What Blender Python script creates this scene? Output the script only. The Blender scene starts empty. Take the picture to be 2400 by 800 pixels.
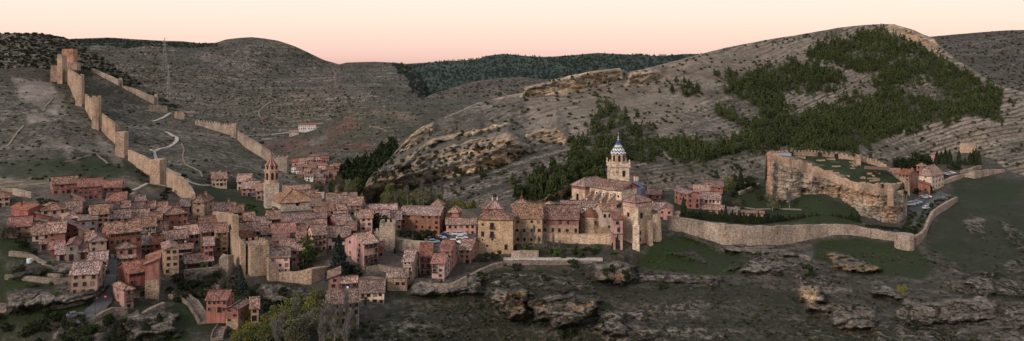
import bpy, math, random
import numpy as np
from mathutils import Vector
random.seed(11); rng = np.random.default_rng(7)
C = bpy.context.scene.collection
F, HY, CZ, U0 = 2078.46, 130.0, 100.0, 1200.0
R = math.radians

# ------------------------------------------------------------------ helpers
def P(u, py, Y):
    return Vector(((u-U0)/F*Y, Y, CZ-(py-HY)/F*Y))

def tag(o, label=None, cat=None, group=None, kind=None):
    if label: o['label'] = label
    if cat: o['category'] = cat
    if group: o['group'] = group
    if kind: o['kind'] = kind
    return o

def empty(name, loc, rz=0, **k):
    o = bpy.data.objects.new(name, None); C.objects.link(o)
    o.location = loc; o.rotation_euler.z = rz; o.empty_display_size = .5
    return tag(o, **k)

class MB:
    def __init__(s): s.v=[]; s.f=[]; s.m=[]; s.uv=[]
    def add(s, vs, fs, mi=0, uvs=None):
        b=len(s.v); s.v += [tuple(x) for x in vs]
        for k,f in enumerate(fs):
            s.f.append(tuple(b+i for i in f)); s.m.append(mi)
            s.uv.append(uvs[k] if uvs else [(0,0)]*len(f))
    def box(s, c, size, rz=0, mi=0, taper=1.0):
        cx,cy,cz=c; a,b,h=size[0]/2,size[1]/2,size[2]
        vs=[]
        for z,t in ((0,1),(h,taper)):
            for x,y in ((-a,-b),(a,-b),(a,b),(-a,b)):
                x*=t; y*=t
                vs.append((cx+x*math.cos(rz)-y*math.sin(rz), cy+x*math.sin(rz)+y*math.cos(rz), cz+z))
        s.add(vs,[(0,3,2,1),(4,5,6,7),(0,1,5,4),(1,2,6,5),(2,3,7,6),(3,0,4,7)],mi)
    def prism(s, poly, z0, z1, mi=0):
        n=len(poly); vs=[(x,y,z0) for x,y in poly]+[(x,y,z1) for x,y in poly]
        s.add(vs,[tuple(range(n-1,-1,-1)),tuple(range(n,2*n))]+[(i,(i+1)%n,n+(i+1)%n,n+i) for i in range(n)],mi)
    def tube(s, p, q, r0, r1, n=6, mi=0):
        p=Vector(p); q=Vector(q); d=(q-p)
        if d.length<1e-6: return
        d.normalize(); a=d.orthogonal().normalized(); b=d.cross(a)
        vs=[]
        for c,r in ((p,r0),(q,r1)):
            for i in range(n):
                t=2*math.pi*i/n; vs.append(c+a*(r*math.cos(t))+b*(r*math.sin(t)))
        s.add(vs,[(i,(i+1)%n,n+(i+1)%n,n+i) for i in range(n)]+[tuple(range(n-1,-1,-1)),tuple(range(n,2*n))],mi)
    def lathe(s, c, prof, n=12, mi=0, rot=0):
        cx,cy,cz=c; vs=[]
        for r,z in prof:
            for i in range(n):
                t=rot+2*math.pi*i/n; vs.append((cx+r*math.cos(t),cy+r*math.sin(t),cz+z))
        fs=[]
        for k in range(len(prof)-1):
            for i in range(n):
                j=(i+1)%n; fs.append((k*n+i,k*n+j,(k+1)*n+j,(k+1)*n+i))
        fs.append(tuple(range(n-1,-1,-1))); L=(len(prof)-1)*n; fs.append(tuple(range(L,L+n)))
        s.add(vs,fs,mi)
    def mesh(s, name, mats, smooth=False):
        me=bpy.data.meshes.new(name); me.from_pydata(s.v,[],s.f)
        for m in (mats if isinstance(mats,(list,tuple)) else [mats]): me.materials.append(m)
        me.polygons.foreach_set('material_index', s.m)
        uvl=me.uv_layers.new(name='UVMap')
        uvl.data.foreach_set('uv', [c for f in s.uv for p in f for c in p])
        if smooth: me.polygons.foreach_set('use_smooth',[True]*len(s.f))
        me.update(); return me
    def build(s, name, mats, parent=None, smooth=False, **k):
        o=bpy.data.objects.new(name, s.mesh(name,mats,smooth)); C.objects.link(o)
        if parent: o.parent=parent
        return tag(o,**k)

def put(name, me, parent=None, loc=(0,0,0), rz=0, scale=None, **k):
    o=bpy.data.objects.new(name, me); C.objects.link(o); o.location=loc; o.rotation_euler.z=rz
    if scale: o.scale=scale
    if parent: o.parent=parent
    return tag(o,**k)

def copy_tree(o, parent=None):
    c=o.copy(); C.objects.link(c)
    if parent: c.parent=parent
    for ch in list(o.children): copy_tree(ch,c)
    return c

# ------------------------------------------------------------------ numpy noise
_T = rng.random(65536).astype(np.float32)
def vnoise(x,y,z):
    xi=np.floor(x).astype(np.int64); yi=np.floor(y).astype(np.int64); zi=np.floor(z).astype(np.int64)
    fx=x-xi; fy=y-yi; fz=z-zi
    fx=fx*fx*(3-2*fx); fy=fy*fy*(3-2*fy); fz=fz*fz*(3-2*fz)
    def h(a,b,c): return _T[(a*73856093 ^ b*19349663 ^ c*83492791) & 65535]
    r=0
    for dx in (0,1):
        for dy in (0,1):
            for dz in (0,1):
                r=r+h(xi+dx,yi+dy,zi+dz)*(fx if dx else 1-fx)*(fy if dy else 1-fy)*(fz if dz else 1-fz)
    return r*2-1
def fbm(x,y,z,s,o=4,g=.5):
    r=0;a=1;t=0
    for i in range(o):
        r=r+a*vnoise(x/s+i*17.3,y/s+i*5.1,z/s-i*9.7); t+=a; a*=g; s/=2.03
    return r/t
def ridged(x,y,z,s,o=4):
    r=0;a=1;t=0
    for i in range(o):
        r=r+a*(1-np.abs(vnoise(x/s+i*7.3,y/s-i*3.1,z/s+i*2.7))*2); t+=a; a*=.5; s/=2.1
    return r/t

def smooth(a,b,x):
    t=np.clip((x-a)/(b-a),0,1); return t*t*(3-2*t)
def worley(x,y,z,s):
    """blocky rock relief: 0 in the joints, up to 1 on the block faces"""
    x=x/s;y=y/s;z=z/s; xi=np.floor(x).astype(np.int64);yi=np.floor(y).astype(np.int64);zi=np.floor(z).astype(np.int64)
    f1=np.full(x.shape,9.0);f2=f1.copy();idv=f1.copy()
    for a in (-1,0,1):
        for b in (-1,0,1):
            for c in (-1,0,1):
                h=lambda k:_T[((xi+a)*73856093 ^ (yi+b)*19349663 ^ (zi+c)*83492791 ^ k*2654435761) & 65535]
                d=((xi+a+h(1)-x)**2+(yi+b+h(2)-y)**2+(zi+c+h(3)-z)**2)**.5
                n=d<f1; f2=np.where(n,f1,np.minimum(f2,d)); idv=np.where(n,h(4),idv); f1=np.where(n,d,f1)
    return np.clip((f2-f1)*2.2,0,1),idv
def blocks(mask,X,Y,Z,s,st=(1,1,1)):
    out=np.zeros(X.shape); m=mask>.02
    if m.any():
        w,i=worley(X[m]*st[0]+.25*s*fbm(X[m],Y[m],Z[m],s*.6,2),Y[m]*st[1],Z[m]*st[2],s); out[m]=(smooth(0,.5,w)*.6+i*.9)*mask[m]
    return out
# ------------------------------------------------------------------ depth fields (thin plate splines in view angles, giving metres)
class TPS:
    SU,SP=300.0,110.0
    def __init__(s, pts, lam=2e-3):
        a=np.array(pts,float); s.x=np.c_[a[:,0]/s.SU,a[:,1]/s.SP]; n=len(a)
        K=s.k(s.x,s.x)+np.eye(n)*lam; Q=np.c_[np.ones(n),s.x]
        A=np.zeros((n+3,n+3)); A[:n,:n]=K; A[:n,n:]=Q; A[n:,:n]=Q.T
        s.w=np.linalg.solve(A,np.r_[np.log(a[:,2]),0,0,0])
    def k(s,a,b):
        d=((a[:,None,:]-b[None,:,:])**2).sum(2); return d*np.log(d+1e-9)*.5
    def __call__(s,u,py):
        u=np.atleast_1d(np.asarray(u,float)); sh=u.shape; x=np.c_[u.ravel()/s.SU,np.atleast_1d(np.asarray(py,float)).ravel()/s.SP]
        out=np.empty(len(x))
        for i in range(0,len(x),20000):
            q=x[i:i+20000]; out[i:i+20000]=s.k(q,s.x)@s.w[:-3]+s.w[-3]+q@s.w[-2:]
        return np.exp(out).reshape(sh)
def curve(pts):
    xs=[p[0] for p in pts]; ys=[p[1] for p in pts]
    return lambda u: np.interp(u,xs,ys)
def poly_mask(U,V,poly):
    inside=np.zeros(U.shape,bool); n=len(poly); j=n-1
    for i in range(n):
        xi,yi=poly[i]; xj,yj=poly[j]
        if yi!=yj:
            c=((yi>V)!=(yj>V)) & (U < (xj-xi)*(V-yi)/(yj-yi)+xi); inside^=c
        j=i
    return inside
def blur(a,n):
    for _ in range(n):
        b=np.pad(a,1,mode='edge'); a=(b[:-2,1:-1]+b[2:,1:-1]+b[1:-1,:-2]+b[1:-1,2:]+2*b[1:-1,1:-1])/6
    return a

MAIN_PTS=[(-150,860,235),(0,840,232),(300,840,222),(600,830,222),(800,830,222),(1000,840,243),(1200,840,258),(1500,840,252),(1800,840,248),(2100,840,246),(2400,840,250),(2560,840,250),(2800,840,250),(2800,600,355),(2800,470,440),(-330,840,240),(-330,560,290),(-330,300,455),(-330,160,550),
(200,800,233),(220,720,246),(300,728,247),(345,700,256),(262,600,276),(165,690,252),(170,610,273),(100,560,290),(200,520,310),(250,470,330),(200,440,350),(0,700,250),(-150,700,250),(0,560,287),(0,450,345),
(200,400,388),(150,340,425),(150,280,468),(150,200,540),(165,165,560),(0,400,385),(0,300,452),(0,200,525),(0,165,550),(-150,160,550),(-150,400,385),(-150,300,450),
(390,262,550),(300,215,557),(215,168,562),(470,290,540),(560,325,520),(640,385,480),(700,430,450),(740,455,435),
(370,430,395),(300,370,430),(235,300,472),(185,240,517),(150,195,552),(450,360,455),(400,310,500),(540,440,415),(620,460,402),(560,400,440),
(460,470,375),(460,520,345),(400,540,325),(400,600,300),(480,600,295),(470,650,281),(560,658,279),(540,752,246),(650,672,280),(600,780,235),
(720,662,288),(720,610,297),(640,560,318),(680,500,355),(860,595,304),(840,505,342),(905,580,316),(800,470,395),(860,485,372),(790,690,272),(840,735,260),(850,770,250),
(1000,665,285),(1000,700,274),(1100,690,275),(1000,770,256),(1060,570,330),(1000,545,345),(1000,500,368),(1100,527,352),(950,495,370),
(1160,597,315),(1250,612,308),(1200,650,297),(1180,740,274),(1300,760,268),(1250,560,330),(1350,570,328),(1450,600,312),(1490,626,315),(1540,600,321),(1565,545,336),(1650,560,342),(1800,565,350),(1950,560,357),(2100,572,358),(2150,568,361),(2180,560,368),(2235,500,412),
(1700,500,380),(1750,490,392),(1750,450,415),(1700,530,357),(1850,527,362),(2000,525,366),(1900,462,388),(1960,470,386),(2000,500,380),(1850,478,390),(2110,530,385),(2180,490,425),(2150,530,388),(2200,455,458),(2160,440,470),(2250,412,492),(2300,402,500),(2280,370,535),(2150,395,505),(1700,430,440),(1600,440,425),(1600,490,372),(1900,440,430),(1400,470,400),(1500,470,395),(1250,490,375),(1130,500,368),
(2300,450,460),(2350,420,485),(2300,560,378),(2400,480,432),(2400,600,355),(2560,480,430),(2560,600,355),(2200,640,322),(2000,625,325),(1700,640,305),(1700,720,276),(2000,720,285),(2300,720,290),(2560,720,292),(1850,680,298),(1500,720,280),(900,720,268)]
MAIN=TPS(MAIN_PTS)
def gY(u,py): return float(MAIN(u,py)[0])
main_top=curve([(-200,160),(0,163),(60,158),(115,163),(165,163),(215,168),(300,213),(390,262),(470,290),(560,325),(640,385),(700,430),(740,455),(800,468),(860,480),(950,492),(1100,490),(1250,480),(1400,462),(1540,452),(1600,440),(1700,425),(1800,400),(2000,392),(2100,378),(2200,362),(2280,358),(2330,375),(2365,402),(2400,412),(2600,435)])
# ------------------------------------------------------------------ materials
class NT:
    def __init__(s,name,rough=.9,spec=.2):
        s.m=bpy.data.materials.new(name); s.m.use_nodes=True; t=s.m.node_tree; s.t=t
        s.b=t.nodes['Principled BSDF']; s.b.inputs['Roughness'].default_value=rough
        s.b.inputs['Specular IOR Level'].default_value=spec
    def n(s,typ,ins=None,**a):
        x=s.t.nodes.new(typ)
        for k,v in a.items(): setattr(x,k,v)
        for k,v in (ins or {}).items():
            i=x.inputs[k]
            if hasattr(v,'links') or hasattr(v,'is_linked'): s.t.links.new(v,i)
            else: i.default_value=v
        return x
    def link(s,a,b): s.t.links.new(a,b)
    def math(s,op,a,b=0.0,clamp=False):
        return s.n('ShaderNodeMath',{0:a,1:b},operation=op,use_clamp=clamp).outputs[0]
    def mix(s,fac,a,b,mode='MIX'):
        x=s.t.nodes.new('ShaderNodeMix'); x.data_type='RGBA'; x.blend_type=mode
        for i,v in ((0,fac),(6,a),(7,b)):
            if hasattr(v,'links'): s.t.links.new(v,x.inputs[i])
            elif i and len(v)==3: x.inputs[i].default_value=(*v,1)
            else: x.inputs[i].default_value=v
        return x.outputs[2]
    def ramp(s,fac,stops):
        x=s.t.nodes.new('ShaderNodeValToRGB'); r=x.color_ramp
        while len(r.elements)<len(stops): r.elements.new(.5)
        for e,(p,c) in zip(r.elements,stops):
            e.position=p; e.color=(c,c,c,1) if isinstance(c,(int,float)) else (*c,1)
        s.link(fac,x.inputs[0]); return x.outputs[0]
    def pos(s): return s.n('ShaderNodeNewGeometry').outputs['Position']
    def obj(s): return s.n('ShaderNodeTexCoord').outputs['Object']
    def noise(s,co,scale,detail=4,rough=.55):
        return s.n('ShaderNodeTexNoise',{'Vector':co,'Scale':scale,'Detail':detail,'Roughness':rough}).outputs[0]
    def bump(s,h,strength=.5,dist=.1):
        x=s.n('ShaderNodeBump',{'Height':h,'Strength':strength,'Distance':dist}); s.link(x.outputs[0],s.b.inputs['Normal'])
    def col(s,c):
        if hasattr(c,'links'): s.link(c,s.b.inputs['Base Color'])
        else: s.b.inputs['Base Color'].default_value=(*c,1)
        return s.m

def terrain_mat():
    k=NT('terrain'); co=k.pos()
    base=k.n('ShaderNodeAttribute',attribute_name='Col').outputs['Color']
    mk=k.n('ShaderNodeAttribute',attribute_name='Msk'); ms=k.n('ShaderNodeSeparateColor',{0:mk.outputs['Color']}); cf=mk.outputs['Alpha']
    rk,sc,gr=ms.outputs[0],ms.outputs[1],ms.outputs[2]
    st=k.n('ShaderNodeAttribute',attribute_name='strata').outputs['Fac']
    n1=k.noise(co,.09,5,.6); n2=k.noise(co,.7,5,.65); n3=k.noise(co,2.2,4,.7); n0=k.noise(co,.022,4,.6)
    v=k.math('ADD',k.math('MULTIPLY',n1,.8),k.math('ADD',k.math('MULTIPLY',n2,.5),k.math('MULTIPLY',n0,.35)))
    c=k.mix(1.0,base,k.ramp(v,[(.55,.38),(.8,.95),(1.06,1.75)]),'MULTIPLY')
    # strata lines: thin beds of bare limestone along the bedding
    sw=k.n('ShaderNodeTexNoise',{'Vector':k.n('ShaderNodeCombineXYZ',{0:k.math('MULTIPLY',st,.42),1:k.math('MULTIPLY',n1,1.2),2:0.0}).outputs[0],'Scale':1.0,'Detail':4.0,'Roughness':.75}).outputs[0]
    rocky=k.math('MULTIPLY',k.ramp(k.math('ADD',k.math('MULTIPLY',sw,.6),k.math('MULTIPLY',n2,.45)),[(.50,0.0),(.60,1.0)]),rk)
    c=k.mix(rocky,c,k.mix(n3,(.17,.145,.122),(.44,.375,.315)))
    gap=k.math('MULTIPLY',k.ramp(sw,[(.33,1.0),(.42,0.0)]),k.math('MULTIPLY',rk,.6))
    c=k.mix(gap,c,(.055,.05,.042))
    # loose stones
    vo=k.n('ShaderNodeTexVoronoi',{'Vector':co,'Scale':.55}).outputs['Distance']
    sp=k.math('MULTIPLY',k.ramp(k.math('ADD',vo,k.math('MULTIPLY',n2,.5)),[(.36,1.0),(.46,0.0)]),k.math('MULTIPLY',k.math('MULTIPLY',rk,.7),k.ramp(n1,[(.42,0.0),(.58,1.0)])))
    c=k.mix(sp,c,(.36,.32,.275))
    # low scrub and tufts
    vs=k.n('ShaderNodeTexVoronoi',{'Vector':co,'Scale':.38,'Randomness':1.0}).outputs['Distance']
    ns=k.noise(co,.28,4,.6)
    su=k.math('MULTIPLY',k.ramp(k.math('SUBTRACT',k.math('ADD',k.math('MULTIPLY',ns,.65),k.math('MULTIPLY',n0,.4)),k.math('MULTIPLY',vs,.2)),[(.38,0.0),(.47,1.0)]),sc)
    c=k.mix(su,c,k.mix(n3,(.017,.02,.012),(.045,.044,.029)))
    g=k.math('MULTIPLY',k.ramp(k.math('ADD',k.math('ADD',k.math('MULTIPLY',n1,.55),k.math('MULTIPLY',n2,.35)),k.math('MULTIPLY',n3,.2)),[(.36,.3),(.56,1.0)]),gr)
    c=k.mix(g,c,k.mix(k.math('ADD',k.math('MULTIPLY',n2,.6),k.math('MULTIPLY',n1,.5)),(.006,.013,.004),(.029,.048,.013)))
    # jointed cliff faces: beds and cracks
    sq=k.n('ShaderNodeVectorMath',{0:co,1:(.30,.30,.62)},operation='MULTIPLY').outputs[0]
    wv=k.n('ShaderNodeVectorMath',{0:sq,1:k.n('ShaderNodeVectorMath',{0:k.n('ShaderNodeTexNoise',{'Vector':co,'Scale':.25,'Detail':4.0}).outputs['Color'],1:(1.1,1.1,1.1)},operation='MULTIPLY').outputs[0]},operation='ADD').outputs[0]
    ce=k.n('ShaderNodeTexVoronoi',{'Vector':wv,'Scale':1.0},feature='DISTANCE_TO_EDGE').outputs['Distance']
    ce2=k.n('ShaderNodeTexVoronoi',{'Vector':wv,'Scale':3.1},feature='DISTANCE_TO_EDGE').outputs['Distance']
    bed=k.n('ShaderNodeTexNoise',{'Vector':k.n('ShaderNodeCombineXYZ',{0:k.math('MULTIPLY',st,.55),1:n1,2:0.0}).outputs[0],'Scale':1.0,'Detail':3.0,'Roughness':.7}).outputs[0]
    crk=k.math('MULTIPLY',k.ramp(ce,[(0.0,.42),(.07,1.0)]),k.ramp(ce2,[(0.0,.74),(.10,1.0)]))
    crk=k.math('MULTIPLY',crk,k.ramp(bed,[(.36,.42),(.45,.95),(.62,1.2)]))  # dark beds carry the shade of undercut ledges in the rock colour
    c=k.mix(cf,c,k.mix(1.0,c,crk,'MULTIPLY'))
    hb=k.math('ADD',k.math('ADD',n2,k.math('MULTIPLY',n3,.5)),k.math('MULTIPLY',rocky,.6))
    hb=k.math('ADD',hb,k.math('MULTIPLY',k.math('MULTIPLY',crk,cf),1.4))
    k.bump(hb,.8,.9)
    return k.col(c)
M_TER=terrain_mat()

def stonemat(name,c1,c2,scale=2.2,rough=.95,stain=.5):
    k=NT(name,rough); co=k.pos()
    vo=k.n('ShaderNodeTexVoronoi',{'Vector':k.n('ShaderNodeVectorMath',{0:co,1:(1,1,1.5)},operation='MULTIPLY').outputs[0],'Scale':scale})
    cell=k.n('ShaderNodeSeparateColor',{0:vo.outputs['Color']}).outputs[0]
    n1=k.noise(co,.16,5,.6); n2=k.noise(co,1.7,4,.6)
    c=k.mix(cell,c1,c2)
    c=k.mix(k.ramp(n2,[(.45,0.0),(.72,.55)]),c,tuple(min(1,x*1.45) for x in c2))
    c=k.mix(1.0,c,k.ramp(n1,[(.3,1-stain),(.55,1.0),(.75,1.18)]),'MULTIPLY')
    sk=k.n('ShaderNodeTexNoise',{'Vector':k.n('ShaderNodeVectorMath',{0:co,1:(.9,.9,.10)},operation='MULTIPLY').outputs[0],'Scale':1.0,'Detail':4.0,'Roughness':.6}).outputs[0]
    c=k.mix(1.0,c,k.ramp(sk,[(.32,1-stain*.6),(.5,1.0),(.7,1.1)]),'MULTIPLY')
    mort=k.ramp(vo.outputs['Distance'],[(.0,1.0),(.45,.9),(.75,.55)])
    c=k.mix(1.0,c,mort,'MULTIPLY')
    k.bump(k.math('ADD',k.math('MULTIPLY',vo.outputs['Distance'],-1),n2),.6,.12)
    return k.col(c)

def plaster(name,c,var=.35,patch=(.34,.28,.22)):
    k=NT(name,.92); co=k.pos(); r=k.n('ShaderNodeObjectInfo').outputs['Random']
    n1=k.noise(co,.35,5,.62); n2=k.noise(co,1.9,4,.65)
    st=k.n('ShaderNodeTexNoise',{'Vector':k.n('ShaderNodeVectorMath',{0:co,1:(1.6,1.6,.22)},operation='MULTIPLY').outputs[0],'Scale':1.0,'Detail':4.0}).outputs[0]
    hs=k.n('ShaderNodeHueSaturation',{'Color':(*c,1),'Hue':k.math('ADD',k.math('MULTIPLY',r,.02),.488),'Saturation':k.math('ADD',k.math('MULTIPLY',r,.3),.75),'Value':k.math('ADD',k.math('MULTIPLY',k.math('FRACT',k.math('MULTIPLY',r,7.3)),.5),.72)}).outputs[0]
    x=k.mix(1.0,hs,k.ramp(n1,[(.3,1-var),(.52,1.0),(.75,1.22)]),'MULTIPLY')
    x=k.mix(1.0,x,k.ramp(st,[(.3,.62),(.5,1.0),(.7,1.1)]),'MULTIPLY')
    x=k.mix(k.ramp(k.math('ADD',k.math('MULTIPLY',n2,.45),k.math('MULTIPLY',n1,.55)),[(.57,0.0),(.66,.75)]),x,patch)
    k.bump(n2,.35,.06)
    return k.col(x)

def tilemat(name,c1,c2,c3):
    k=NT(name,.9,.25); uv=k.n('ShaderNodeUVMap').outputs[0]; r=k.n('ShaderNodeObjectInfo').outputs['Random']
    sx=k.n('ShaderNodeSeparateXYZ',{0:uv})
    cu=k.math('FLOOR',k.math('MULTIPLY',sx.outputs[0],4.2)); cv=k.math('FLOOR',k.math('MULTIPLY',sx.outputs[1],2.4))
    wn=k.n('ShaderNodeTexWhiteNoise',{'Vector':k.n('ShaderNodeCombineXYZ',{0:cu,1:cv,2:r}).outputs[0]}).outputs['Value']
    co=k.pos(); n1=k.noise(co,.33,4,.6); n2=k.noise(co,1.3,3,.6)
    v=k.math('ADD',k.math('MULTIPLY',wn,.62),k.math('MULTIPLY',n2,.42))
    x=k.ramp(v,[(.22,c1),(.52,c2),(.82,c3)])
    x=k.mix(1.0,x,k.ramp(n1,[(.3,.62),(.5,1.0),(.72,1.3)]),'MULTIPLY')
    x=k.n('ShaderNodeHueSaturation',{'Color':x,'Hue':k.math('ADD',k.math('MULTIPLY',r,.02),.49),'Saturation':k.math('ADD',k.math('MULTIPLY',r,.4),.75),'Value':k.math('ADD',k.math('MULTIPLY',k.math('FRACT',k.math('MULTIPLY',r,5.7)),.5),.78)}).outputs[0]
    h=k.math('ABSOLUTE',k.math('SINE',k.math('MULTIPLY',sx.outputs[0],4.2*math.pi)))
    x=k.mix(1.0,x,k.ramp(h,[(0.0,.45),(.4,1.0)]),'MULTIPLY')
    k.bump(k.math('ADD',h,k.math('MULTIPLY',wn,.6)),.7,.12)
    return k.col(x)

def plain(name,c,rough=.7,spec=.3,metal=0,nz=.25,scale=1.5):
    k=NT(name,rough,spec); k.b.inputs['Metallic'].default_value=metal
    n=k.noise(k.obj(),scale,3,.6)
    return k.col(k.mix(1.0,(*c,),k.ramp(n,[(.3,1-nz),(.7,1+nz)]),'MULTIPLY'))

W={}   # wall finishes
W['red']=plaster('red_lime_plaster',(.315,.122,.095))
W['deep']=plaster('deep_red_plaster',(.25,.082,.066))
W['orange']=plaster('orange_red_plaster',(.36,.165,.112))
W['pink']=plaster('pink_plaster',(.42,.225,.19))
W['pale']=plaster('pale_pink_plaster',(.52,.33,.29))
W['tan']=plaster('tan_plaster',(.40,.26,.175))
W['ochre']=plaster('ochre_plaster',(.46,.29,.14))
W['cream']=plaster('cream_plaster',(.55,.43,.33))
W['grey']=plaster('grey_plaster',(.27,.225,.21))
W['brown']=plaster('brown_plaster',(.20,.125,.095))
W['white']=plaster('white_limewash',(.74,.68,.63),.15,(.55,.5,.45))
W['stone']=stonemat('tan_rubble_stone',(.27,.18,.125),(.47,.34,.24))
W['dstone']=stonemat('dark_rubble_stone',(.17,.13,.105),(.33,.265,.21))
W['pal']=stonemat('golden_rubble_stone',(.38,.25,.15),(.58,.42,.27),2.6,.95,.3)
M_CITY=stonemat('city_wall_stone',(.34,.23,.16),(.55,.40,.29),2.4,.95,.45)
M_GWALL=stonemat('grey_and_shaded_wall_stone',(.25,.19,.15),(.50,.395,.31),2.3,.95,.45)  # grey ramparts; on the rear town walls it stands in for shade
M_CATH=stonemat('cathedral_stone',(.44,.30,.205),(.66,.495,.36),1.9,.95,.4)
M_ASH=stonemat('pale_ashlar',(.55,.415,.30),(.74,.60,.46),1.1,.9,.25)
M_CUP=stonemat('church_rubble',(.38,.30,.24),(.62,.52,.43),1.5,.95,.3)
T={}
T['tile']=tilemat('weathered_roof_tiles',(.07,.036,.03),(.21,.112,.083),(.46,.30,.235))
T['light']=tilemat('pale_roof_tiles',(.10,.05,.04),(.29,.165,.13),(.60,.42,.34))
T['red']=tilemat('red_roof_tiles',(.12,.042,.031),(.25,.095,.068),(.43,.22,.16))
T['dark']=tilemat('dark_roof_tiles',(.075,.045,.04),(.19,.12,.1),(.42,.31,.27))
T['orange']=tilemat('orange_roof_tiles',(.18,.08,.05),(.33,.175,.115),(.50,.33,.24))
M_GLASS=plain('window_dark',(.016,.014,.015),.25,.5)
M_FRAME=plain('window_surround',(.22,.14,.11),.8)
M_WFRAME=plain('white_window_surround',(.5,.45,.4),.8)
M_WOOD=plain('dark_timber',(.055,.034,.026),.8)
M_BROWN=plain('brown_timber',(.13,.07,.045),.8)
M_IRON=plain('black_iron',(.02,.02,.022),.5)
M_DOOR=plain('door_wood',(.09,.05,.035),.7)
M_BEAM=plain('half_timber_beams',(.13,.055,.042),.85)
M_ASPH=plain('asphalt',(.085,.083,.085),.9,.2,0,.2,.3)
M_PATH=plain('pale_gravel',(.40,.36,.32),.95,.1,0,.2,.3)
M_EARTH=plain('earth_track',(.21,.172,.135),.95,.1,0,.2,.3)

# ------------------------------------------------------------------ terrain sheets
def smooth(a,b,x):
    t=np.clip((x-a)/(b-a),0,1); return t*t*(3-2*t)
def mixc(c,m,col): return c*(1-m[...,None])+np.array(col)*m[...,None]
SHEETS={}
def sheet(name,top,bot,dep,u0,u1,du,nr,paint,rough=0,back=((6,1.5),(22,9),(70,40),(160,110)),label=None):
    us=np.arange(u0,u1+du,du); t=np.linspace(0,1,nr)
    tp=top(us); bt=bot(us) if callable(bot) else np.full(us.shape,float(bot))
    V=bt[:,None]+(tp-bt)[:,None]*t[None,:]; U=np.repeat(us[:,None],nr,1)
    Y=dep(U,V)
    wob=lambda s,o,A:A*fbm(U+o,V*1.6,0*U+o,s,3)
    d=dict(U=U,V=V,Y=Y,T=np.repeat(t[None,:],len(us),0),X0=(U-U0)/F*Y,Z0=CZ-(V-HY)/F*Y,wob=wob)
    col,msk,stc,dY,dZ=paint(d)
    Y2=Y+dY
    X=(U-U0)/F*Y2; Z=CZ-(V-HY)/F*Y2+dZ
    SHEETS[name]=dict(us=us,nr=nr,top=tp,bot=bt,X=X,Y=Y2,Z=Z)
    nb=len(back); xs=[X];ys=[Y2];zs=[Z]
    for dy,dz in back:
        f=(Y2[:,-1]+dy)/Y2[:,-1]
        xs.append((X[:,-1]*f)[:,None]); ys.append((Y2[:,-1]+dy)[:,None]); zs.append((Z[:,-1]-dz)[:,None])
    X=np.hstack(xs);Y3=np.hstack(ys);Z=np.hstack(zs); n,m=X.shape
    pad=lambda a:np.concatenate([a]+[a[:,-1:]]*nb,1)
    col=pad(col);msk=pad(msk);stc=pad(stc)
    vs=np.stack([X,Y3,Z],-1).reshape(-1,3)
    i=np.arange(n-1)[:,None]*m+np.arange(m-1)[None,:]
    q=np.stack([i,i+m,i+m+1,i+1],-1).reshape(-1,4)
    me=bpy.data.meshes.new(name)
    me.vertices.add(len(vs)); me.vertices.foreach_set('co',vs.astype(np.float32).ravel())
    me.loops.add(q.size); me.loops.foreach_set('vertex_index',q.astype(np.int32).ravel())
    me.polygons.add(len(q)); me.polygons.foreach_set('loop_start',np.arange(0,q.size,4,dtype=np.int32))
    me.polygons.foreach_set('use_smooth',np.ones(len(q),bool))
    me.update(calc_edges=True)
    for nm,a in (('Col',col),('Msk',msk)):
        at=me.attributes.new(nm,'FLOAT_COLOR','POINT'); b=np.ones((len(vs),4),np.float32); b[:,:a.shape[-1]]=a.reshape(len(vs),-1); at.data.foreach_set('color',b.ravel())
    at=me.attributes.new('strata','FLOAT','POINT'); at.data.foreach_set('value',stc.astype(np.float32).ravel())
    me.materials.append(M_TER)
    o=bpy.data.objects.new(name,me); C.objects.link(o); tag(o,kind='structure',label=label)
    return o
def surf(name,u,py):
    s=SHEETS[name]; us=s['us']; fi=np.clip((u-us[0])/(us[1]-us[0]),0,len(us)-1.001); i=int(fi); a=fi-i
    tp=s['top'][i]*(1-a)+s['top'][i+1]*a; bt=s['bot'][i]*(1-a)+s['bot'][i+1]*a
    fj=min(max((py-bt)/(tp-bt),0),.9999)*(s['nr']-1); j=min(int(fj),s['nr']-2); b=fj-j
    g=lambda A:(A[i,j]*(1-a)+A[i+1,j]*a)*(1-b)+(A[i,j+1]*(1-a)+A[i+1,j+1]*a)*b
    return Vector((g(s['X']),g(s['Y']),g(s['Z'])))
def stair(t,w=.6):
    k=np.floor(t); f=t-k; return k+smooth(w,1.0,f)
def full(U,c): return np.ones(U.shape+(3,))*np.array(c)

# --- masks read off as areas of ground (grass, rock, streets)
GRASS=[[(1490,625),(1540,560),(1600,548),(1650,565),(1700,585),(1790,590),(1760,635),(1700,650),(1600,640)],[(1930,562),(2000,557),(2110,575),(2160,590),(2250,560),(2250,600),(2150,650),(2000,640),(1900,600)],[(2240,430),(2330,415),(2400,440),(2330,500),(2260,520),(2235,500)],
 [(1560,470),(1700,455),(1790,420),(1830,460),(1900,450),(2010,490),(2020,525),(1600,515)],
 [(480,430),(560,432),(640,460),(640,500),(590,510),(520,480),(440,440)],
 [(290,370),(340,410),(380,440),(360,445),(330,425),(290,400)],
 [(0,610),(70,600),(130,630),(160,650),(0,650)],[(0,520),(70,545),(80,600),(0,600)],
 [(930,685),(1080,690),(1090,700),(930,700)],[(1150,635),(1270,632),(1280,640),(1160,645)],
 [(420,690),(560,670),(640,700),(500,780),(420,760)],[(380,720),(420,710),(440,800),(380,800)],[(0,650),(250,690),(180,740),(0,760)],
 [(60,375),(240,370),(300,405),(270,420),(0,412),(0,380)]]
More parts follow.
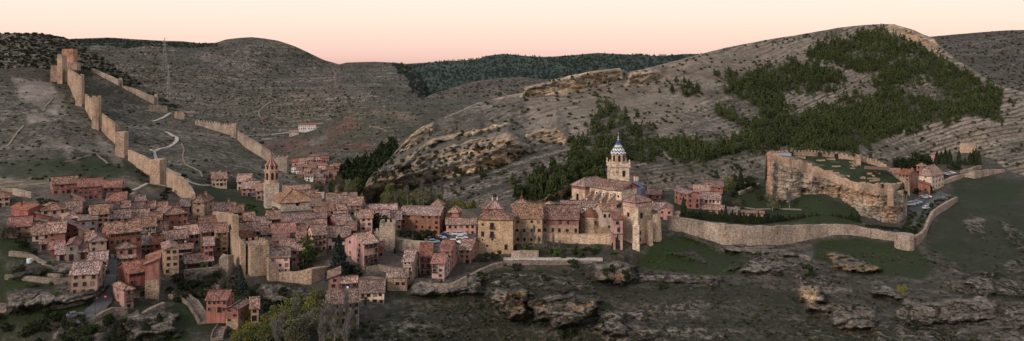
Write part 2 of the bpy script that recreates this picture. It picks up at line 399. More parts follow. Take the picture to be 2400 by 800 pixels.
ROCK=[[(2160,585),(2210,590),(2270,640),(2340,690),(2250,690),(2190,640)],[(2270,500),(2320,520),(2300,560),(2260,540)],[(2350,520),(2420,560),(2420,600),(2360,570)],[(1560,590),(1640,590),(1660,615),(1600,605)],[(1135,650),(1240,640),(1330,650),(1400,690),(1380,740),(1300,760),(1180,745),(1140,700)],[(1380,620),(1480,625),(1490,660),(1440,670),(1380,650)],[(1395,730),(1500,725),(1540,790),(1420,800)],
 [(1865,640),(1900,620),(1990,640),(2010,690),(2050,730),(2060,770),(1960,760),(1890,710)],[(2090,740),(2120,695),(2330,690),(2330,745),(2240,760),(2120,760)],[(2030,670),(2060,660),(2130,690),(2120,705),(2040,690)],
 [(2040,760),(2160,760),(2240,760),(2330,720),(2420,700),(2420,820),(2040,820)],[(2250,640),(2330,620),(2420,600),(2420,700),(2320,690),(2280,680)],
 [(1690,575),(1720,570),(1860,580),(1830,600),(1790,620),(1700,640),(1740,600)],[(1780,600),(1900,590),(1900,640),(1790,650)],[(1925,585),(1960,590),(2060,630),(2040,640),(1960,620)],
 [(600,660),(700,668),(760,690),(740,710),(640,705),(600,690)],[(20,690),(200,660),(250,680),(200,700),(20,740)],[(20,610),(170,620),(170,640),(20,650)],[(300,740),(400,720),(430,790),(300,800)],
 [(960,650),(1120,640),(1140,690),(960,690)],[(150,740),(260,740),(290,800),(100,820)],[(1490,630),(1700,650),(1680,670),(1500,660)],[(120,270),(140,255),(160,330),(200,390),(170,380)],
 [(310,300),(390,330),(400,350),(320,340)],[(1600,548),(1700,578),(1690,590),(1600,555)]]
CLIFF=[([(1148,700),(1156,684),(1238,686),(1242,702),(1228,734),(1200,750),(1162,738)],7.5),([(1242,712),(1300,692),(1360,696),(1395,712),(1355,752),(1300,764),(1248,738)],7.5),([(1385,612),(1480,622),(1492,655),(1440,668),(1395,645)],4.5),
 ([(1395,745),(1450,735),(1480,770),(1470,780),(1400,775)],4.0),([(1868,640),(1900,660),(1930,700),(1930,735),(1900,725),(1870,680)],6.0),([(1935,715),(2050,725),(2050,765),(1950,770)],4.0),([(2125,700),(2230,705),(2330,692),(2328,745),(2240,750),(2130,758)],6.0),([(2035,690),(2060,665),(2125,692),(2115,702)],4.0),
 ([(1928,595),(1950,590),(2062,628),(2035,640),(1960,620)],4.0),([(1700,575),(1860,582),(1850,598),(1720,592)],3.0),([(1740,612),(1790,605),(1880,612),(1870,630),(1745,640)],3.0),([(300,745),(400,725),(420,770),(310,790)],4.0),([(20,680),(160,690),(250,668),(230,690),(160,712),(20,725)],3.0),([(600,665),(760,690),(740,712),(610,700)],3.0),([(2250,655),(2330,640),(2330,690),(2290,690)],4.0),([(2240,770),(2330,745),(2440,740),(2440,830),(2240,830)],5.0),([(960,660),(1100,662),(1130,640),(1140,680),(960,692)],3.0)]
ORNG=[[(1152,690),(1240,690),(1225,745),(1165,735)],[(1242,712),(1390,715),(1300,762)],[(1400,640),(1492,640),(1440,668)],[(1868,640),(1910,660),(1930,735),(1870,680)],[(1928,595),(2062,628),(2035,640),(1960,622)]]
def paint_main(d):
    U,V,Y,X,Z=d['U'],d['V'],d['Y'],d['X0'],d['Z0']; w=d['wob']
    u=U+w(40,3,16); v=V+w(40,9,9)
    c=full(U,(.060,.053,.042))
    hill=poly_mask(u,v,[(-300,150),(420,250),(640,380),(760,470),(600,470),(450,440),(380,440),(280,410),(-300,440)]).astype(float); hill=blur(hill,6)
    c=mixc(c,hill,(.088,.08,.064))
    pale=blur((poly_mask(u,v,[(20,180),(110,190),(160,250),(150,280),(60,240)])|poly_mask(u,v,[(62,272),(100,268),(115,285),(70,292)])|poly_mask(u,v,[(225,310),(280,360),(290,395),(270,395),(230,340)])).astype(float),2)
    c=mixc(c,pale*.8,(.22,.185,.16))
    ochre=blur((poly_mask(u,v,[(0,425),(60,415),(150,412),(260,420),(260,432),(100,432),(0,438)])|poly_mask(u,v,[(250,412),(330,430),(380,440),(360,455),(270,430)])).astype(float),3)
    c=mixc(c,ochre*.7,(.26,.20,.14))
    town=blur(poly_mask(u,v,[(0,470),(120,440),(300,450),(440,470),(520,480),(600,520),(740,480),(860,480),(1120,500),(1120,640),(760,650),(620,640),(380,700),(250,700),(160,680),(60,560),(0,560)]).astype(float),5)
    c=mixc(c,town*.8,(.085,.07,.058))
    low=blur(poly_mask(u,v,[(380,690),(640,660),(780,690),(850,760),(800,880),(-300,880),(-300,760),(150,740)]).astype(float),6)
    c=mixc(c,low*.8,(.028,.028,.02))  # dark ravine soil, lowered further: corner vignette painted into the colour
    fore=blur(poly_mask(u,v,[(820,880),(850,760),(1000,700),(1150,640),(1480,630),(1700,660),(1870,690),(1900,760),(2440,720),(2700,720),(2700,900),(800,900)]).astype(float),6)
    c=mixc(c,fore*.85,(.03,.0275,.021))  # foreground soil colour darkened to stand in for the lens vignette
    g=np.zeros(U.shape)
    for p in GRASS: g=np.maximum(g,poly_mask(u,v,p))
    g=blur(g,5)
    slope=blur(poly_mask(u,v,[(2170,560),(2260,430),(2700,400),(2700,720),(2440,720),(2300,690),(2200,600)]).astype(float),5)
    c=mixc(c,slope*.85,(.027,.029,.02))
    r=np.zeros(U.shape)
    for p in ROCK: r=np.maximum(r,poly_mask(u,v,p))
    r=blur(r,4)
    cl=np.zeros(U.shape); am=np.zeros(U.shape)
    uu=U+w(30,31,26)+w(9,77,10); vv=V+w(24,37,14)+w(8,91,7)
    for p,a in CLIFF:
        m=poly_mask(uu,vv,p); am=np.where(m,a,am); cl=np.maximum(cl,m)
    am=blur(am,3); cl=blur(cl,2)
    rn=ridged(X,Y,Z,9,4); fn=fbm(X,Y,Z,5,4)
    c=mixc(c,r*.5,(.12,.108,.094))
    c=mixc(c,cl,(.215,.19,.164))
    og=np.zeros(U.shape)
    for p in ORNG: og=np.maximum(og,poly_mask(uu,vv,p))
    og=blur(og,3)*smooth(-.5,0,fbm(X,Y,Z,7,3))
    c=mixc(c,og*.85*cl,(.50,.325,.185))
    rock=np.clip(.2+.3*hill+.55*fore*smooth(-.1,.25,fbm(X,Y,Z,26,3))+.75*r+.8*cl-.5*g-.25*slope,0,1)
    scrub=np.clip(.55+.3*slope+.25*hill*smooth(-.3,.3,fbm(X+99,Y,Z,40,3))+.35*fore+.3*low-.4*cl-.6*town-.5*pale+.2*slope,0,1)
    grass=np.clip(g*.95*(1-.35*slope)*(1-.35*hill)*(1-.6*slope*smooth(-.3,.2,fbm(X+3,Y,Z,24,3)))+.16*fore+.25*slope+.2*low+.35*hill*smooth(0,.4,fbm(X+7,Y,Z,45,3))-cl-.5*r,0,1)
    # relief
    nh=hill+fore*.7+slope*.6
    dZ=fbm(X,Y,Z,22,4)*(.5+1.3*nh)*(1-town*.8)+fbm(X,Y,Z,3.5,3)*(.15+.35*nh+.5*r)
    dY=-blocks(np.clip(cl+.7*r,0,1),X,Y,Z,9)*3.4-blocks(np.clip(cl+.8*r,0,1),X,Y,Z,2.6)*1.1-am*np.clip(.8+.22*rn+.22*fn,0,1.4)+ (r+cl)*(-1.6*rn*.6+fn*1.0)
    st=np.where(cl>.3,Z*1.1,Y*.14+Z*.3)
    dY=dY-cl*1.0*(stair(Z/1.7+.6*fn,.5)-Z/1.7-.6*fn)
    keep=smooth(0,.03,1-d['T']); dZ=dZ*(.25+.75*keep)
    return c,np.stack([rock,scrub,grass,np.clip(cl+.45*r,0,1)],-1),st,dY,dZ
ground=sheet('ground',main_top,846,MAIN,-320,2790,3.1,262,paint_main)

# --- right hill
HILL=TPS([(850,500,425),(900,480,425),(1050,490,412),(1230,500,400),(1500,460,430),(1700,440,470),(1900,410,530),(2100,395,575),(2250,390,590),(2400,400,560),(2600,420,540),
(860,440,432),(870,418,447),(985,300,540),(1060,265,570),(1120,240,600),(1230,205,622),(1330,185,640),(1470,165,680),(1700,112,760),(1850,85,800),(1960,65,840),(2060,57,850),(2130,70,840),(2190,92,815),(2240,140,770),(2330,195,715),(2400,215,690),(2600,270,640),
(1000,400,455),(1230,330,502),(1500,300,565),(1700,250,640),(1900,200,705),(2100,200,725),(2250,250,665),(2100,310,640),(1750,380,505),(1350,400,450),(2400,300,620),(2600,340,590),(1100,330,512),(1800,150,735),(2060,130,780)])
hill_top=curve([(790,520),(835,480),(858,430),(872,408),(900,385),(938,343),(962,318),(985,300),(1020,284),(1060,266),(1120,241),(1200,222),(1226,217),(1232,202),(1262,195),(1330,178),(1400,165),(1452,160),(1470,170),(1485,167),(1560,150),(1620,133),(1700,112),(1780,97),(1850,85),(1910,75),(1960,66),(2020,59),(2060,56),(2095,56),(2120,64),(2140,70),(2165,82),(2190,91),(2198,104),(2215,118),(2240,140),(2280,162),(2330,196),(2400,216),(2600,270)])
bed=curve([(800,30),(850,0),(1090,-70),(1330,-140),(1480,-170),(1600,-195),(1800,-245),(2000,-330),(2120,-385),(2250,-420),(2600,-500)])
BANDS=[([(852,474),(883,455),(961,440),(1031,420),(1069,409),(1155,390),(1201,374),(1236,352)],[(852,432),(883,424),(932,413),(1007,389),(1044,381),(1135,352),(1192,333),(1236,340)],.85),
([(862,425),(932,406),(1007,385),(1056,375),(1114,356),(1196,331),(1206,326)],[(862,408),(912,393),(965,373),(1031,356),(1114,327),(1192,314),(1206,324)],.85),
([(1238,324),(1280,326),(1324,334),(1340,326)],[(1238,318),(1258,308),(1304,301),(1340,322)],.8),
([(1222,228),(1267,221),(1350,211),(1400,200),(1455,188)],[(1222,226),(1236,203),(1330,181),(1400,167),(1455,162)],.85),
([(1466,207),(1500,199),(1530,196),(1565,184)],[(1466,204),(1478,171),(1520,166),(1565,178)],.8),
([(934,354),(960,345),(1012,314)],[(934,350),(962,321),(1012,292)],.7),
([(960,370),(1010,342),(1080,318),(1190,294)],[(960,366),(1010,332),(1080,309),(1190,288)],.8),
([(1270,474),(1300,460),(1345,446)],[(1270,470),(1300,440),(1345,428)],.8),
([(2088,76),(2130,96),(2165,108),(2196,120)],[(2088,60),(2130,68),(2165,84),(2196,100)],.8)]
CL_H=[[(855,470),(862,425),(900,405),(980,365),(1100,325),(1180,312),(1250,320),(1320,330),(1310,345),(1220,362),(1120,400),(1030,415),(960,432),(890,445)],[(1226,228),(1232,202),(1300,184),(1400,165),(1452,158),(1458,185),(1350,208),(1250,226)],[(1468,205),(1475,168),(1520,164),(1560,180),(1530,195)],[(938,350),(985,300),(1010,300),(985,325),(950,345)],[(2090,60),(2120,62),(2190,92),(2195,115),(2140,100),(2120,80)],[(1225,345),(1290,320),(1330,310),(1330,335),(1280,350)],[(860,418),(1000,350),(1190,300),(1200,310),(1100,330),(980,370),(870,425)],[(1280,470),(1330,430),(1350,440),(1320,470)],[(1000,370),(1200,315),(1240,330),(1180,360),(1050,400)]]
FOREST=[[(1890,137),(1917,107),(2043,80),(2093,78),(2138,107),(2165,112),(2201,139),(2255,166),(2300,188),(2345,206),(2352,251),(2340,278),(2255,283),(2174,290),(2102,310),(1985,350),(1872,362),(1850,328),(1850,274),(1940,265),(1998,251),(2043,238),(2060,215),(2030,193),(2120,152),(2066,161),(2016,173),(1998,166),(1940,143)],
[(1699,225),(1711,197),(1768,168),(1825,149),(1882,149),(1950,163),(1990,180),(1950,211),(1863,216),(1801,211),(1749,230)],[(1763,249),(1777,223),(1834,220),(1834,249),(1796,268)],
[(1673,254),(1711,254),(1744,287),(1825,263),(1872,277),(1950,268),(1960,297),(1844,335),(1825,352),(1777,345),(1701,365),(1616,379),(1559,366),(1573,342),(1659,344),(1758,325),(1768,311),(1711,287),(1678,263)],
[(1200,478),(1230,455),(1330,395),(1360,365),(1397,277),(1435,258),(1478,273),(1473,292),(1507,306),(1540,306),(1549,325),(1545,363),(1530,382),(1469,385),(1397,405),(1330,440),(1290,470)],
[(1590,205),(1620,195),(1640,215),(1600,222)],[(1860,362),(1950,335),(2010,335),(1960,352),(1890,368)]]
FHOLE=[(2090,215),(2110,198),(2160,190),(2200,200),(2212,222),(2170,240),(2160,224),(2110,226)]
def forest_mask(U,V):
    m=np.zeros(U.shape,bool)
    for p in FOREST: m|=poly_mask(U,V,p)
    return m & ~poly_mask(U,V,FHOLE)
def paint_hill(d):
    U,V,Y,X,Z=d['U'],d['V'],d['Y'],d['X0'],d['Z0']; w=d['wob']
    u=U+w(40,3,14); v=V+w(40,9,7)
    s=-(V-bed(U)); n1=fbm(X,Y,Z,60,3); n2=fbm(X,Y,Z,10,4)
    cl=np.zeros(U.shape)
    uu=U+w(26,31,20)+w(8,77,8); vv=V+w(20,37,10)+w(7,91,5)
    for p in CL_H: cl=np.maximum(cl,poly_mask(uu,vv,p))
    cl*=0; dB=np.zeros(U.shape)
    for b_,t_,kk in BANDS:
        vb=curve(b_)(U)+w(12,51,5)+w(4,57,3); vt=curve(t_)(U)+w(15,61,5)+w(4,67,3); h=np.maximum(vb-vt,.5); x=(vb-V)/h; ins=(U>b_[0][0]-6)&(U<b_[-1][0]+6)
        gapn=.78+.22*smooth(-.45,.1,fbm(U,V*.3,0*U,60,2))
        cl=np.maximum(cl,((x>-.05)&(x<1.05)&ins)*gapn); dB=dB+np.where(ins,np.where(x<0,0,np.where(x<1,-kk*h*x,-kk*h*np.clip(1-(x-1)/1.6,0,1)))+np.minimum(1.5,.09*h)*np.exp(-((x-.08)/.14)**2)-np.minimum(2.0,.1*h)*np.exp(-((x-.85)/.15)**2),0)*gapn
    rd=V-hill_top(U); rm=(rd<5+6*fbm(U,0*U,0*U+5,18,2)+w(4,13,3))&(U>925)&(U<1232)&(fbm(U,V*.5,0*U+8,22,3)>-.12); cl=np.maximum(cl,rm)
    cl=blur(cl,1); dB=blur(dB,1)
    per=9.5; t=s/per+1.5*n1+.55*n2; f=t-np.floor(t)
    amp=smooth(-.35,.25,fbm(X+40,Y,Z,55,3))
    riser=1-smooth(.42,.62,f); cz=smooth(1420,1300,U); amp=amp*(1-.55*cz); riser=riser*amp
    c=full(U,(.092,.079,.064)); c=mixc(c,smooth(-.2,.4,n1)*.6,(.165,.138,.112))
    c=mixc(c,riser*.7,(.42,.345,.275))
    scree=blur(poly_mask(u,v,[(850,520),(858,470),(1040,428),(1240,366),(1340,345),(1360,400),(1210,500)]).astype(float),5); c=mixc(c,scree*.75,(.066,.060,.053))
    gul=poly_mask(u,v,[(1540,150),(1900,90),(2080,70),(1900,150),(1700,180),(1560,330),(1470,280),(1340,400),(1330,330),(1230,300),(1240,240),(1460,190)]).astype(float); gul=blur(gul,8)
    c=mixc(c,gul*.55,(.24,.192,.15))
    fo=blur(forest_mask(u,v).astype(float),3)
    c=mixc(c,fo*.85,(.045,.048,.032))
    dk=blur(poly_mask(u,v,[(2200,100),(2330,195),(2420,215),(2700,260),(2700,460),(2300,420),(2330,300),(2360,240)]).astype(float),6)
    c=mixc(c,dk*.4,(.09,.082,.074))
    tr=blur((poly_mask(u,v,[(1868,272),(1960,225),(2050,180),(2118,152),(2122,158),(2040,200),(1960,250),(1890,275)])).astype(float),2)
    c=mixc(c,tr*.8,(.19,.16,.135))
    c=mixc(c,cl,(.54,.44,.345))
    og=smooth(-.4,.0,fbm(X*.7,Y,Z*1.6,16,3))*cl
    c=mixc(c,og*.85,(.72,.50,.30))
    gy=smooth(.1,.4,fbm(X+300,Y,Z*.5,26,3))*cl
    c=mixc(c,gy*.45,(.26,.235,.21))
    rock=np.clip(.8+.35*riser+.3*gul+.5*cl-.7*fo-.15*dk,0,1)
    scrub=np.clip(.62-.3*gul-.9*cl+.3*fo-.15*tr-.5*riser,0,1)
    low=blur(poly_mask(u,v,[(1540,330),(1760,330),(1800,360),(1600,420),(1480,430)]).astype(float),8)
    grass=np.clip(.14*smooth(-.2,.4,n1)+low*.35,0,.6)*(1-cl)
    k=.75
    dY=k*per*(stair(t,.55)-t)*amp*(1-cl)*.8 - cl*(1.5*ridged(X,Y,Z*.5,10,4)+.9*n2)
    dY=dY+dB-blocks(cl,X,Y,Z,9,(.45,.45,1.2))*1.2-blocks(cl,X,Y,Z,4,(1,1,1.6))*.8
    dZ=fbm(X,Y,Z,45,4)*2.6*(1-cl)-(ridged(X,Y*.6,0*Z,38,3)-.4)*1.8*(1-cl)+n2*.6*(1-cl)+fbm(X,Y,Z,3,2)*.3
    dZ=dZ*(.2+.8*smooth(0,.04,1-d['T'])*smooth(0,.02,d['T']))
    return c,np.stack([rock,scrub,grass,np.clip(cl,0,1)],-1),s*.28+n1*1.5,dY,dZ
sheet('hillside',hill_top,curve([(790,530),(835,520),(1500,500),(1600,480),(1800,460),(2600,450)]),HILL,790,2780,3.0,150,paint_hill)

# --- valley, far hills
def far_paint(base,pale,terr=0,per=9,rk=.5,scr=.6,gr=.1,amp=3,red=None,tops=None,forest=None,bedslope=0):
    def f(d):
        U,V,Y,X,Z=d['U'],d['V'],d['Y'],d['X0'],d['Z0']; w=d['wob']
        u=U+w(40,3,14); v=V+w(40,9,7)
        n1=fbm(X,Y,Z,150,4); n2=fbm(X,Y,Z,28,4)
        c=full(U,base); c=mixc(c,smooth(-.2,.35,n1)*.6,pale)
        s=-V+bedslope*U; t=s/per+.8*n1+.3*n2; fr=t-np.floor(t)
        am=terr*smooth(-.3,.2,fbm(X+90,Y,Z*3,110,3)); ri=(1-smooth(.3,.5,fr))*am
        c=mixc(c,ri*.7,tuple(min(.5,x*1.9) for x in pale))
        if red:
            for p,cc in red:
                m=blur(poly_mask(u,v,p).astype(float),4); c=mixc(c,m*.8*smooth(-.5,.1,n2),cc)
        g=np.full(U.shape,gr)*smooth(-.3,.3,n1)
        if forest is not None:
            m=blur(poly_mask(u,v,forest).astype(float),2); c=mixc(c,m*.9,(.034,.05,.04)); rkm=1-m
        else: rkm=1
        rock=np.clip(rk*(.5+ri+.6*smooth(0,.5,n2)),0,1)*rkm
        scrub=np.full(U.shape,scr)
        dY=.9*per*(stair(t,.55)-t)*am*2
        dZ=(fbm(X,Y,Z,120,4)*amp*2+n2*amp*.6-(ridged(X*1.0,Y*.5,0*Z,170,3)-.4)*amp*2.2)
        dZ=dZ*(.12+.88*smooth(0,.05,1-d['T']))
        return c,np.stack([rock,scrub,g,0*g],-1),s*.35+n1*2,dY,dZ
    return f
MID=TPS([(560,400,800),(640,400,790),(740,415,775),(850,440,770),(950,440,760),(1150,420,800),(560,352,1000),(640,332,1010),(700,318,1000),(760,292,1000),(850,247,1000),(900,240,1020),(1000,235,1060),(1110,232,1100),(1250,235,1100),(740,350,860),(950,330,870),(850,300,920),(1100,300,900)])
RED=(.17,.068,.058)
sheet('reddish_hill',curve([(540,372),(560,356),(600,343),(640,333),(690,318),(740,303),(775,284),(800,270),(830,254),(866,246),(900,241),(950,238),(1010,234),(1110,231),(1250,236)]),470,MID,540,1250,3,80,
  far_paint((.06,.058,.044),(.10,.088,.07),.5,11,.42,.7,.25,1.6,[([(560,345),(690,320),(760,320),(860,330),(880,350),(760,350),(680,390),(620,370)],RED),([(760,290),(830,262),(840,300),(760,330)],(.15,.075,.062)),([(870,250),(960,262),(990,290),(930,275),(880,270)],(.24,.17,.12)),([(720,330),(765,310),(770,330),(730,345)],(.2,.17,.155)),([(820,380),(960,340),(1050,300),(1000,360),(900,400),(800,410)],(.06,.068,.04))]))
B_T=TPS([(960,300,1120),(1000,300,1120),(1250,300,1150),(1400,300,1150),(960,240,1250),(1060,205,1330),(1150,185,1400),(1250,180,1400),(1400,195,1400),(1100,250,1220)])
sheet('purple_hill',curve([(940,262),(985,236),(1010,222),(1060,206),(1110,192),(1160,184),(1220,181),(1300,188),(1420,200)]),310,B_T,940,1420,4,40,far_paint((.085,.068,.058),(.125,.098,.084),.3,8,.35,.75,.05,2))
LEFT=TPS([(100,330,1020),(300,340,1050),(450,340,1060),(600,345,1000),(600,315,1130),(750,320,1130),(900,300,1150),(1030,300,1150),(160,92,1500),(250,89,1520),(380,97,1520),(500,102,1550),(590,88,1620),(700,112,1620),(795,150,1650),(900,146,1700),(960,150,1700),(1020,235,1500),(600,200,1360),(400,200,1330),(200,200,1250),(800,220,1380),(950,220,1420)])
sheet('terraced_hill',curve([(90,95),(160,92),(200,90),(250,88),(300,91),(380,96),(430,97),(470,102),(505,101),(530,93),(560,89),(590,87),(620,90),(650,95),(690,108),(720,122),(760,141),(795,151),(812,147),(840,146),(880,145),(920,147),(955,150),(975,172),(990,190),(1005,215),(1040,240)]),curve([(90,300),(400,370),(550,400),(760,420),(1040,330)]),LEFT,90,1040,3,120,
  far_paint((.070,.064,.052),(.115,.10,.083),1.0,8,.6,.8,.12,3,[([(770,150),(800,150),(820,240),(780,230),(700,260),(690,220)],(.14,.09,.078)),([(450,130),(580,110),(600,150),(560,170),(480,150)],(.2,.165,.14)),([(560,320),(700,312),(720,335),(600,350)],(.14,.135,.1)),([(160,88),(500,97),(500,112),(330,110),(160,108)],(.035,.042,.034))]))
NEAR=TPS([(-150,230,700),(0,260,690),(150,260,700),(250,260,720),(400,300,760),(-150,75,860),(0,80,870),(80,79,880),(165,92,900),(220,118,880),(300,175,850),(400,240,830),(80,160,780)])
sheet('scrubby_hill',curve([(-160,74),(0,80),(40,80),(80,79),(110,82),(140,86),(165,93),(190,103),(220,120),(260,148),(310,185),(360,215),(420,250)]),curve([(-160,240),(0,250),(165,260),(300,280),(420,310)]),NEAR,-320,420,3,75,far_paint((.075,.07,.058),(.125,.11,.094),.6,10,.7,1.0,.05,2.5,bedslope=.15))
FF=TPS([(920,260,1650),(1200,260,1700),(1500,220,1900),(1750,200,1900),(920,152,2300),(1000,147,2300),(1180,127,2500),(1290,133,2300),(1400,125,2300),(1600,127,2350),(1750,122,2400),(2100,110,2400),(2100,250,1900),(1200,190,2000)])
sheet('forested_ridge',curve([(920,156),(945,150),(1000,147),(1080,142),(1120,139),(1140,131),(1180,126),(1215,130),(1250,133),(1290,133),(1340,129),(1400,124),(1450,127),(1500,130),(1545,132),(1600,127),(1640,127),(1750,123),(1900,112),(2120,100)]),270,FF,920,2120,4,45,far_paint((.034,.05,.04),(.042,.058,.045),0,8,.0,.0,.0,3))
RF=TPS([(2100,320,900),(2400,340,850),(2600,340,850),(2150,90,1500),(2300,76,1550),(2400,71,1600),(2600,64,1600),(2350,200,1150)])
sheet('far_right_hill',curve([(2120,95),(2180,86),(2220,82),(2300,76),(2360,72),(2400,71),(2500,68),(2620,64)]),340,RF,2120,2800,4,70,far_paint((.062,.052,.045),(.09,.076,.065),.5,9,.4,.85,.05,3,bedslope=-.1))

# the plain under everything, out to the horizon
m_=MB(); ring=[0,300,900,2500,6000,14000]; n_=64
vs_=[]; 
for r_ in ring[1:]:
    for i in range(n_): vs_.append((r_*math.cos(2*math.pi*i/n_),900+r_*math.sin(2*math.pi*i/n_),-22 if r_<7000 else -60))
fs_=[tuple(range(n_))]+[(k*n_+i,k*n_+(i+1)%n_,(k+1)*n_+(i+1)%n_,(k+1)*n_+i) for k in range(len(ring)-2) for i in range(n_)]
m_.add(vs_,fs_); m_.build('valley_floor',plain('valley_earth',(.10,.09,.075),.95,.1,0,.3,.01),kind='structure')
# ------------------------------------------------------------------ houses
def slab(mb,a,b,c,d,th=.2,jit=.05,step=1.3,mi=0):
    a,b,c,d=[Vector(p) for p in (a,b,c,d)]
    nu=max(1,min(14,int(max((b-a).length,(c-d).length)/step))); nv=max(1,min(10,int((d-a).length/step)))
    Lu=(b-a).length; Lv=(d-a).length
    top=[];uv=[]
    for j in range(nv+1):
        t=j/nv; p=a.lerp(d,t); q=b.lerp(c,t)
        for i in range(nu+1):
            s=i/nu; v=p.lerp(q,s); v.z+=random.uniform(-jit,jit)-(.13*math.sin(math.pi*s)*min(1.5,Lu/9) if jit>.03 else 0); top.append(v)
            uv.append((((v-a).dot((b-a).normalized()) if Lu>0 else 0),Lv*t))
    n=nu+1; fs=[];uvs=[]
    for j in range(nv):
        for i in range(nu):
            f=(j*n+i,j*n+i+1,(j+1)*n+i+1,(j+1)*n+i); fs.append(f); uvs.append([uv[k] for k in f])
    per=[i for i in range(n)]+[j*n+nu for j in range(1,nv+1)]+[nv*n+i for i in range(nu-1,-1,-1)]+[j*n for j in range(nv-1,0,-1)]
    base=len(top); bot=[top[k]-Vector((0,0,th)) for k in per]
    m=len(per)
    for k in range(m):
        f=(per[k],base+k,base+(k+1)%m,per[(k+1)%m]); fs.append(f); uvs.append([(0,0)]*4)
    fs.append(tuple(base+k for k in range(m))); uvs.append([(0,0)]*m)
    mb.add(top+bot,fs,mi,uvs)

def roof_mesh(kind,xa,xb,ya,yb_,H,rh,o=.45,oy=None):
    mb=MB(); oy=o if oy is None else oy; xm=(xa+xb)/2; ym=(ya+yb_)/2
    x0,x1,y0,y1=xa-o,xb+o,ya-oy,yb_+oy
    if kind=='x':
        k=rh/((yb_-ya)/2); e=H+.06-k*oy; r=H+.06+rh
        slab(mb,(x0,y0,e),(x1,y0,e),(x1,ym,r),(x0,ym,r)); slab(mb,(x1,y1,e),(x0,y1,e),(x0,ym,r),(x1,ym,r))
        mb.tube((x0,ym,r+.03),(x1,ym,r+.03),.16,.16,5)
    elif kind=='y':
        k=rh/((xb-xa)/2); e=H+.06-k*o; r=H+.06+rh
        slab(mb,(x0,y1,e),(x0,y0,e),(xm,y0,r),(xm,y1,r)); slab(mb,(x1,y0,e),(x1,y1,e),(xm,y1,r),(xm,y0,r))
        mb.tube((xm,y0,r+.03),(xm,y1,r+.03),.16,.16,5)
    elif kind in 'hp':
        w=xb-xa; d=yb_-ya; m=min(w,d)/2; k=rh/m; e=H+.06-k*o; r=H+.06+rh
        if w>=d: p,q=(xa+m,ym,r),(xb-m,ym,r)
        else: p,q=(xm,ya+m,r),(xm,yb_-m,r)
        if w>=d:
            slab(mb,(x0,y0,e),(x1,y0,e),q,p); slab(mb,(x1,y1,e),(x0,y1,e),p,q); slab(mb,(x0,y1,e),(x0,y0,e),p,p); slab(mb,(x1,y0,e),(x1,y1,e),q,q)
        else:
            slab(mb,(x0,y0,e),(x1,y0,e),p,p); slab(mb,(x1,y1,e),(x0,y1,e),q,q); slab(mb,(x0,y1,e),(x0,y0,e),p,q); slab(mb,(x1,y0,e),(x1,y1,e),q,p)
        for a in ((x0,y0,e),(x1,y0,e)): mb.tube((a[0],a[1],a[2]+.03),(*(p if (w<d or a[0]==x0) else q)[:2],r+.03),.14,.14,5)
        mb.tube((*p[:2],r+.03),(*q[:2],r+.03),.15,.15,5)
    elif kind=='s':
        k=rh/(yb_-ya); slab(mb,(x0,y0,H+.06-k*oy),(x1,y0,H+.06-k*oy),(x1,y1,H+.06+rh+k*oy),(x0,y1,H+.06+rh+k*oy))
    elif kind=='l':
        k=rh/(xb-xa); slab(mb,(x0,y1,H+.06-k*o),(x0,y0,H+.06-k*o),(x1,y0,H+.06+rh+k*o),(x1,y1,H+.06+rh+k*o))
    elif kind=='r':
        k=rh/(xb-xa); slab(mb,(x1,y0,H+.06-k*o),(x1,y1,H+.06-k*o),(x0,y1,H+.06+rh+k*o),(x0,y0,H+.06+rh+k*o))
    elif kind=='f':
        slab(mb,(x0,y0,H+.06),(x1,y0,H+.06),(x1,y1,H+.2),(x0,y1,H+.2),.2,.02)
    return mb

def wall_mesh(kind,xa,xb,ya,yb_,H,rh,found):
    mb=MB(); xm=(xa+xb)/2; ym=(ya+yb_)/2; z0=-found
    hs=[H]*4
    if kind=='s': hs=[H,H,H+rh,H+rh]
    if kind=='l': hs=[H,H+rh,H+rh,H]
    if kind=='r': hs=[H+rh,H,H,H+rh]
    c=[(xa,ya),(xb,ya),(xb,yb_),(xa,yb_)]
    vs=[(x,y,z0) for x,y in c]+[(x,y,h) for (x,y),h in zip(c,hs)]
    fs=[(0,1,5,4),(2,3,7,6)]
    if kind=='x':
        vs+=[(xb,ym,H+rh),(xa,ym,H+rh)]; fs+=[(1,2,6,8,5),(3,0,4,9,7)]
    elif kind=='y':
        vs+=[(xm,ya,H+rh),(xm,yb_,H+rh)]; fs=[(0,1,5,8,4),(2,3,7,9,6),(1,2,6,5),(3,0,4,7)]
    else: fs+=[(1,2,6,5),(3,0,4,7)]
    mb.add(vs,fs); return mb

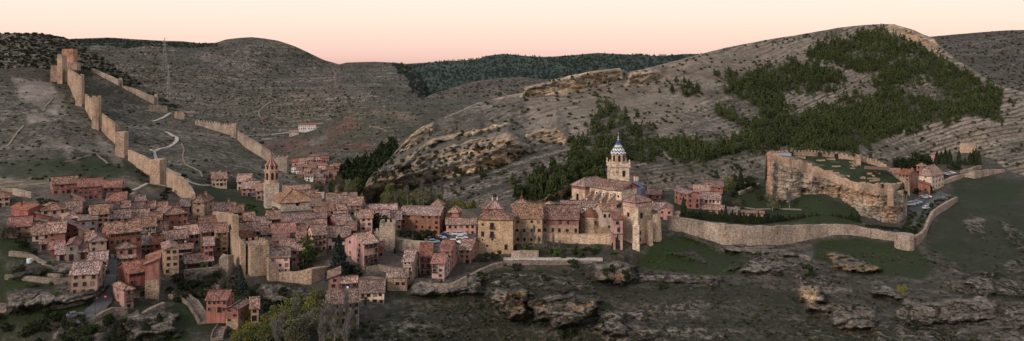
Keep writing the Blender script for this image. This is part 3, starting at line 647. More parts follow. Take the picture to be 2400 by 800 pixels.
M_SHUT=plain('closed_shutter',(.19,.145,.115),.8)
_WIN={}
def win_mesh(w,h,fr):
    key=(round(w,1),round(h,1),fr)
    if key not in _WIN:
        w,h,_=key; m=MB(); t=.11
        for x0,x1,z0,z1 in ((-w/2-t,w/2+t,-h/2-t,-h/2),(-w/2-t,w/2+t,h/2,h/2+t),(-w/2-t,-w/2,-h/2,h/2),(w/2,w/2+t,-h/2,h/2)):
            m.box(((x0+x1)/2,-.01,z0),(x1-x0,.14,z1-z0),0,0)
        m.box((0,.0,-h/2),(w,.06,h),0,1)
        m.box((0,-.035,-h/2),(.06,.03,h),0,2)
        _WIN[key]=m.mesh('window',[{'n':M_FRAME,'w':M_WFRAME,'d':M_BROWN,'s':M_BROWN}[fr],M_SHUT if fr=='s' else M_GLASS,M_WOOD])
    return _WIN[key]
_BAL={}
def bal_mesh(w):
    w=round(w,0)
    if w not in _BAL:
        m=MB(); m.box((0,-.45,-.12),(w,.9,.12),0,0)
        for x in np.arange(-w/2+.05,w/2,.32): m.box((x,-.86,0),(.05,.05,.95),0,1)
        m.box((0,-.86,.95),(w,.07,.06),0,1)
        for s in (-1,1): m.box((s*(w/2-.03),-.45,.95),(.05,.8,.05),0,1); m.box((s*(w/2-.03),-.45,.0),(.05,.05,.95),0,1)
        _BAL[w]=m.mesh('balcony',[M_WOOD,M_IRON])
    return _BAL[w]
_CH={}
def chim_mesh(c):
    if c not in _CH:
        m=MB(); m.box((0,0,-.9),(.75,.6,1.9),0,0); m.box((0,0,1.0),(.95,.8,.1),0,1)
        for s in (-1,1): m.box((s*.3,0,1.1),(.12,.6,.25),0,1)
        m.box((0,0,1.35),(1.0,.8,.12),0,1)
        _CH[c]=m.mesh('chimney',[W[c],T['tile']])
    return _CH[c]
_POT={}
HOUSES={}
def window(parent,x,y,z,rz,w,h,fr='n',name='window'):
    return put(name,win_mesh(w,h,fr),parent,(x,y,z),rz)

def house(label,x0,x1,yb,ye,side=0,roof='x',wall='red',tile='tile',fl=2,nw=3,d=8.0,Y=None,rh=None,name='house',cat='house',ns=None,bal=0,gal=0,beams=False,chim=None,fr=None,door=True,low=None,found=3.0,group=None,W_=None,o=.45,big=None,sheetname=None):
    if Y is None and not sheetname and name=='house' and 6.5<=d<=10: d+=2.5
    near=x1 if side>0 else x0 if side<0 else (x0+x1)/2
    y=Y if Y else (gY(near,yb) if not sheetname else surf(sheetname,near,yb).y)
    phi=math.atan((near-U0)/F); cp=math.cos(phi)
    sn=min(abs(side)*y*cp/F/d,.85); th=math.asin(sn)
    w=W_ or max(2.0,(x1-x0)*y*cp/F/math.cos(th)); H=max(2.2,(yb-ye)*y/F)
    p=P(near,yb,y)
    rz=-phi+(-th if side>0 else th if side<0 else 0)
    # base centre of the footprint
    lx=-w/2 if side>0 else w/2 if side<0 else 0
    cx=p.x+lx*math.cos(rz)-(d/2)*math.sin(rz); cy=p.y+lx*math.sin(rz)+(d/2)*math.cos(rz)
    root=empty(name,(cx,cy,p.z),rz,label=label,cat=cat,group=group)
    xa,xb,ya,yb2=-w/2,w/2,-d/2,d/2
    if rh is None: rh={'x':.40*d/2,'y':.36*w/2,'h':.42*min(w,d)/2,'p':.5*min(w,d)/2,'s':.3*d,'l':.3*w,'r':.3*w,'f':0}[roof]
    wm=wall_mesh(roof,xa,xb,ya,yb2,H,rh,found).build('wall',W[wall],root)
    if low:   # stone ground floor standing slightly proud
        m=MB(); hh=H*low[1]; m.box((0,0,-found+.05),(w+.08,d+.08,hh+found-.05)); m.build('base_course',W[low[0]],root)
    rf=roof_mesh(roof,xa,xb,ya,yb2,H,rh,o).build('roof',T[tile],root)
    r=random.random
    if not low and not beams and Y is None and wall in W and name=='house' and r()<.4:
        m=MB(); hh=H*random.uniform(.15,.38); m.box((0,0,-found+.05),(w+.08,d+.08,hh+found-.05)); m.build('base_course',W[random.choice(('stone','dstone','tan'))],root)
    if chim is None: chim=1 if r()<.55 else 0
    for i in range(chim):
        fx=random.uniform(-.35,.35)*w; fy=random.uniform(-.05,.25)*d
        zr={'x':H+rh*(1-abs(fy)/(d/2)),'y':H+rh*(1-abs(fx)/(w/2)),'s':H+rh*(fy/d+.5),'l':H+rh*(fx/w+.5),'r':H+rh*(.5-fx/w)}.get(roof,H+rh*.6)
        put('chimney',chim_mesh(wall if wall in ('red','pink','white','tan','deep') else 'tan'),rf,(fx,fy,zr),0)
    fr=fr or ('n' if r()<.7 else 'd')
    fh=H/fl
    def face(n,W0,place,main):
        if n<=0: return
        cw=W0/n
        for i in range(fl):
            isg=gal and main and i==fl-1
            if isg: continue
            for k in range(n):
                if r()<.10 and n*fl>2: continue
                ww=min(random.choice((.7,.8,.9,1.0)),cw*.55); hh=min(random.choice((.9,1.1,1.2,1.4)),fh*.52)
                if i==fl-1: hh*=.85
                s=-W0/2+cw*(k+.5)+random.uniform(-.12,.12)*cw; z=fh*(i+.52)+random.uniform(-.12,.12)
                if main and i==0 and door and k==n//2:
                    dh=min(2.1,fh*.8); m=place(s,dh/2); window(root,*m[:2],dh/2,m[2],1.1,dh,'d','door'); continue
                m=place(s,z); window(root,*m[:2],z,m[2],ww,hh,'s' if r()<.16 else fr)
                if main and bal and i>0 and k<bal and fl>1:
                    put('balcony',bal_mesh(ww+1.0),root,(m[0],m[1]-.02,z-hh/2-.15),0)
    face(nw,w,lambda s,z:(s,ya-.03,0),True)
    nsd=ns if ns is not None else max(1,int(d/3.8))
    if side>0: face(nsd,d,lambda s,z:(xb+.03,s,R(90)),False)
    elif side<0: face(nsd,d,lambda s,z:(xa-.03,s,R(-90)),False)
    if gal:   # open loggia under the eave
        g=MB(); gh=min(1.5,fh*.62); z0=H-gh-.15; gw=w*gal
        g.box((0,ya-.03,z0),(gw,.06,gh),0,0)
        for x in np.linspace(-gw/2,gw/2,max(3,int(gw/1.4)+1)): g.box((x,ya-.1,z0),(.12,.14,gh),0,1)
        g.box((0,ya-.1,z0+.75),(gw,.1,.08),0,1); g.box((0,ya-.1,z0-.12),(gw+.2,.2,.14),0,1)
        g.build('gallery',[M_GLASS,M_BROWN],root)
    if beams:
        b=MB()
        for i in range(1,fl): b.box((0,ya-.03,fh*i-.1),(w,.1,.18))
        n=max(3,int(w/1.5))
        for k in range(n+1):
            x=-w/2+w*k/n; x=min(max(x,-w/2+.1),w/2-.1); b.box((x,ya-.02,fh*.0+ (fh if fl>1 else 0)),(.13,.09,H-(fh if fl>1 else 0)-.05))
        b.build('timber_frame',M_BEAM,root)
    HOUSES[label]=root
    return root

H=house
# --- upper terrace under the hill, left
H('red house with tall shuttered windows at the left end of the hillside terrace',124,184,458,432,-6,'x','red','tile',2,4,beams=True,chim=0)
H('long red half-timbered house in the middle of the hillside terrace',184,240,467,436,0,'x','deep','red',3,5,beams=True,chim=2,d=9)
H('pink half-timbered house at the right end of the hillside terrace',241,284,458,438,4,'x','pink','red',2,3,beams=True)
H('low stone house with a red roof below the hillside terrace',250,294,484,469,5,'x','stone','red',1,2,d=9,chim=0)
H('pale plank-walled house with a hip roof at the left edge',-22,22,484,461,3,'h','pale','tile',2,3,d=9)
H('large blind deep red house with a steep gable left of centre terrace',66,116,520,492,-40,'y','deep','red',2,0,d=9,ns=0,chim=1,door=False)
H('broad dark house under a plain red-brown roof at the left edge',20,72,556,528,6,'x','brown','red',2,3,d=11,chim=0)
H('grey-pink house with two rows of dark windows above the tiled lean-to',98,154,522,493,-4,'h','pale','tile',2,3,d=9,chim=0)
H('house with a wide speckled roof right of the grey-pink house',154,190,518,496,4,'x','pink','tile',1,2,d=14,chim=0)
H('small red house with a tilted roof below the half-timbered terrace',170,197,490,472,0,'r','red','light',2,1,d=6,rh=2.2,chim=0)
H('narrow tan house with a pale hip roof left of the plank building',152,185,542,512,-10,'h','tan','light',3,2,d=7)
H('grey plank-clad building with a flat roof',184,227,548,516,0,'f','grey','dark',2,2,d=8,chim=0)
H('little deep red lean-to below the blind red house',84,118,524,510,0,'r','deep','light',1,1,d=5,rh=1.5,chim=0,door=False)
H('long tan lean-to house above the cream cottage',70,112,538,526,0,'r','tan','light',1,2,d=6,rh=1.2,chim=0)
H('red house with four dark windows under a pale speckled roof',112,152,582,543,5,'x','red','light',3,2,d=9,chim=0)
H('cream cottage with a long low tiled roof',76,118,565,549,0,'x','cream','light',1,2,d=10,chim=1)
H('pink cottage end joined to the cream cottage',118,132,568,549,4,'x','pink','light',2,1,d=8,chim=0)
H('blind red house with a lean-to roof beside the narrow tan house',153,184,562,534,0,'r','deep','tile',2,2,d=7,rh=2.0,chim=0)
H('small dark red gabled house below the plank building',184,206,574,545,0,'r','brown','light',3,1,d=6,rh=1.5)
H('tiny pink hut on the garden terrace by the cream cottage',95,113,586,572,0,'x','pink','light',1,1,d=4,name='hut',cat='hut',chim=0)
# --- second rows, left
H('big pink house under a broad mottled roof with a side gable',218,255,534,503,-14,'x','pink','tile',3,3,d=10,chim=0)
H('pink house with a low front and wide mottled roof and skylight',255,304,530,510,4,'x','pink','tile',2,3,d=11,chim=0)
H('low cream cottage with one small window',296,334,505,492,3,'x','cream','tile',1,1,d=7,chim=0)
H('small dark house highest on the right of the hillside gardens',318,341,484,471,-3,'x','red','tile',2,1,d=6)
H('pink house with two white windows behind the town roofs',330,362,502,488,3,'x','pink','tile',2,2,d=8,fr='w')
H('tan house squeezed between mottled roofs left of the big red house',306,348,524,514,0,'x','tan','tile',1,2,d=9)
H('tan house with a mottled roof just left of the big square red house',337,372,528,514,0,'x','tan','tile',2,2,d=9)
H('mauve-grey house with three pale shutters',326,366,558,532,-6,'x','grey','tile',2,3,d=9,fr='w')
H('long dark red house with a gallery of windows under a wide roof',255,333,592,547,-16,'x','red','tile',3,6,d=9,gal=.9,beams=True,chim=1)
H('old tan house with a rounded tiled roof beside the street',211,250,606,566,-6,'h','tan','light',3,2,d=9,chim=0)
H('red corner house with a low hip roof at the top of the street',274,318,604,582,-4,'h','red','dark',1,2,d=8,chim=1)
H('long ochre and red house above the balconied red house',316,378,602,571,3,'x','ochre','dark',3,5,d=9,chim=1)
H('grey gabled house with a red roof by the open barn',156,184,610,573,10,'y','grey','red',2,1,d=8,ns=1,chim=0)
H('house with a large pale speckled roof over the street bend',205,247,650,622,10,'x','tan','light',2,3,d=11,rh=3.2,chim=0)
H('stone-fronted old house with a garage door beside the paved street',166,228,706,640,20,'x','tan','light',4,3,d=11,chim=0,low=('stone',.45))
H('tall red house with two long wooden balconies above the ravine',302,352,700,640,-26,'x','deep','red',4,4,d=11,chim=1,gal=.95,bal=4,low=('stone',.3))
H('tall red wing with a stone foot at the end of the balconied house',340,372,702,617,4,'l','red','red',4,0,d=10,rh=1.2,chim=0,low=('stone',.55),door=False,ns=0)
H('narrow red and pink tower-like house at the road edge',291,313,727,679,-28,'p','pink','light',3,1,d=6.5,ns=1,chim=0,bal=1,door=False)
# --- around the big red house
H('big square red house with a hip roof in the middle of town',384,441,545,503,-18,'h','red','tile',3,4,d=10,chim=2,fr='n')
H('house with a long low mottled roof behind the big square red house',352,392,505,493,0,'x','brown','tile',2,3,d=8)
H('small dark house just below the city wall',424,444,505,483,0,'x','brown','dark',2,1,d=8,chim=0)
H('square rubble tower house with a hip roof under the city wall',452,478,530,472,22,'p','stone','tile',4,1,d=9.5,ns=2,name='tower_house',cat='tower house',chim=1,rh=2.6,door=False)
H('pink house with a mottled roof right of the rubble tower house',500,546,514,492,3,'x','pink','tile',2,3,d=11,gal=.4)
H('tall orange-red house with a dark loft opening beside the green slope',545,570,532,497,0,'x','orange','tile',3,2,d=8,gal=.7)
H('red-gabled house with a mottled roof in front of the tower house',474,522,552,528,-16,'x','red','tile',2,3,d=8,chim=0)
H('tall narrow tan house with a beamed front above the round terrace',505,534,601,545,-10,'x','tan','tile',5,2,d=8,bal=1,low=('stone',.2))
H('narrow dark red house with stepped lean-to roofs',470,495,600,543,0,'x','red','tile',4,2,d=7,gal=.8)
H('low red lean-to house with a light roof above the walled garden',478,500,600,574,0,'s','red','light',2,2,d=5,chim=0,Y=289)
H('pink house with an L-shaped pale roof in the town centre',418,468,580,552,-18,'x','pink','light',2,4,d=9,chim=1)
H('pink house front with a low pale roof attached to the town centre',388,440,592,562,-10,'x','pink','light',2,3,d=8,chim=1)
H('small grey-pink house with two pale windows left of the town centre',364,392,560,539,0,'x','pale','tile',2,2,d=8,fr='w')
H('mauve house with a mottled roof at the left of the big square red house',356,378,552,516,0,'x','pale','tile',3,2,d=8)
H('low house under a dark mottled roof above the tan gabled house',372,411,588,573,0,'x','grey','tile',1,3,d=9)
H('tan gabled house with a projecting dark gallery above the ravine',385,419,644,585,-6,'y','tan','light',4,2,d=8,low=('stone',.25),chim=0)
H('house with a white glazed gallery and a pale roof',408,451,608,583,0,'x','white','light',2,4,d=6,gal=.95,chim=1)
H('red house above the ravine at the left of the tan gabled house',358,380,612,572,0,'x','red','red',3,1,d=7)
H('low dark porch house with a tan roof above the stone terrace',434,486,633,619,-3,'x','brown','light',1,4,d=7,gal=.8,chim=0)
H('tiny white-fronted house at the end of the porch house',480,498,626,612,0,'x','white','light',1,2,d=5,chim=0)
# --- behind: hillside houses and church quarter
H('pale stone house with three windows on the hillside by the path',497,532,437,420,-3,'x','cream','light',2,4,d=10,chim=1)
H('pink-gabled wing on the hillside between two pale stone wings',530,556,440,417,2,'y','pink','light',2,2,d=9,chim=0,Y=430,rh=1.2)
H('pale gabled house at the right end of the hillside group',556,588,446,424,4,'x','cream','light',2,3,d=10,chim=0)
H('long pink house with three roofs and a blue car in front',566,604,460,441,8,'x','pink','light',2,3,d=12,chim=1)
H('house with a red roof touching the left of the octagonal church tower',600,624,468,447,0,'x','tan','orange',2,2,d=10,chim=0)
H('house with a broad mottled roof behind the round-window church',664,726,474,450,0,'x','red','light',2,4,d=12)
H('lower mottled house behind the right end of the round-window church',690,744,482,462,0,'x','red','light',2,4,d=11)
H('red-roofed house with a blue-grey front at the edge of the river wood',726,748,484,470,3,'x','red','tile',2,2,d=8)
H('small white house with blue shutters at the edge of the river wood',744,757,482,464,2,'x','white','light',2,2,d=7,chim=0,fr='d')
H('grey-fronted house below the small white house',728,752,500,482,3,'x','grey','tile',2,2,d=8)
H('gabled house with a wide dark loggia in the row below the church',630,660,538,514,-10,'x','cream','tile',2,2,d=9,gal=.75)
H('long tan house with a broad roof right below the church',662,764,542,520,0,'x','tan','tile',2,7,d=11,chim=1)
H('small tan house with a dark attic window left of the loggia house',574,598,538,517,-5,'x','tan','tile',2,2,d=8)
H('pink-grey house under a dark plain roof left of the loggia house',596,634,545,528,0,'x','pale','dark',2,3,d=9)
H('long pink house with a mottled roof directly behind the crenellated tower',548,612,572,545,-6,'x','pink','tile',2,5,d=9,chim=1)
H('pink lean-to with a dark gallery behind the crenellated tower',556,590,580,557,0,'s','pink','red',2,3,d=5,gal=.9,chim=0,Y=308)
H('small pink house with two windows right of the long pink house',614,634,570,549,0,'x','pink','tile',2,2,d=8)
H('salmon house with a bright red-tiled roof in the middle of town',640,694,580,547,-8,'x','pink','red',3,4,d=9,chim=0)
H('pink ground-floor extension with a small red roof on the salmon house',642,677,582,563,0,'s','pink','red',1,2,d=5,Y=304,chim=0)
H('low house with a grey mottled roof right of the salmon house',694,724,566,550,0,'x','pink','tile',2,2,d=10)
H('house with a mottled roof and pale gable right of the dark cedar',720,764,556,536,0,'x','pale','tile',2,3,d=9)
H('pink gabled house with a light roof just above the crenellated tower',604,642,598,574,0,'y','pink','light',2,3,d=7,gal=0)
H('pink-grey house with a wooden balcony right of the crenellated tower',656,685,622,583,5,'x','pale','light',3,2,d=8,bal=1)
H('pink house with a brown door beside the cedar',684,712,632,586,0,'x','pink','light',3,2,d=7,chim=0)
H('peeling house with a dark roof growing out of the rampart',632,679,656,602,0,'x','pale','dark',4,3,d=8,low=('stone',.45),fr='w',chim=0,door=False)
H('small dark cottage with a white window behind the peeling house',640,657,598,581,0,'x','white','red',1,1,d=5,chim=0)
# --- right-hand part of the town core
H('red-roofed pink house at the back of town near the cliff foot',800,830,486,467,0,'h','pink','orange',2,2,d=9,chim=0)
H('house with a mottled roof at the back of town left of the red-roofed one',766,812,488,471,0,'x','tan','tile',2,3,d=10)
H('dark house with a skylit roof in the back row',778,818,494,478,0,'x','brown','dark',2,3,d=9)
H('pink house with a grey stone side at the end of the back row',817,845,504,481,12,'x','pink','light',3,2,d=9)
H('tiny stone hut below the cliff at the back of town',822,836,470,460,0,'x','grey','dark',1,1,d=5,name='hut',cat='hut',chim=0)
H('cream corner house with a pale roof in the back quarter',797,814,518,497,-16,'x','cream','light',2,2,d=8)
H('pink house with a mottled roof left of the cream corner house',756,784,516,494,0,'x','pink','tile',2,2,d=9)
H('large house with a broad pale roof and a blind red gable',792,828,541,527,-26,'x','deep','light',1,4,d=13,ns=0,chim=0)
H('small red house with a low mottled roof behind the long tan house',738,765,520,504,0,'x','red','tile',1,2,d=7,chim=0)
H('tall pink house with iron balconies right of the cedar',736,765,604,551,-14,'x','pale','tile',4,3,d=9,bal=2,chim=0)
H('dark galleried house with a pale end beside the blue spruce',768,820,588,555,0,'x','cream','tile',2,5,d=10,gal=.6,bal=0)
H('low house under the broad pale roof beside the round tower',812,834,556,539,0,'x','tan','tile',1,2,d=8,chim=0)
H('pinkish house tucked behind the round tower',844,872,552,510,4,'x','pale','light',4,2,d=8)
H('row house with pink and white front left of the orange-red palace',874,912,534,514,0,'x','pink','light',2,3,d=12)
H('house with a pale rambling roof next to the orange-red palace',906,940,538,515,0,'x','pink','light',2,3,d=12)
H('wide house with a jumble of pale roofs behind the dark pine',866,930,512,498,0,'x','tan','light',1,4,d=12)
H('big pink corner house with a half-timbered side by the square tower',853,887,634,572,-46,'x','pink','light',5,3,d=10,ns=2,bal=3,chim=0,low=('stone',.18))
H('little red annex squeezed against the square tower',886,898,604,577,0,'x','red','red',2,1,d=5,chim=0,door=False)
H('small red house with a tilted roof above the riverside wood',770,796,690,652,0,'l','red','light',3,1,d=7,rh=1.2,chim=0,door=False)
H('orange house with blue laundry on its balcony',798,836,690,662,0,'x','orange','light',2,3,d=6,bal=3,chim=0)
H('old stone house with a dark roof and a small balcony by the hill foot',842,900,714,684,3,'x','cream','dark',2,4,d=9,bal=1,chim=0)
H('grey riverside barn with a mossy dark roof behind bare trees',772,842,764,712,-10,'x','grey','dark',3,5,d=11,name='barn',cat='barn',chim=0)
H('square stone hut with a dark roof below the rampart',908,954,682,648,2,'x','stone','dark',1,3,d=8,name='hut',cat='hut',chim=0,door=False)
H('tall narrow weathered house with a turquoise window',944,966,670,612,16,'x','tan','light',5,2,d=8,fr='w',chim=0,low=('stone',.6))
H('tall pink house with three tiers of wooden balconies above the crag',984,1011,661,600,4,'x','pink','red',4,2,d=14,bal=2,chim=1,Y=292)
H('pale pink house with a stone ground floor on the edge of the crag',1012,1041,664,617,14,'x','pale','red',4,2,d=9,low=('stone',.22),bal=1,chim=0,Y=285)
H('deep pink house with iron balconies rising behind the pale pink one',1030,1056,640,588,18,'x','pink','red',4,2,d=11,bal=1,chim=0,Y=297)
H('pink house with a pale tilted roof below the bishop palace',1076,1102,618,586,24,'x','pink','light',3,2,d=10,chim=1)
# --- orange-red palace and car park houses
K1=H('long orange-red palace with square windows above the car park garden',936,1030,552,504,16,'x','orange','light',4,6,d=11,chim=0,name='palace',cat='palace',rh=2.2)
H('upper pink wing with a long dark roof behind the orange-red palace',955,1030,530,504,2,'h','pink','tile',2,4,d=8,chim=1,Y=362,rh=1.3)
H('square pink lookout tower with a small hip roof behind the orange-red palace',1012,1035,530,480,7,'p','red','light',5,2,d=5.5,ns=1,name='lookout_tower',cat='tower',chim=0,Y=366,door=False,rh=1.8)
H('old pink house with a wide pale roof behind the parked cars',1046,1116,553,525,0,'x','pink','light',2,5,d=9.2,chim=0,rh=1.5,name='old_house')
H('square red lookout turret rising from the roof behind the parked cars',1049,1075,546,497,8,'p','red','light',4,2,d=6,ns=1,name='lookout_tower',cat='tower',chim=0,Y=347,door=False,rh=2.0)
# --- bishop palace and its wings
BP=H('golden stone bishop palace block with framed balconied windows',1120,1202,598,514,6,'h','pal','tile',5,0,d=9.5,chim=0,name='palace',cat='palace',rh=2.5,low=None,found=4,Y=315)
H('long golden stone wing with tall windows behind bare poplars',1204,1271,572,510,0,'x','pal','tile',3,4,d=13,name='palace_wing',cat='palace',chim=1,door=False,rh=4)
H('red-plastered wing on a stone base with a curved mottled roof',1270,1356,568,513,0,'x','stone','tile',3,5,d=13,name='palace_wing',cat='palace',chim=0,door=False,rh=4)
H('hip-roofed tower with a spike finial above the golden stone wing',1199,1246,560,486,0,'p','pink','light',5,0,d=8,name='palace_tower',cat='tower',chim=0,Y=345,door=False,rh=3.0)
H('hip-roofed block with two finials behind the bishop palace',1142,1178,560,488,0,'p','pink','light',5,0,d=8,name='palace_tower',cat='tower',chim=0,Y=338,door=False,rh=2.6)
H('little red roof turret with a small dome behind the bishop palace',1132,1142,540,486,0,'p','red','light',5,0,d=2.2,name='roof_turret',cat='turret',chim=0,Y=334,door=False,rh=.8)
H('small red clock turret with a hip roof above the red wing',1274,1294,540,479,4,'p','red','light',5,0,d=4,name='clock_turret',cat='turret',chim=0,Y=343,door=False,rh=1.0)
H('pink house with a dark roof between the red wing and the cathedral',1315,1358,545,487,0,'x','pink','tile',3,0,d=10,chim=1,Y=345,door=False)
# --- right of the cathedral
H('red house with a mottled roof directly right of the cathedral',1516,1548,482,456,6,'x','red','tile',2,2,d=9,Y=395,chim=0)
H('pink gabled sacristy with a pale roof against the cathedral apse',1542,1576,520,492,0,'y','pink','light',2,2,d=13,Y=352,chim=0)
H('small pink outbuilding on the rampart right of the sacristy',1576,1592,522,500,0,'f','pink','light',1,1,d=4,Y=354,chim=0,name='outbuilding',cat='outbuilding')
H('pale pink house with a red gable in the rampart garden',1612,1640,488,455,-32,'y','red','light',3,2,d=9,ns=3,bal=0,chim=0)
H('cream house with a pale roof joined to the red gable',1640,1688,492,468,4,'x','cream','light',2,5,d=9,chim=0)
H('long low tiled house in front of the cream garden house',1612,1694,508,492,5,'x','tan','light',1,6,d=7,chim=0,Y=375)
H('small red lookout block behind the garden houses',1616,1634,460,440,0,'p','red','light',2,2,d=6,chim=0,Y=418)
H('low red house with a long roof behind the garden houses',1650,1694,458,439,3,'x','red','tile',2,3,d=9)
H('mottled-roof cottage between the garden houses',1626,1662,470,450,2,'x','pink','light',1,2,d=9)
H('low garden shed with a flat roof behind the cypress hedge',1706,1732,514,503,0,'s','tan','dark',1,2,d=6,chim=0,Y=378,name='garden_shed',cat='shed')
H('long stone shed with a pale flat top behind the cypress hedge',1734,1790,514,500,0,'f','stone','light',1,3,d=6,chim=0,Y=378,name='garden_shed',cat='shed')
H('red and cream hotel wing with a bright red roof by the castle end',2106,2130,444,410,22,'x','pink','red',4,3,d=11,chim=1,Y=458)
H('large cream house with a broad hip roof and lantern at the far car park',2152,2184,444,411,28,'h','cream','light',3,1,d=17,ns=4,chim=0,Y=462,rh=4.2)
H('square lantern turret on top of the large cream house',2148,2166,440,389,5,'p','red','light',5,2,d=5,Y=474,chim=0,name='roof_lantern',cat='turret',door=False,rh=1.3)
H('red-roofed house half hidden behind the castle end',2082,2108,424,405,0,'x','red','red',2,2,d=10,Y=478,chim=0)
H('little pink house among the dark trees near the square tower',2182,2202,392,361,3,'p','pink','light',3,1,d=6,Y=520,chim=0)
H('low red annex beside the far car park',2154,2180,452,434,0,'r','red','red',1,1,d=8,Y=452,chim=0,rh=1.5)

# --- lean-tos and small houses that close the rows
H('open dark barn under a small pale roof by the grey gabled house',184,204,608,590,0,'s','brown','light',1,1,d=6,name='barn',cat='barn',chim=0)
H('low lean-to with a pale roof tucked above the balconied red house',284,316,620,608,0,'s','tan','light',1,2,d=6,chim=0,name='lean_to',cat='lean-to')
H('small red shop-like block on the roofs above the balconied gallery house',287,316,534,522,0,'f','red','tile',1,1,d=4,chim=0,name='lean_to',cat='lean-to')
H('narrow brown house wedged left of the rounded-roof old house',204,216,592,562,0,'x','brown','tile',3,1,d=7,chim=0)
H('low red house behind the ochre and red house',334,372,560,546,0,'x','red','tile',1,3,d=8)
H('small pink house behind the pale L-shaped roof',430,464,548,535,0,'x','pink','tile',1,2,d=8)
H('low tan house with a brown roof left of the round stone rampart',480,500,530,515,0,'x','tan','tile',1,1,d=8)
H('red house stepping down right of the pink house by the rubble tower',522,548,540,516,0,'x','red','tile',2,2,d=8)
H('pink house with a tiny attic window in the row above the peeling house',604,640,610,596,0,'x','pink','light',1,3,d=7,chim=0)
H('narrow deep red house between the salmon house and the pale-gabled house',696,716,585,562,0,'x','deep','tile',2,1,d=8)
H('low tan house filling the row left of the round tower',784,812,528,514,0,'x','tan','light',1,2,d=8)
H('red-roofed shed in front of the cream cottage gardens',118,150,600,590,0,'s','red','red',1,1,d=5,chim=0,name='shed',cat='shed')
H('low stone sheep shed with a tiled roof on the garden terrace',132,156,612,601,0,'s','stone','light',1,1,d=5,chim=0,name='shed',cat='shed')
H('brown house with a mottled roof behind the tan gabled house',372,402,612,592,0,'x','brown','tile',2,2,d=7)
H('pale house with a low roof above the red leaning houses',232,262,512,500,0,'x','pale','tile',1,2,d=8)
H('red house with a short roof left of the low cream cottage',286,304,500,486,0,'x','red','tile',1,1,d=7)
# ------------------------------------------------------------------ roads, paths, car parks
def path(name,pts,wd,mat,sheetname='ground',lift=.3,label=None):
    C3=[]
    for (a,b),(c,d) in zip(pts[:-1],pts[1:]):
        n=max(2,int(math.hypot(c-a,d-b)/3))
        for i in range(n): t=i/n; C3.append(surf(sheetname,a+(c-a)*t,b+(d-b)*t))
    C3.append(surf(sheetname,*pts[-1])); n=len(C3)
    for _ in range(2): C3=[C3[0]]+[(C3[i-1]+C3[i]*2+C3[i+1])/4 for i in range(1,n-1)]+[C3[-1]]
    m=MB(); vs=[]
    for i,c in enumerate(C3):
        t=C3[min(i+1,n-1)]-C3[max(i-1,0)]; s=Vector((t.y,-t.x,0)); s=s.normalized()*wd*.34*random.uniform(.8,1.15)
        for k,zz in ((-1,-.5),(-1,lift),(1,lift),(1,-.5)): vs.append((c.x+s.x*k,c.y+s.y*k,c.z+zz))
    fs=[]
    for i in range(n-1):
        for k in range(3): fs.append((i*4+k,(i+1)*4+k,(i+1)*4+k+1,i*4+k+1))
    m.add(vs,fs); return m.build(name,mat,kind='structure')
def patch(name,poly,mat,lift=.15,step=2.0,sheetname='ground'):
    us=np.arange(min(p[0] for p in poly),max(p[0] for p in poly)+step,step); vs_=np.arange(min(p[1] for p in poly),max(p[1] for p in poly)+step,step)
    U,V=np.meshgrid(us,vs_,indexing='ij'); ins=poly_mask(U+step/2,V+step/2,poly); idx={};m=MB();vv=[];ff=[]
    def vid(i,j):
        if (i,j) not in idx: idx[(i,j)]=len(vv); q=surf(sheetname,us[i],vs_[j]); vv.append((q.x,q.y,q.z+lift))
        return idx[(i,j)]
    for i in range(len(us)-1):
        for j in range(len(vs_)-1):
            if ins[i,j]: ff.append((vid(i,j),vid(i,j+1),vid(i+1,j+1),vid(i+1,j)))
    m.add(vv,ff); return m.build(name,mat,kind='structure',smooth=True)
path('path',[(352,352),(362,355),(372,351),(392,344),(408,338),(416,329),(414,322),(402,316),(388,310)],2.6,M_PATH)
path('path',[(354,283),(372,280),(388,273),(400,265)],2.6,M_PATH)
path('path',[(362,356),(366,370),(380,392),(402,405),(430,417),(442,428),(470,434),(500,434)],2.4,M_PATH)
path('path',[(425,338),(432,350),(427,368),(434,385),(452,395),(470,405),(474,418)],1.0,M_EARTH)
path('path',[(0,352),(10,347),(25,333),(40,312),(55,296)],1.4,M_EARTH)
path('path',[(100,262),(115,240),(125,228)],1.2,M_EARTH)
path('path',[(310,447),(330,438),(345,430),(395,436)],2.0,M_PATH)
path('path',[(-20,441),(30,437),(70,434),(120,430)],2.6,M_EARTH)
path('path',[(150,378),(200,370),(225,362),(255,388)],1.2,M_EARTH)
path('road',[(1180,607),(1230,607),(1290,608),(1350,609),(1412,608)],3.0,M_PATH,lift=.4)
path('path',[(1720,484),(1770,492),(1830,491),(1880,492)],1.8,M_EARTH)
path('track',[(1868,270),(1915,247),(1960,225),(2010,200),(2060,176),(2110,158)],2.4,M_EARTH,'hillside')
path('track',[(1548,345),(1560,365),(1572,378)],1.6,M_EARTH,'hillside')
path('road',[(565,322),(610,315),(650,311),(690,310),(720,312)],6,M_PATH,'terraced_hill',.8)
path('track',[(610,275),(605,262),(620,252),(640,240)],3,M_EARTH,'terraced_hill',.8)
path('track',[(872,222),(866,233),(860,238),(852,250)],2.2,M_EARTH,'terraced_hill',1.0)
path('track',[(866,292),(880,294),(892,299),(908,308)],1.3,M_EARTH,'reddish_hill',.6)
path('track',[(1140,210),(1170,215),(1195,228)],2.5,M_EARTH,'purple_hill',.6)
patch('street',[(256,598),(272,598),(276,632),(266,690),(262,712),(235,745),(190,770),(160,768),(180,748),(222,712),(243,682),(250,640)],M_ASPH,.45)
patch('parking_lot',[(1000,573),(1040,545),(1060,543),(1112,546),(1120,560),(1100,582),(1040,584)],M_ASPH,.35)
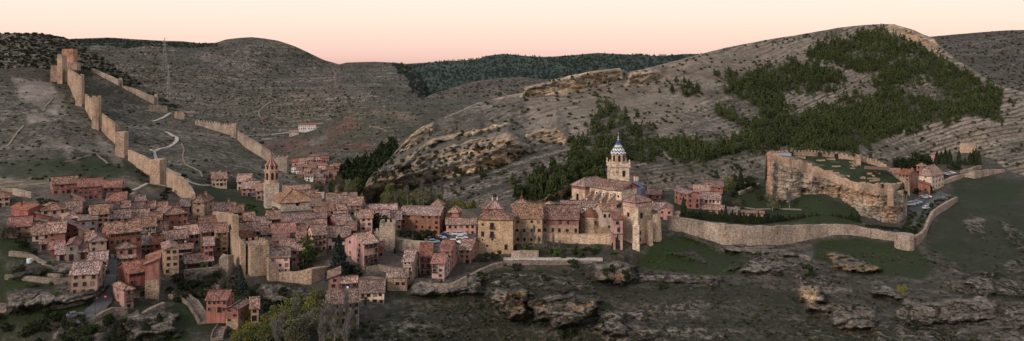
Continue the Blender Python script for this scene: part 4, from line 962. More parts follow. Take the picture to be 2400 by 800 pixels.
patch('parking_lot',[(2128,492),(2150,472),(2180,455),(2205,450),(2232,462),(2220,472),(2200,482),(2175,496),(2172,510),(2150,530),(2120,541),(2112,540),(2140,526),(2152,508)],M_ASPH,.35)
patch('parking_lot',[(2205,414),(2235,408),(2240,412),(2215,418)],M_ASPH,.35)
m_=MB()
for i in range(11):   # painted bays
    q=surf('ground',2196-i*3.4,463+i*2.6); m_.box((q.x,q.y,q.z+.36),(.12,4.2,.01),R(60))
m_.build('parking_bay_markings',plain('white_road_paint',(.7,.7,.68)),kind='structure')

# ------------------------------------------------------------------ city walls and towers
def teeth(mb,a,b,za,zb,nv,th,w=.95,gap=1.85,h=1.0,base=.3):
    """one connected crenellated parapet from a to b (horizontal positions), tops za..zb, thickness th towards nv"""
    a=Vector((a.x,a.y,0)); b=Vector((b.x,b.y,0)); L=(b-a).length; k=max(1,int(L/gap)); pr=[]
    for i in range(k):
        s0=L*i/k+ (L/k-w)/2; s1=s0+w; e=random.uniform(.85,1.1)*h
        pr+=[(s0,0),(s0,e),(s1,e),(s1,0)]
    pr=[(0,0)]+pr+[(L,0)]
    vs=[]; n=len(pr)
    for q in (0,1):
        for s_,e in pr:
            c=a.lerp(b,s_/L)+nv*(th*q); z=za+(zb-za)*s_/L; vs.append((c.x,c.y,z+base*.2+e))
        for s_,e in pr:
            c=a.lerp(b,s_/L)+nv*(th*q); z=za+(zb-za)*s_/L; vs.append((c.x,c.y,z-base))
    fs=[]
    for i in range(n-1):
        fs.append((n+i,n+i+1,i+1,i)); fs.append((2*n+i,2*n+i+1,3*n+i+1,3*n+i)); fs.append((i,i+1,2*n+i+1,2*n+i))
    fs+=[(0,2*n,3*n,n),(n-1,2*n-1,4*n-1,3*n-1)]
    mb.add(vs,fs)
def wall_geo(pts,th=1.6,mer=False,found=3,Yf=gY,step=2.6,jit=.13):
    """pts: (u, base, top[, Y]) -> mesh builders for curtain and battlement in world space"""
    P3=[]
    for p in pts:
        Y=p[3] if len(p)>3 else Yf(p[0],p[1]); b=P(p[0],p[1],Y); P3.append((b,CZ-(p[2]-HY)/F*Y))
    fine=[]
    for (a,za),(b,zb) in zip(P3[:-1],P3[1:]):
        n=max(1,int((b-a).length/step))
        for i in range(n): t=i/n; fine.append((a.lerp(b,t),za+(zb-za)*t+random.uniform(-jit,jit)))
    fine.append(P3[-1]); n=len(fine); nr=[]
    for i in range(n):
        t=fine[min(i+1,n-1)][0]-fine[max(i-1,0)][0]; v=Vector((-t.y,t.x,0)).normalized()
        view=Vector((fine[i][0].x,fine[i][0].y,0))
        if v.dot(view)<0: v=-v
        nr.append(v)
    m=MB(); vs=[]
    for (b,z),v in zip(fine,nr):
        o=v*th
        vs+=[(b.x,b.y,b.z-found),(b.x,b.y,z),(b.x+o.x,b.y+o.y,z),(b.x+o.x,b.y+o.y,b.z-found-2)]
    fs=[]
    for i in range(n-1):
        for k in range(3): fs.append((i*4+k,(i+1)*4+k,(i+1)*4+k+1,i*4+k+1))
    fs+=[(0,1,2,3),tuple(4*(n-1)+k for k in (3,2,1,0))]
    m.add(vs,fs); bt=None
    if mer:
        bt=MB()
        for (a,za),(b,zb) in zip(P3[:-1],P3[1:]):
            t=b-a; v=Vector((-t.y,t.x,0)).normalized()
            if v.dot(Vector((a.x,a.y,0)))<0: v=-v
            teeth(bt,a-v*0.03,b-v*0.03,za,zb,v,th*.4)
    return m,bt,P3[0][0]
def shift(mb,o):
    mb.v=[(x-o.x,y-o.y,z-o.z) for x,y,z in mb.v]; return mb
def tower_geo(u0,u1,pb,pt,side=0,d=6,Y=None,mer=True,found=4,taper=.97):
    near=u1 if side>0 else u0 if side<0 else (u0+u1)/2
    y=Y or gY(near,pb); phi=math.atan((near-U0)/F); cp=math.cos(phi)
    th=math.asin(min(abs(side)*y*cp/F/d,.8)); w=max(1.5,(u1-u0)*y*cp/F/math.cos(th)); H=(pb-pt)*y/F; p=P(near,pb,y)
    rz=-phi+(-th if side>0 else th if side<0 else 0); lx=-w/2 if side>0 else w/2 if side<0 else 0
    c=Vector((p.x+lx*math.cos(rz)-(d/2)*math.sin(rz),p.y+lx*math.sin(rz)+(d/2)*math.cos(rz),p.z))
    m=MB(); m.box((0,0,-found),(w/taper**.5,d/taper**.5,H+found),0,0,taper)
    b=None
    if mer:
        b=MB()
        t=.45; e=.04; X,Yy=w/2*taper**.5+e,d/2*taper**.5+e
        for p0,p1,nv in (((-X,-Yy),(X,-Yy),(0,1)),((-X,Yy),(X,Yy),(0,-1)),((-X,-Yy+t+.02),(-X,Yy-t-.02),(1,0)),((X,-Yy+t+.02),(X,Yy-t-.02),(-1,0))):
            teeth(b,Vector((*p0,0)),Vector((*p1,0)),H,H,Vector((*nv,0)),t,gap=1.75)
    return m,b,c,rz,w,H
class Wall:
    def __init__(s,name,label,cat='city wall',mat=None): s.n=name;s.l=label;s.c=cat;s.mat=mat or M_CITY;s.root=None
    def _r(s,o):
        if not s.root: s.root=empty(s.n,tuple(o),0,label=s.l,cat=s.c); s.o=Vector(o)
    def curtain(s,pts,**k):
        m,b,o=wall_geo(pts,**k); s._r(o); c=shift(m,s.o).build('curtain_wall',s.mat,s.root)
        if b: shift(b,s.o).build('battlement',s.mat,c)
        return s
    def tower(s,*a,**k):
        nm=k.pop('part','wall_tower'); mat=k.pop('mat',s.mat); ho=k.pop('hole',False)
        m,b,c,rz,w,H=tower_geo(*a,**k); s._r(c); t=m.build(nm,mat,s.root); t.location=c-s.o; t.rotation_euler.z=rz
        if b: b.build('battlement',mat,t)
        return s
    def round(s,u,r,pb,pt,Y=None,mer=True,found=5,n=20):
        y=Y or gY(u,pb); p=P(u,pb,y); s._r(p); h=(pb-pt)*y/F; m=MB(); m.lathe((0,0,-found),[(r*1.05,0),(r*1.02,found),(r*.97,h+found)],n)
        t=m.build('wall_tower',s.mat,s.root); t.location=p+Vector((0,r,0))-s.o
        if mer:
            b=MB(); N=12
            for i in range(N):
                a0,a1=2*math.pi*i/N,2*math.pi*(i+1)/N; teeth(b,Vector((.97*r*math.cos(a0),.97*r*math.sin(a0),0)),Vector((.97*r*math.cos(a1),.97*r*math.sin(a1),0)),h,h,Vector((-math.cos((a0+a1)/2),-math.sin((a0+a1)/2),0)),.4,w=.75,gap=1.1)
            b.build('battlement',s.mat,t)
        return s
w1=Wall('town_wall','long crenellated wall with square towers climbing the hill on the left')
w1.curtain([(157,196,163),(170,222,171),(184,249,180)],mer=True)
w1.tower(177,191,251,179,7,d=7); w1.curtain([(199,258,224),(216,284,238)],mer=True)
w1.tower(215,231,305,230,7,d=7); w1.curtain([(237,304,269),(252,322,281),(270,340,294)],mer=True)
w1.tower(270,291,371,311,11,d=8,mer=False); w1.curtain([(300,376,353),(325,398,364),(352,416,376)],jit=.25)
w1.tower(351,374,434,376,17,d=8,mer=False); w1.curtain([(390,436,403),(402,446,407),(414,455,412)],mer=True)
w1.curtain([(414,455,412),(428,468,425),(441,480,441),(448,496,456)],jit=.3)
w2=Wall('castle_tower_keep','ruined hilltop castle with a square reddish keep above the left wall','castle')
w2.tower(145,172,152,115,10,d=11,mer=False,Y=566,mat=stonemat('reddish_keep_stone',(.40,.20,.13),(.56,.32,.21),1.5)); w2.tower(150,180,157,147,9,d=14,mer=False,Y=563,part='podium')
w2.tower(134,146,200,131,11,d=9,mer=True,Y=545); w2.tower(118,135,194,154,0,d=6,mer=False,Y=549,part='ruined_wall',taper=.82)
w3=Wall('town_wall','crenellated rear wall descending behind the hilltop castle',mat=M_GWALL)  # darker stone puts this wall's shade into its colour
w3.curtain([(214,180,161),(245,197,173),(277,212,188)],jit=.1,Yf=lambda u,p:gY(u,p)+6); w3.tower(277,285,217,187,3,d=4,Y=566); w3.curtain([(288,217,201),(325,236,212),(361,248,226)],Yf=lambda u,p:gY(u,p)+6); w3.tower(361,368,250,225,3,d=4,Y=563); w3.curtain([(352,262,247),(392,266,248)])
w4=Wall('town_wall','short crenellated wall piece on the ridge at the path bend'); w4.curtain([(409,277,265),(432,280,266)],mer=True)
w5=Wall('town_wall','lower crenellated rear wall running down the ridge behind the church',mat=M_GWALL)  # shade painted in by the darker stone, as on the upper rear wall
w5.curtain([(457,292,285),(500,305,289),(541,318,295)],mer=True); w5.tower(540,553,325,291,4,d=5,mer=False)
w5.curtain([(556,328,311),(575,344,323),(605,364,340),(636,386,361)],mer=True); w5.tower(636,672,404,373,4,d=7,mer=True)
w6=Wall('town_wall','curved rampart with a great crenellated square tower in the town')
w6.curtain([(498,528,497),(520,560,499),(545,596,506)],th=2.0,jit=.25); w6.curtain([(540,600,544),(552,622,560),(564,645,574)],mer=True); w6.tower(587,632,656,579,-24,d=9,Y=283,taper=.99)
w6.curtain([(630,662,604),(655,662,640),(690,668,640),(730,668,632),(762,652,626),(772,640,625)],th=2.0)
w7=Wall('town_wall','rampart with a crenellated round tower and square tower near the dark pine',mat=M_GWALL)
w7.round(842,2.4,562,506,Y=330); w7.curtain([(855,566,545,326),(889,570,543,322)],mer=True); w7.tower(889,925,600,531,3,d=8,Y=312); w7.curtain([(927,602,561,316),(965,606,566,314),(1012,612,570,312)],th=2)
w8=Wall('rampart','long grey rampart from the cathedral to the round bastion',mat=M_GWALL)
w8.curtain([(1568,540,506),(1600,546,512),(1650,560,520),(1700,576,526),(1760,579,530),(1830,574,531),(1900,561,528),(1950,551,527),(2010,553,530),(2060,561,540),(2108,566,549)],th=1.8,jit=.25)
p_=P(2130,573,350)
w8.round(2129,3.6,575,553,Y=349,mer=False)
w8.curtain([(2148,573,554,356),(2160,570,548,362),(2170,562,538,372),(2178,548,518,388),(2188,535,497,402),(2202,522,486,412),(2225,505,472,425),(2245,492,462,437)],th=1.2,jit=.06)
w9=Wall('rampart','far rampart ending in a square bastion under the cypresses',mat=M_GWALL)
w9.curtain([(2212,434,424),(2240,424,413),(2262,416,408),(2284,418,401)],th=1.3); w9.curtain([(2284,420,402,486),(2320,416,398,492),(2355,411,397,500)],th=1.3); w9.curtain([(2254,406,400),(2280,402,394),(2300,396,388)],th=1.2)
def retaining(label,pts,mat=None,name='retaining_wall',th=1.2,**k):
    m,b,o=wall_geo(pts,th=th,**k); x=shift(m,o).build(name,mat or W['dstone']); x.location=o; return tag(x,label,'wall')
retaining('long curved retaining wall at the left bottom under the terraces',[(-20,733,712),(20,735,714),(80,732,711),(140,726,704),(190,716,697),(222,704,684)])
retaining('retaining wall carrying the paved street in the left corner',[(175,790,770),(210,775,752),(245,758,730),(265,745,722),(300,740,722)])
retaining('sloping garden wall below the balconied red house',[(296,772,760),(330,752,738),(360,738,722),(388,726,709)])
retaining('stone terrace wall under the porch house',[(432,662,634),(470,660,631),(513,656,627)])
retaining('lower rubble wall of the round terrace in the ravine',[(513,650,606),(535,650,600),(548,640,598)],th=4)
retaining('pale rubble wall at the left edge by the lane',[(-10,462,440),(30,458,443),(72,465,452)],mat=M_GWALL)
retaining('crag retaining wall below the pale pink houses',[(980,690,662),(1020,693,666),(1060,692,666),(1095,684,648)])
retaining('parapet wall of the terrace under the bishop palace',[(1198,606,590),(1230,606,588),(1262,606,589)],mat=M_GWALL)
retaining('low wall carrying the pale road under the bishop palace',[(1180,622,613),(1240,622,613),(1300,622,613),(1400,619,612)])
retaining('broken rubble wall stepping down from the road to the crag',[(1100,655,646),(1130,645,632),(1160,632,620),(1182,626,614)])
retaining('rubble field wall beside the hillside path on the left',[(310,470,455),(320,462,450)],mat=M_GWALL)
retaining('upper rubble terrace wall under the stepped gardens',[(10,655,645),(70,660,650),(130,668,656),(165,664,652)])
retaining('rubble terrace wall in the stepped gardens by the white tank',[(30,634,626),(80,640,632),(140,655,646)])
retaining('garden terrace wall with rubble ends on the left slope',[(20,600,590),(60,604,594),(120,640,628),(148,634,618),(170,634,622)])
retaining('old terrace wall in the garden by the square tower',[(860,640,628),(890,636,622),(930,640,630)])
retaining('second old terrace wall above the riverside house',[(835,665,655),(870,662,650),(905,668,655)])
retaining('garden wall curving down the green bank by the castle',[(1735,458,450),(1760,448,440),(1782,438,430)],mat=M_GWALL)
retaining('stone foundation wall below the red palace wing',[(1270,568,545,328),(1320,574,550,327),(1360,578,552,326),(1400,580,552,324),(1432,578,549,322)],mat=M_CATH,th=3)
# stairs
def stairs(label,pts,wd,n):
    a=[surf('ground',*p)+Vector((0,0,.2)) for p in pts]; root=empty('stone_stairs',tuple(a[0]),0,label=label,cat='stairs'); m=MB(); w=MB()
    tot=len(a)-1
    for i in range(n):
        t=i/n*tot; k=int(t); q=a[k].lerp(a[k+1],t-k)-a[0]; dr=a[k+1]-a[k]; rz=math.atan2(dr.y,dr.x)
        L=dr.length*tot/n; m.box((q.x,q.y,q.z-1.5),(L*1.05,wd,1.7+.1),rz)
        for s in (-1,1): w.box((q.x-math.sin(rz)*s*(wd/2+.2),q.y+math.cos(rz)*s*(wd/2+.2),q.z-1.5),(L*1.05,.35,2.5),rz)
    m.build('steps',W['dstone'],root); w.build('parapet',W['dstone'],root)
stairs('long curving stone stairway with parapets in the left ravine',[(400,696),(430,700),(452,715),(466,735),(480,760)],2.4,30)
stairs('short stone steps below the red riverside house',[(522,770),(512,785),(508,800)],2.4,12)
# ------------------------------------------------------------------ red riverside house (two joined volumes)
H('brick-red riverside house with a plain red roof in the ravine',484,531,732,702,18,'x','red','red',2,4,d=8,chim=1,Y=243)
H('red riverside house with a mottled roof and white shutters in the ravine',530,558,756,724,30,'y','red','tile',3,2,d=8,chim=0,Y=238,low=('stone',.22))
H('small tan end house with a low roof beside the riverside red house',588,606,752,722,0,'s','tan','tile',2,1,d=5,chim=0,Y=240)

# ------------------------------------------------------------------ windows of the bishop palace and wings
def fwin(label,x0,x1,yb,items):
    r=HOUSES[label]; wm=[c for c in r.children if c.name.startswith('wall')][0]; xs=[v.co.x for v in wm.data.vertices]; ys=[v.co.y for v in wm.data.vertices]
    w=max(xs)*2; ya=min(ys); Yv=r.location.y; s=Yv/F
    for u,py,pw,ph,bl,fr in items:
        lx=-w/2+w*(u-x0)/(x1-x0); z=(yb-py)*s
        window(r,lx,ya-.03,z,0,pw*s,ph*s,fr)
        if bl: put('balcony',bal_mesh(pw*s+.8),r,(lx,ya-.03,z-ph*s/2-.05),0)
fwin('golden stone bishop palace block with framed balconied windows',1120,1202,598,[(1153,531,8,12,1,'d'),(1153,551,8,12,1,'d'),(1131,551,6,11,0,'d'),(1131,529,4,4,0,'d'),(1131,564,4,5,0,'w'),(1154,563,5,6,0,'w'),(1142,578,3,4,0,'d'),(1186,580,6,11,0,'d')])
# red upper storey of the red wing, standing a hand's breadth proud of the stone below
r_=HOUSES['red-plastered wing on a stone base with a curved mottled roof']; wm=[c for c in r_.children if c.name.startswith('wall')][0]
xa=max(v.co.x for v in wm.data.vertices); yy=max(v.co.y for v in wm.data.vertices); s_=r_.location.y/F
m_=MB(); m_.box((0,0,(568-529)*s_),(2*xa+.12,2*yy+.12,(529-513)*s_-.02)); m_.build('red_plaster_storey',W['red'],r_)

# ------------------------------------------------------------------ church with the octagonal tower
Yc=gY(657,497)-1
root=empty('parish_church',tuple(P(657,497,Yc)),-math.atan((657-U0)/F)+R(14),label='stone church with a round window and brick tower with a red and white spire',cat='church')
k_=Yc/F
m_=wall_mesh('h',0,14,0,17,(497-475)*k_,0,4); m_.build('nave_wall',M_CUP,root)
rf=roof_mesh('h',0,14,0,17,(497-475)*k_,4.0,.5); rf.build('nave_roof',T['orange'],root)
m_=MB(); n_=16; m_.add([(7+1.35*math.cos(2*math.pi*i/n_),-.1,2.7+1.35*math.sin(2*math.pi*i/n_)) for i in range(n_)]+[(7+.95*math.cos(2*math.pi*i/n_),-.12,2.7+.95*math.sin(2*math.pi*i/n_)) for i in range(n_)],[(i,(i+1)%n_,n_+(i+1)%n_,n_+i) for i in range(n_)],0)
m_.add([(7+.97*math.cos(2*math.pi*i/n_),-.06,2.7+.97*math.sin(2*math.pi*i/n_)) for i in range(n_)],[tuple(range(n_))],1)
m_.build('round_window',[M_ASH,M_GLASS],root)
# tower
tw=P(636,482,gY(636,486)); tr=MB(); k2=gY(636,486)/F
z1=(480-429)*k2; z2=(480-398)*k2; z3=(480-388)*k2
tr.box((0,0,-5),(5.6,5.6,z1+5)); tr.box((0,0,z1),(5.9,5.9,.35))
tl=tw-root.location; c_,s_=math.cos(-root.rotation_euler.z),math.sin(-root.rotation_euler.z)
tl=Vector((tl.x*c_-tl.y*s_,tl.x*s_+tl.y*c_,tl.z))
to=tr.build('bell_tower',M_CUP,root); to.location=tl; to.rotation_euler.z=-.1
BRICK=stonemat('pale_brick',(.42,.26,.18),(.55,.37,.27),2.6,.95,.25)
m_=MB(); m_.lathe((0,0,z1+.3),[(3.05,0),(2.95,z2-z1-.3)],8,0,R(22.5)); m_.lathe((0,0,z2),[(3.25,0),(3.25,.35)],8,0,R(22.5)); m_.lathe((0,0,z2+.35),[(2.75,0),(2.65,z3-z2)],8,0,R(22.5)); m_.build('belfry',BRICK,to)
for a in range(8):
    t=R(45*a)
    for zc,h,w,rr in ((z1+3.2,2.4,1.0,2.85),(z2+1.4,1.3,.8,2.6)):
        q=MB(); q.box((0,0,-h/2),(w,.16,h),0,0); q.tube((0,-.08,h/2),(0,.08,h/2),w/2,w/2,10,0)
        o=q.build('belfry_opening',M_GLASS,to); o.location=(rr*math.sin(t),-rr*math.cos(t),zc); o.rotation_euler.z=t
k=NT('red_white_spire_tiles',.7); an=k.n('ShaderNodeSeparateXYZ',{0:k.obj()}); at=k.math('ARCTAN2',an.outputs[1],an.outputs[0])
fr=k.math('FRACT',k.math('ADD',k.math('MULTIPLY',at,8/(2*math.pi)),.5)); M_SPIRE=k.col(k.mix(k.ramp(k.math('ABSOLUTE',k.math('SUBTRACT',fr,.5)),[(.42,0.0),(.45,1.0)]),(.17,.055,.042),(.52,.46,.42)))
m_=MB(); m_.lathe((0,0,0),[(3.05,0),(1.7,1.4),(.75,2.9),(.18,4.3),(.12,5.0)],8,0,R(22.5)); sp=m_.build('spire',M_SPIRE,to); sp.location=(0,0,z3+.3)
m_=MB(); m_.tube((0,0,4.9),(0,0,6.8),.05,.04,5); m_.lathe((0,0,5.0),[(.1,0),(.3,.25),(.1,.5)],8); m_.tube((-.4,0,6.2),(.4,0,6.2),.04,.04,4); m_.build('weather_cross',M_IRON,sp)

# ------------------------------------------------------------------ cathedral
Yn=352; cu=1457; phi=math.atan((cu-U0)/F); th=R(40)
cr_=empty('cathedral',tuple(P(cu,535,Yn)),-phi-th,label='stone cathedral with flying buttresses and a bell tower capped in blue zigzag tiles',cat='cathedral')
kn=Yn/F; He=(535-447)*kn
wall_mesh('l',-17,0,0,12,He,0,5); nv=MB()
xs=(-17.5,0); nv.add([(-17.5,0,-5),(0,0,-5),(0,12,-5),(-17.5,12,-5),(-17.5,0,He),(0,0,He),(0,12,He),(-17.5,12,He),(0,6,He+2.7),(-17.5,6,He+2.7)],[(0,1,5,4),(2,3,7,6),(1,2,6,8,5),(3,0,4,9,7)])
nv.build('nave_wall',M_ASH,cr_)
roof_mesh('x',-17.5,0,0,12,He,2.7,.5).build('nave_roof',T['tile'],cr_)
g_=MB(); g_.add([(.08,1.0,He+.1),(.08,11,He+.1),(.08,6,He+2.35),(.16,1.0,He+.1),(.16,11,He+.1),(.16,6,He+2.35)],[(3,4,5),(0,2,1),(0,1,4,3),(1,2,5,4),(2,0,3,5)]); g_.build('gable_panel',W['red'],cr_)
g_=MB(); g_.box((.12,6,He+.7),(.2,.7,.9),0,0); g_.build('window',M_GLASS,cr_)
ap=MB(); ap.box((-21,5,-5),(7.5,15,He+5.2)); ap.build('transept_wall',M_CATH,cr_)
t_=roof_mesh('h',-24.75,-17.25,-2.5,12.5,He+.25,2.6,.5).build('transept_roof',T['light'],cr_)
ar=MB(); ar.box((-21,5,He-1.4),(7.7,15.2,1.35)); ar.build('timber_band',W['red'],cr_)
w_=MB(); w_.box((0,0,0),(1.2,.2,2.6),0,0); w_.tube((0,-.1,2.6),(0,.1,2.6),.6,.6,10); o=w_.build('window',M_GLASS,cr_); o.location=(-21.5,-2.55,He-6.5)
ai=MB(); ai.box((-8.7,-3.2,-5),(17.6,6.4,5+8.2)); ai.build('aisle_wall',M_CATH,cr_)
mb=MB(); slab(mb,(-17.9,-6.9,8.5),(.6,-6.9,8.5),(.6,.1,10.9),(-17.9,.1,10.9)); mb.build('aisle_roof',T['tile'],cr_)
for i,x in enumerate((-15.0,-11.2,-7.4,-3.6)):
    b=MB(); b.add([(x-.45,-4.2,8),(x+.45,-4.2,8),(x+.45,0,8),(x-.45,0,8),(x-.45,-4.2,10.9),(x+.45,-4.2,10.9),(x+.45,-.02,13.4),(x-.45,-.02,13.4)],[(0,1,5,4),(1,2,6,5),(2,3,7,6),(3,0,4,7),(4,5,6,7)])
    bo=b.build('flying_buttress',M_CATH,cr_)
    t=MB(); slab(t,(x-.7,-4.4,10.85),(x+.7,-4.4,10.85),(x+.7,-.05,13.5),(x-.7,-.05,13.5),.18,.02); t.build('buttress_cap',T['light'],bo)
    w_=MB(); w_.tube((x+1.9,.05,12.4),(x+1.9,-.06,12.4),.55,.55,10); w_.build('oculus',M_GLASS,cr_)
    w_=MB(); w_.tube((x+1.9,.05,12.4),(x+1.9,-.03,12.4),.8,.8,10); w_.build('oculus_surround',W['white'],cr_)
# bell tower
def local(rt,p):
    d=Vector(p)-rt.location; a=-rt.rotation_euler.z; return Vector((d.x*math.cos(a)-d.y*math.sin(a),d.x*math.sin(a)+d.y*math.cos(a),d.z))
Yt=374; kt=Yt/F; tp=P(1449,515,Yt); HB=(515-388)*kt
TS=8.0
m_=MB(); m_.box((0,0,-5),(TS,TS,HB+5)); m_.box((0,0,HB*.80),(TS+.25,TS+.25,.3)); m_.box((0,0,HB-.55),(TS+.5,TS+.5,.3)); m_.box((0,0,HB-.25),(TS+1.0,TS+1.0,.4)); m_.box((0,0,HB+.15),(TS+.5,TS+.5,.9))
bt=m_.build('bell_tower',M_ASH,cr_); bt.location=local(cr_,tp); bt.rotation_euler.z=-cr_.rotation_euler.z-math.atan(249/F)+R(9)
for sx,sy in ((1,1),(1,-1),(-1,1),(-1,-1)):
    m_=MB(); m_.lathe((sx*4.1,sy*4.1,HB+1.0),[(.42,0),(.42,.5),(.22,.7),(.32,1.3),(.05,2.0)],8); m_.build('pinnacle',M_ASH,bt)
for f_ in range(4):
    t=R(90*f_)
    for dx,dark in ((-1.2,0),(1.7,1)):
        q=MB(); q.box((0,0,-1.3),(1.5,.12,2.6),0,0); q.tube((0,-.06,1.3),(0,.06,1.3),.75,.75,12,0)
        if dark: q2=MB(); q2.box((0,0,-1.2),(1.15,.2,2.4),0,0); q2.tube((0,-.1,1.2),(0,.1,1.2),.57,.57,12,0)
        o=q.build('blind_arch',M_CATH,bt); o.location=((dx)*math.cos(t)+(TS/2+.02)*math.sin(t),dx*math.sin(t)-(TS/2+.02)*math.cos(t),HB-3.4); o.rotation_euler.z=t
        if dark: q2.build('bell_opening',M_GLASS,o)
HL=(386-363)*kt+.3
m_=MB(); m_.lathe((0,0,HB+.9),[(3.15,0),(3.1,HL-.4)],8,0,R(22.5)); m_.lathe((0,0,HB+.9+HL-.5),[(3.25,0),(3.4,.25),(3.4,.4)],8,0,R(22.5)); lt=m_.build('lantern_storey',M_CATH,bt)
for a in range(8):
    t=R(45*a); q=MB(); q.box((0,0,-1.1),(1.0,.14,2.2),0,0); q.tube((0,-.07,1.1),(0,.07,1.1),.5,.5,10,0); o=q.build('bell_opening',M_GLASS,lt); o.location=(2.88*math.sin(t),-2.88*math.cos(t),HB+.9+HL*.48); o.rotation_euler.z=t
k=NT('blue_zigzag_tiles',.35,.5); sxyz=k.n('ShaderNodeSeparateXYZ',{0:k.obj()}); at=k.math('ARCTAN2',sxyz.outputs[1],sxyz.outputs[0])
zg=k.math('PINGPONG',k.math('MULTIPLY',at,12/(2*math.pi)),.5); zz=k.math('SUBTRACT',k.math('MULTIPLY',sxyz.outputs[2],1/5.4),k.math('MULTIPLY',zg,.26))
BL,WH,YE=(.018,.06,.25),(.70,.71,.68),(.62,.58,.25)
rr=k.t.nodes.new('ShaderNodeValToRGB'); rr.color_ramp.interpolation='CONSTANT'; els=[(0,BL),(.05,WH),(.13,BL),(.25,YE),(.33,WH),(.38,BL),(.51,YE),(.60,WH),(.64,BL),(.985,BL)]
while len(rr.color_ramp.elements)<len(els): rr.color_ramp.elements.new(.5)
for e,(p,c) in zip(rr.color_ramp.elements,els): e.position=p; e.color=(*c,1)
k.link(k.math('ADD',zz,.09),rr.inputs[0]); M_ZIG=k.col(rr.outputs[0])
m_=MB(); m_.lathe((0,0,0),[(3.45,0),(2.6,1.3),(1.6,2.9),(.8,4.3),(.35,5.2),(.3,5.35)],8,0,R(22.5)); dm=m_.build('tiled_spire',M_ZIG,bt); dm.location=(0,0,HB+.9+HL-.1)
m_=MB(); m_.lathe((0,0,5.3),[(.3,0),(.5,.3),(.18,.6),(.18,.9),(.42,1.2),(.15,1.5),(.08,2.1)],8,0); m_.tube((0,0,7.3),(0,0,8.9),.05,.04,5); m_.tube((-.45,0,8.3),(.45,0,8.3),.05,.05,4); m_.build('finial',M_WFRAME,dm)
# chapel block at the apse, its buttresses and round stair mass
ch=H('tall polygonal chapel block of the cathedral on giant buttresses above the green slope',1460,1490,600,474,37,'h','pal','tile',5,0,d=8.3,Y=322,chim=0,name='cathedral_chapel',cat='chapel',found=6,ns=0,door=False,rh=2.0)
for c in ch.children:
    if c.name.startswith('wall'): c.data.materials[0]=M_CATH; wv=[v.co for v in c.data.vertices]
cw=max(v.x for v in wv); cd=max(v.y for v in wv); Hc=(600-474)*322/F
b=MB(); b.box((0,0,Hc-2.3),(2*cw+.3,2*cd+.3,2.28)); ub=b.build('pink_upper_band',W['pink'],ch)
b=MB()
for i in range(9): b.box((-cw+.6+i*(2*cw-1.2)/8,-cd-.17,Hc-1.9),(.25,.1,.9)); b.box((cw+.17,-cd+.6+i*(2*cd-1.2)/8,Hc-1.9),(.1,.25,.9))
b.build('cornice_niches',M_ASH,ub)
for y_,z_,w_,h_ in ((-1.2,Hc-5.2,1.1,1.8),(-2.0,Hc-11.5,.8,1.4),(-2.0,Hc-14,.7,1.1)): window(ch,cw+.03,y_,z_,R(90),w_,h_,'d')
window(ch,-.5,-cd-.03,Hc-5,0,.9,1.3,'d')
def stack(parent,pos,rz,steps,mat,name='buttress'):
    b=MB()
    for i,(z0,z1,w,d) in enumerate(steps):
        b.box((0,0,z0),(w,d,z1-z0)); b.box((0,0,z1-.01),(w*1.08,d*1.05,.22),0,0,.9)
    o=b.build(name,mat,parent); o.location=pos; o.rotation_euler.z=rz; return o
stack(ch,(cw+1.0,-cd-1.0,0),R(45),[(-8,4.5,2.5,4.0),(4.5,11.5,2.3,3.6),(11.5,17.4,1.6,2.9)],M_ASH)
stack(ch,(cw+.9,2.0,0),R(0),[(-6,3.5,2.4,1.9),(3.5,12,2.1,1.8)],M_CATH)
stack(ch,(-cw-.3,-cd-.5,0),R(0),[(-5,6,1.6,1.8),(6,14,1.4,1.5)],M_CATH)
b=MB(); b.lathe((0,0,-7),[(3.9,0),(3.7,7),(3.3,14),(3.0,20.5)],18); o=b.build('apse_wall',M_CATH,ch); o.location=local(ch,P(1529,585,331))
o=MB(); slab(o,(-3.2,-3.2,0),(3.2,-3.2,0),(3.2,3.2,2.0),(-3.2,3.2,2.0)); x=o.build('apse_roof',T['light'],ch); x.location=local(ch,P(1535,489,333)); x.rotation_euler.z=.3
# polygonal apse, tan wing and the pink jetty on pillars
ap=empty('polygonal_apse',tuple(P(1386,568,333)),0,label='low octagonal stone apse with a conical tiled roof left of the cathedral',cat='apse'); ka=333/F; Ha=(568-509)*ka
b=MB(); b.lathe((0,0,-5),[(4.3,0),(4.2,9),(4.0,9.05),(4.0,Ha+5)],8,0,R(12)); b.build('wall',M_CATH,ap).location=(0,4,0)
b=MB(); b.lathe((0,0,Ha-.05),[(4.5,0),(4.5,.2),(2.4,1.4),(.2,2.9)],8,0,R(12)); b.build('roof',T['red'],ap).location=(0,4,0)
window(ap,1.6,.0,Ha-2.2,.4,.8,1.5,'n')
H('tall tan wing with a small tiled roof between the apse and pink jetty',1411,1446,572,494,-15,'x','cream','tile',3,3,d=9,Y=329,chim=0,ns=0,name='cathedral_wing',cat='church wing',low=('pal',.5),door=False)
H('wide mottled roofed cathedral annexe with white attic below the aisle',1362,1398,560,486,6,'x','white','tile',4,4,d=9,Y=345,chim=0,name='cathedral_annexe',cat='church annexe',door=False)
jt=H('pink jettied box room standing on tall pillars beside the cathedral',1438,1459,549,514,-8,'s','pink','red',2,1,d=5.5,Y=316,chim=0,found=0,ns=0,name='jettied_room',cat='jettied room',door=False,rh=1.6,W_=3.3)
for x_,y_ in ((-1.3,-2.3),(1.3,-2.3),(-1.3,1.5)):
    b=MB(); b.box((0,0,-8.5),(.75,.75,8.5)); o=b.build('pillar',W['pink'],jt); o.location=(x_,y_,0)
b=MB(); b.box((0,0,-.15),(3.6,5.8,.3)); b.build('jetty_beam',M_BEAM,jt)
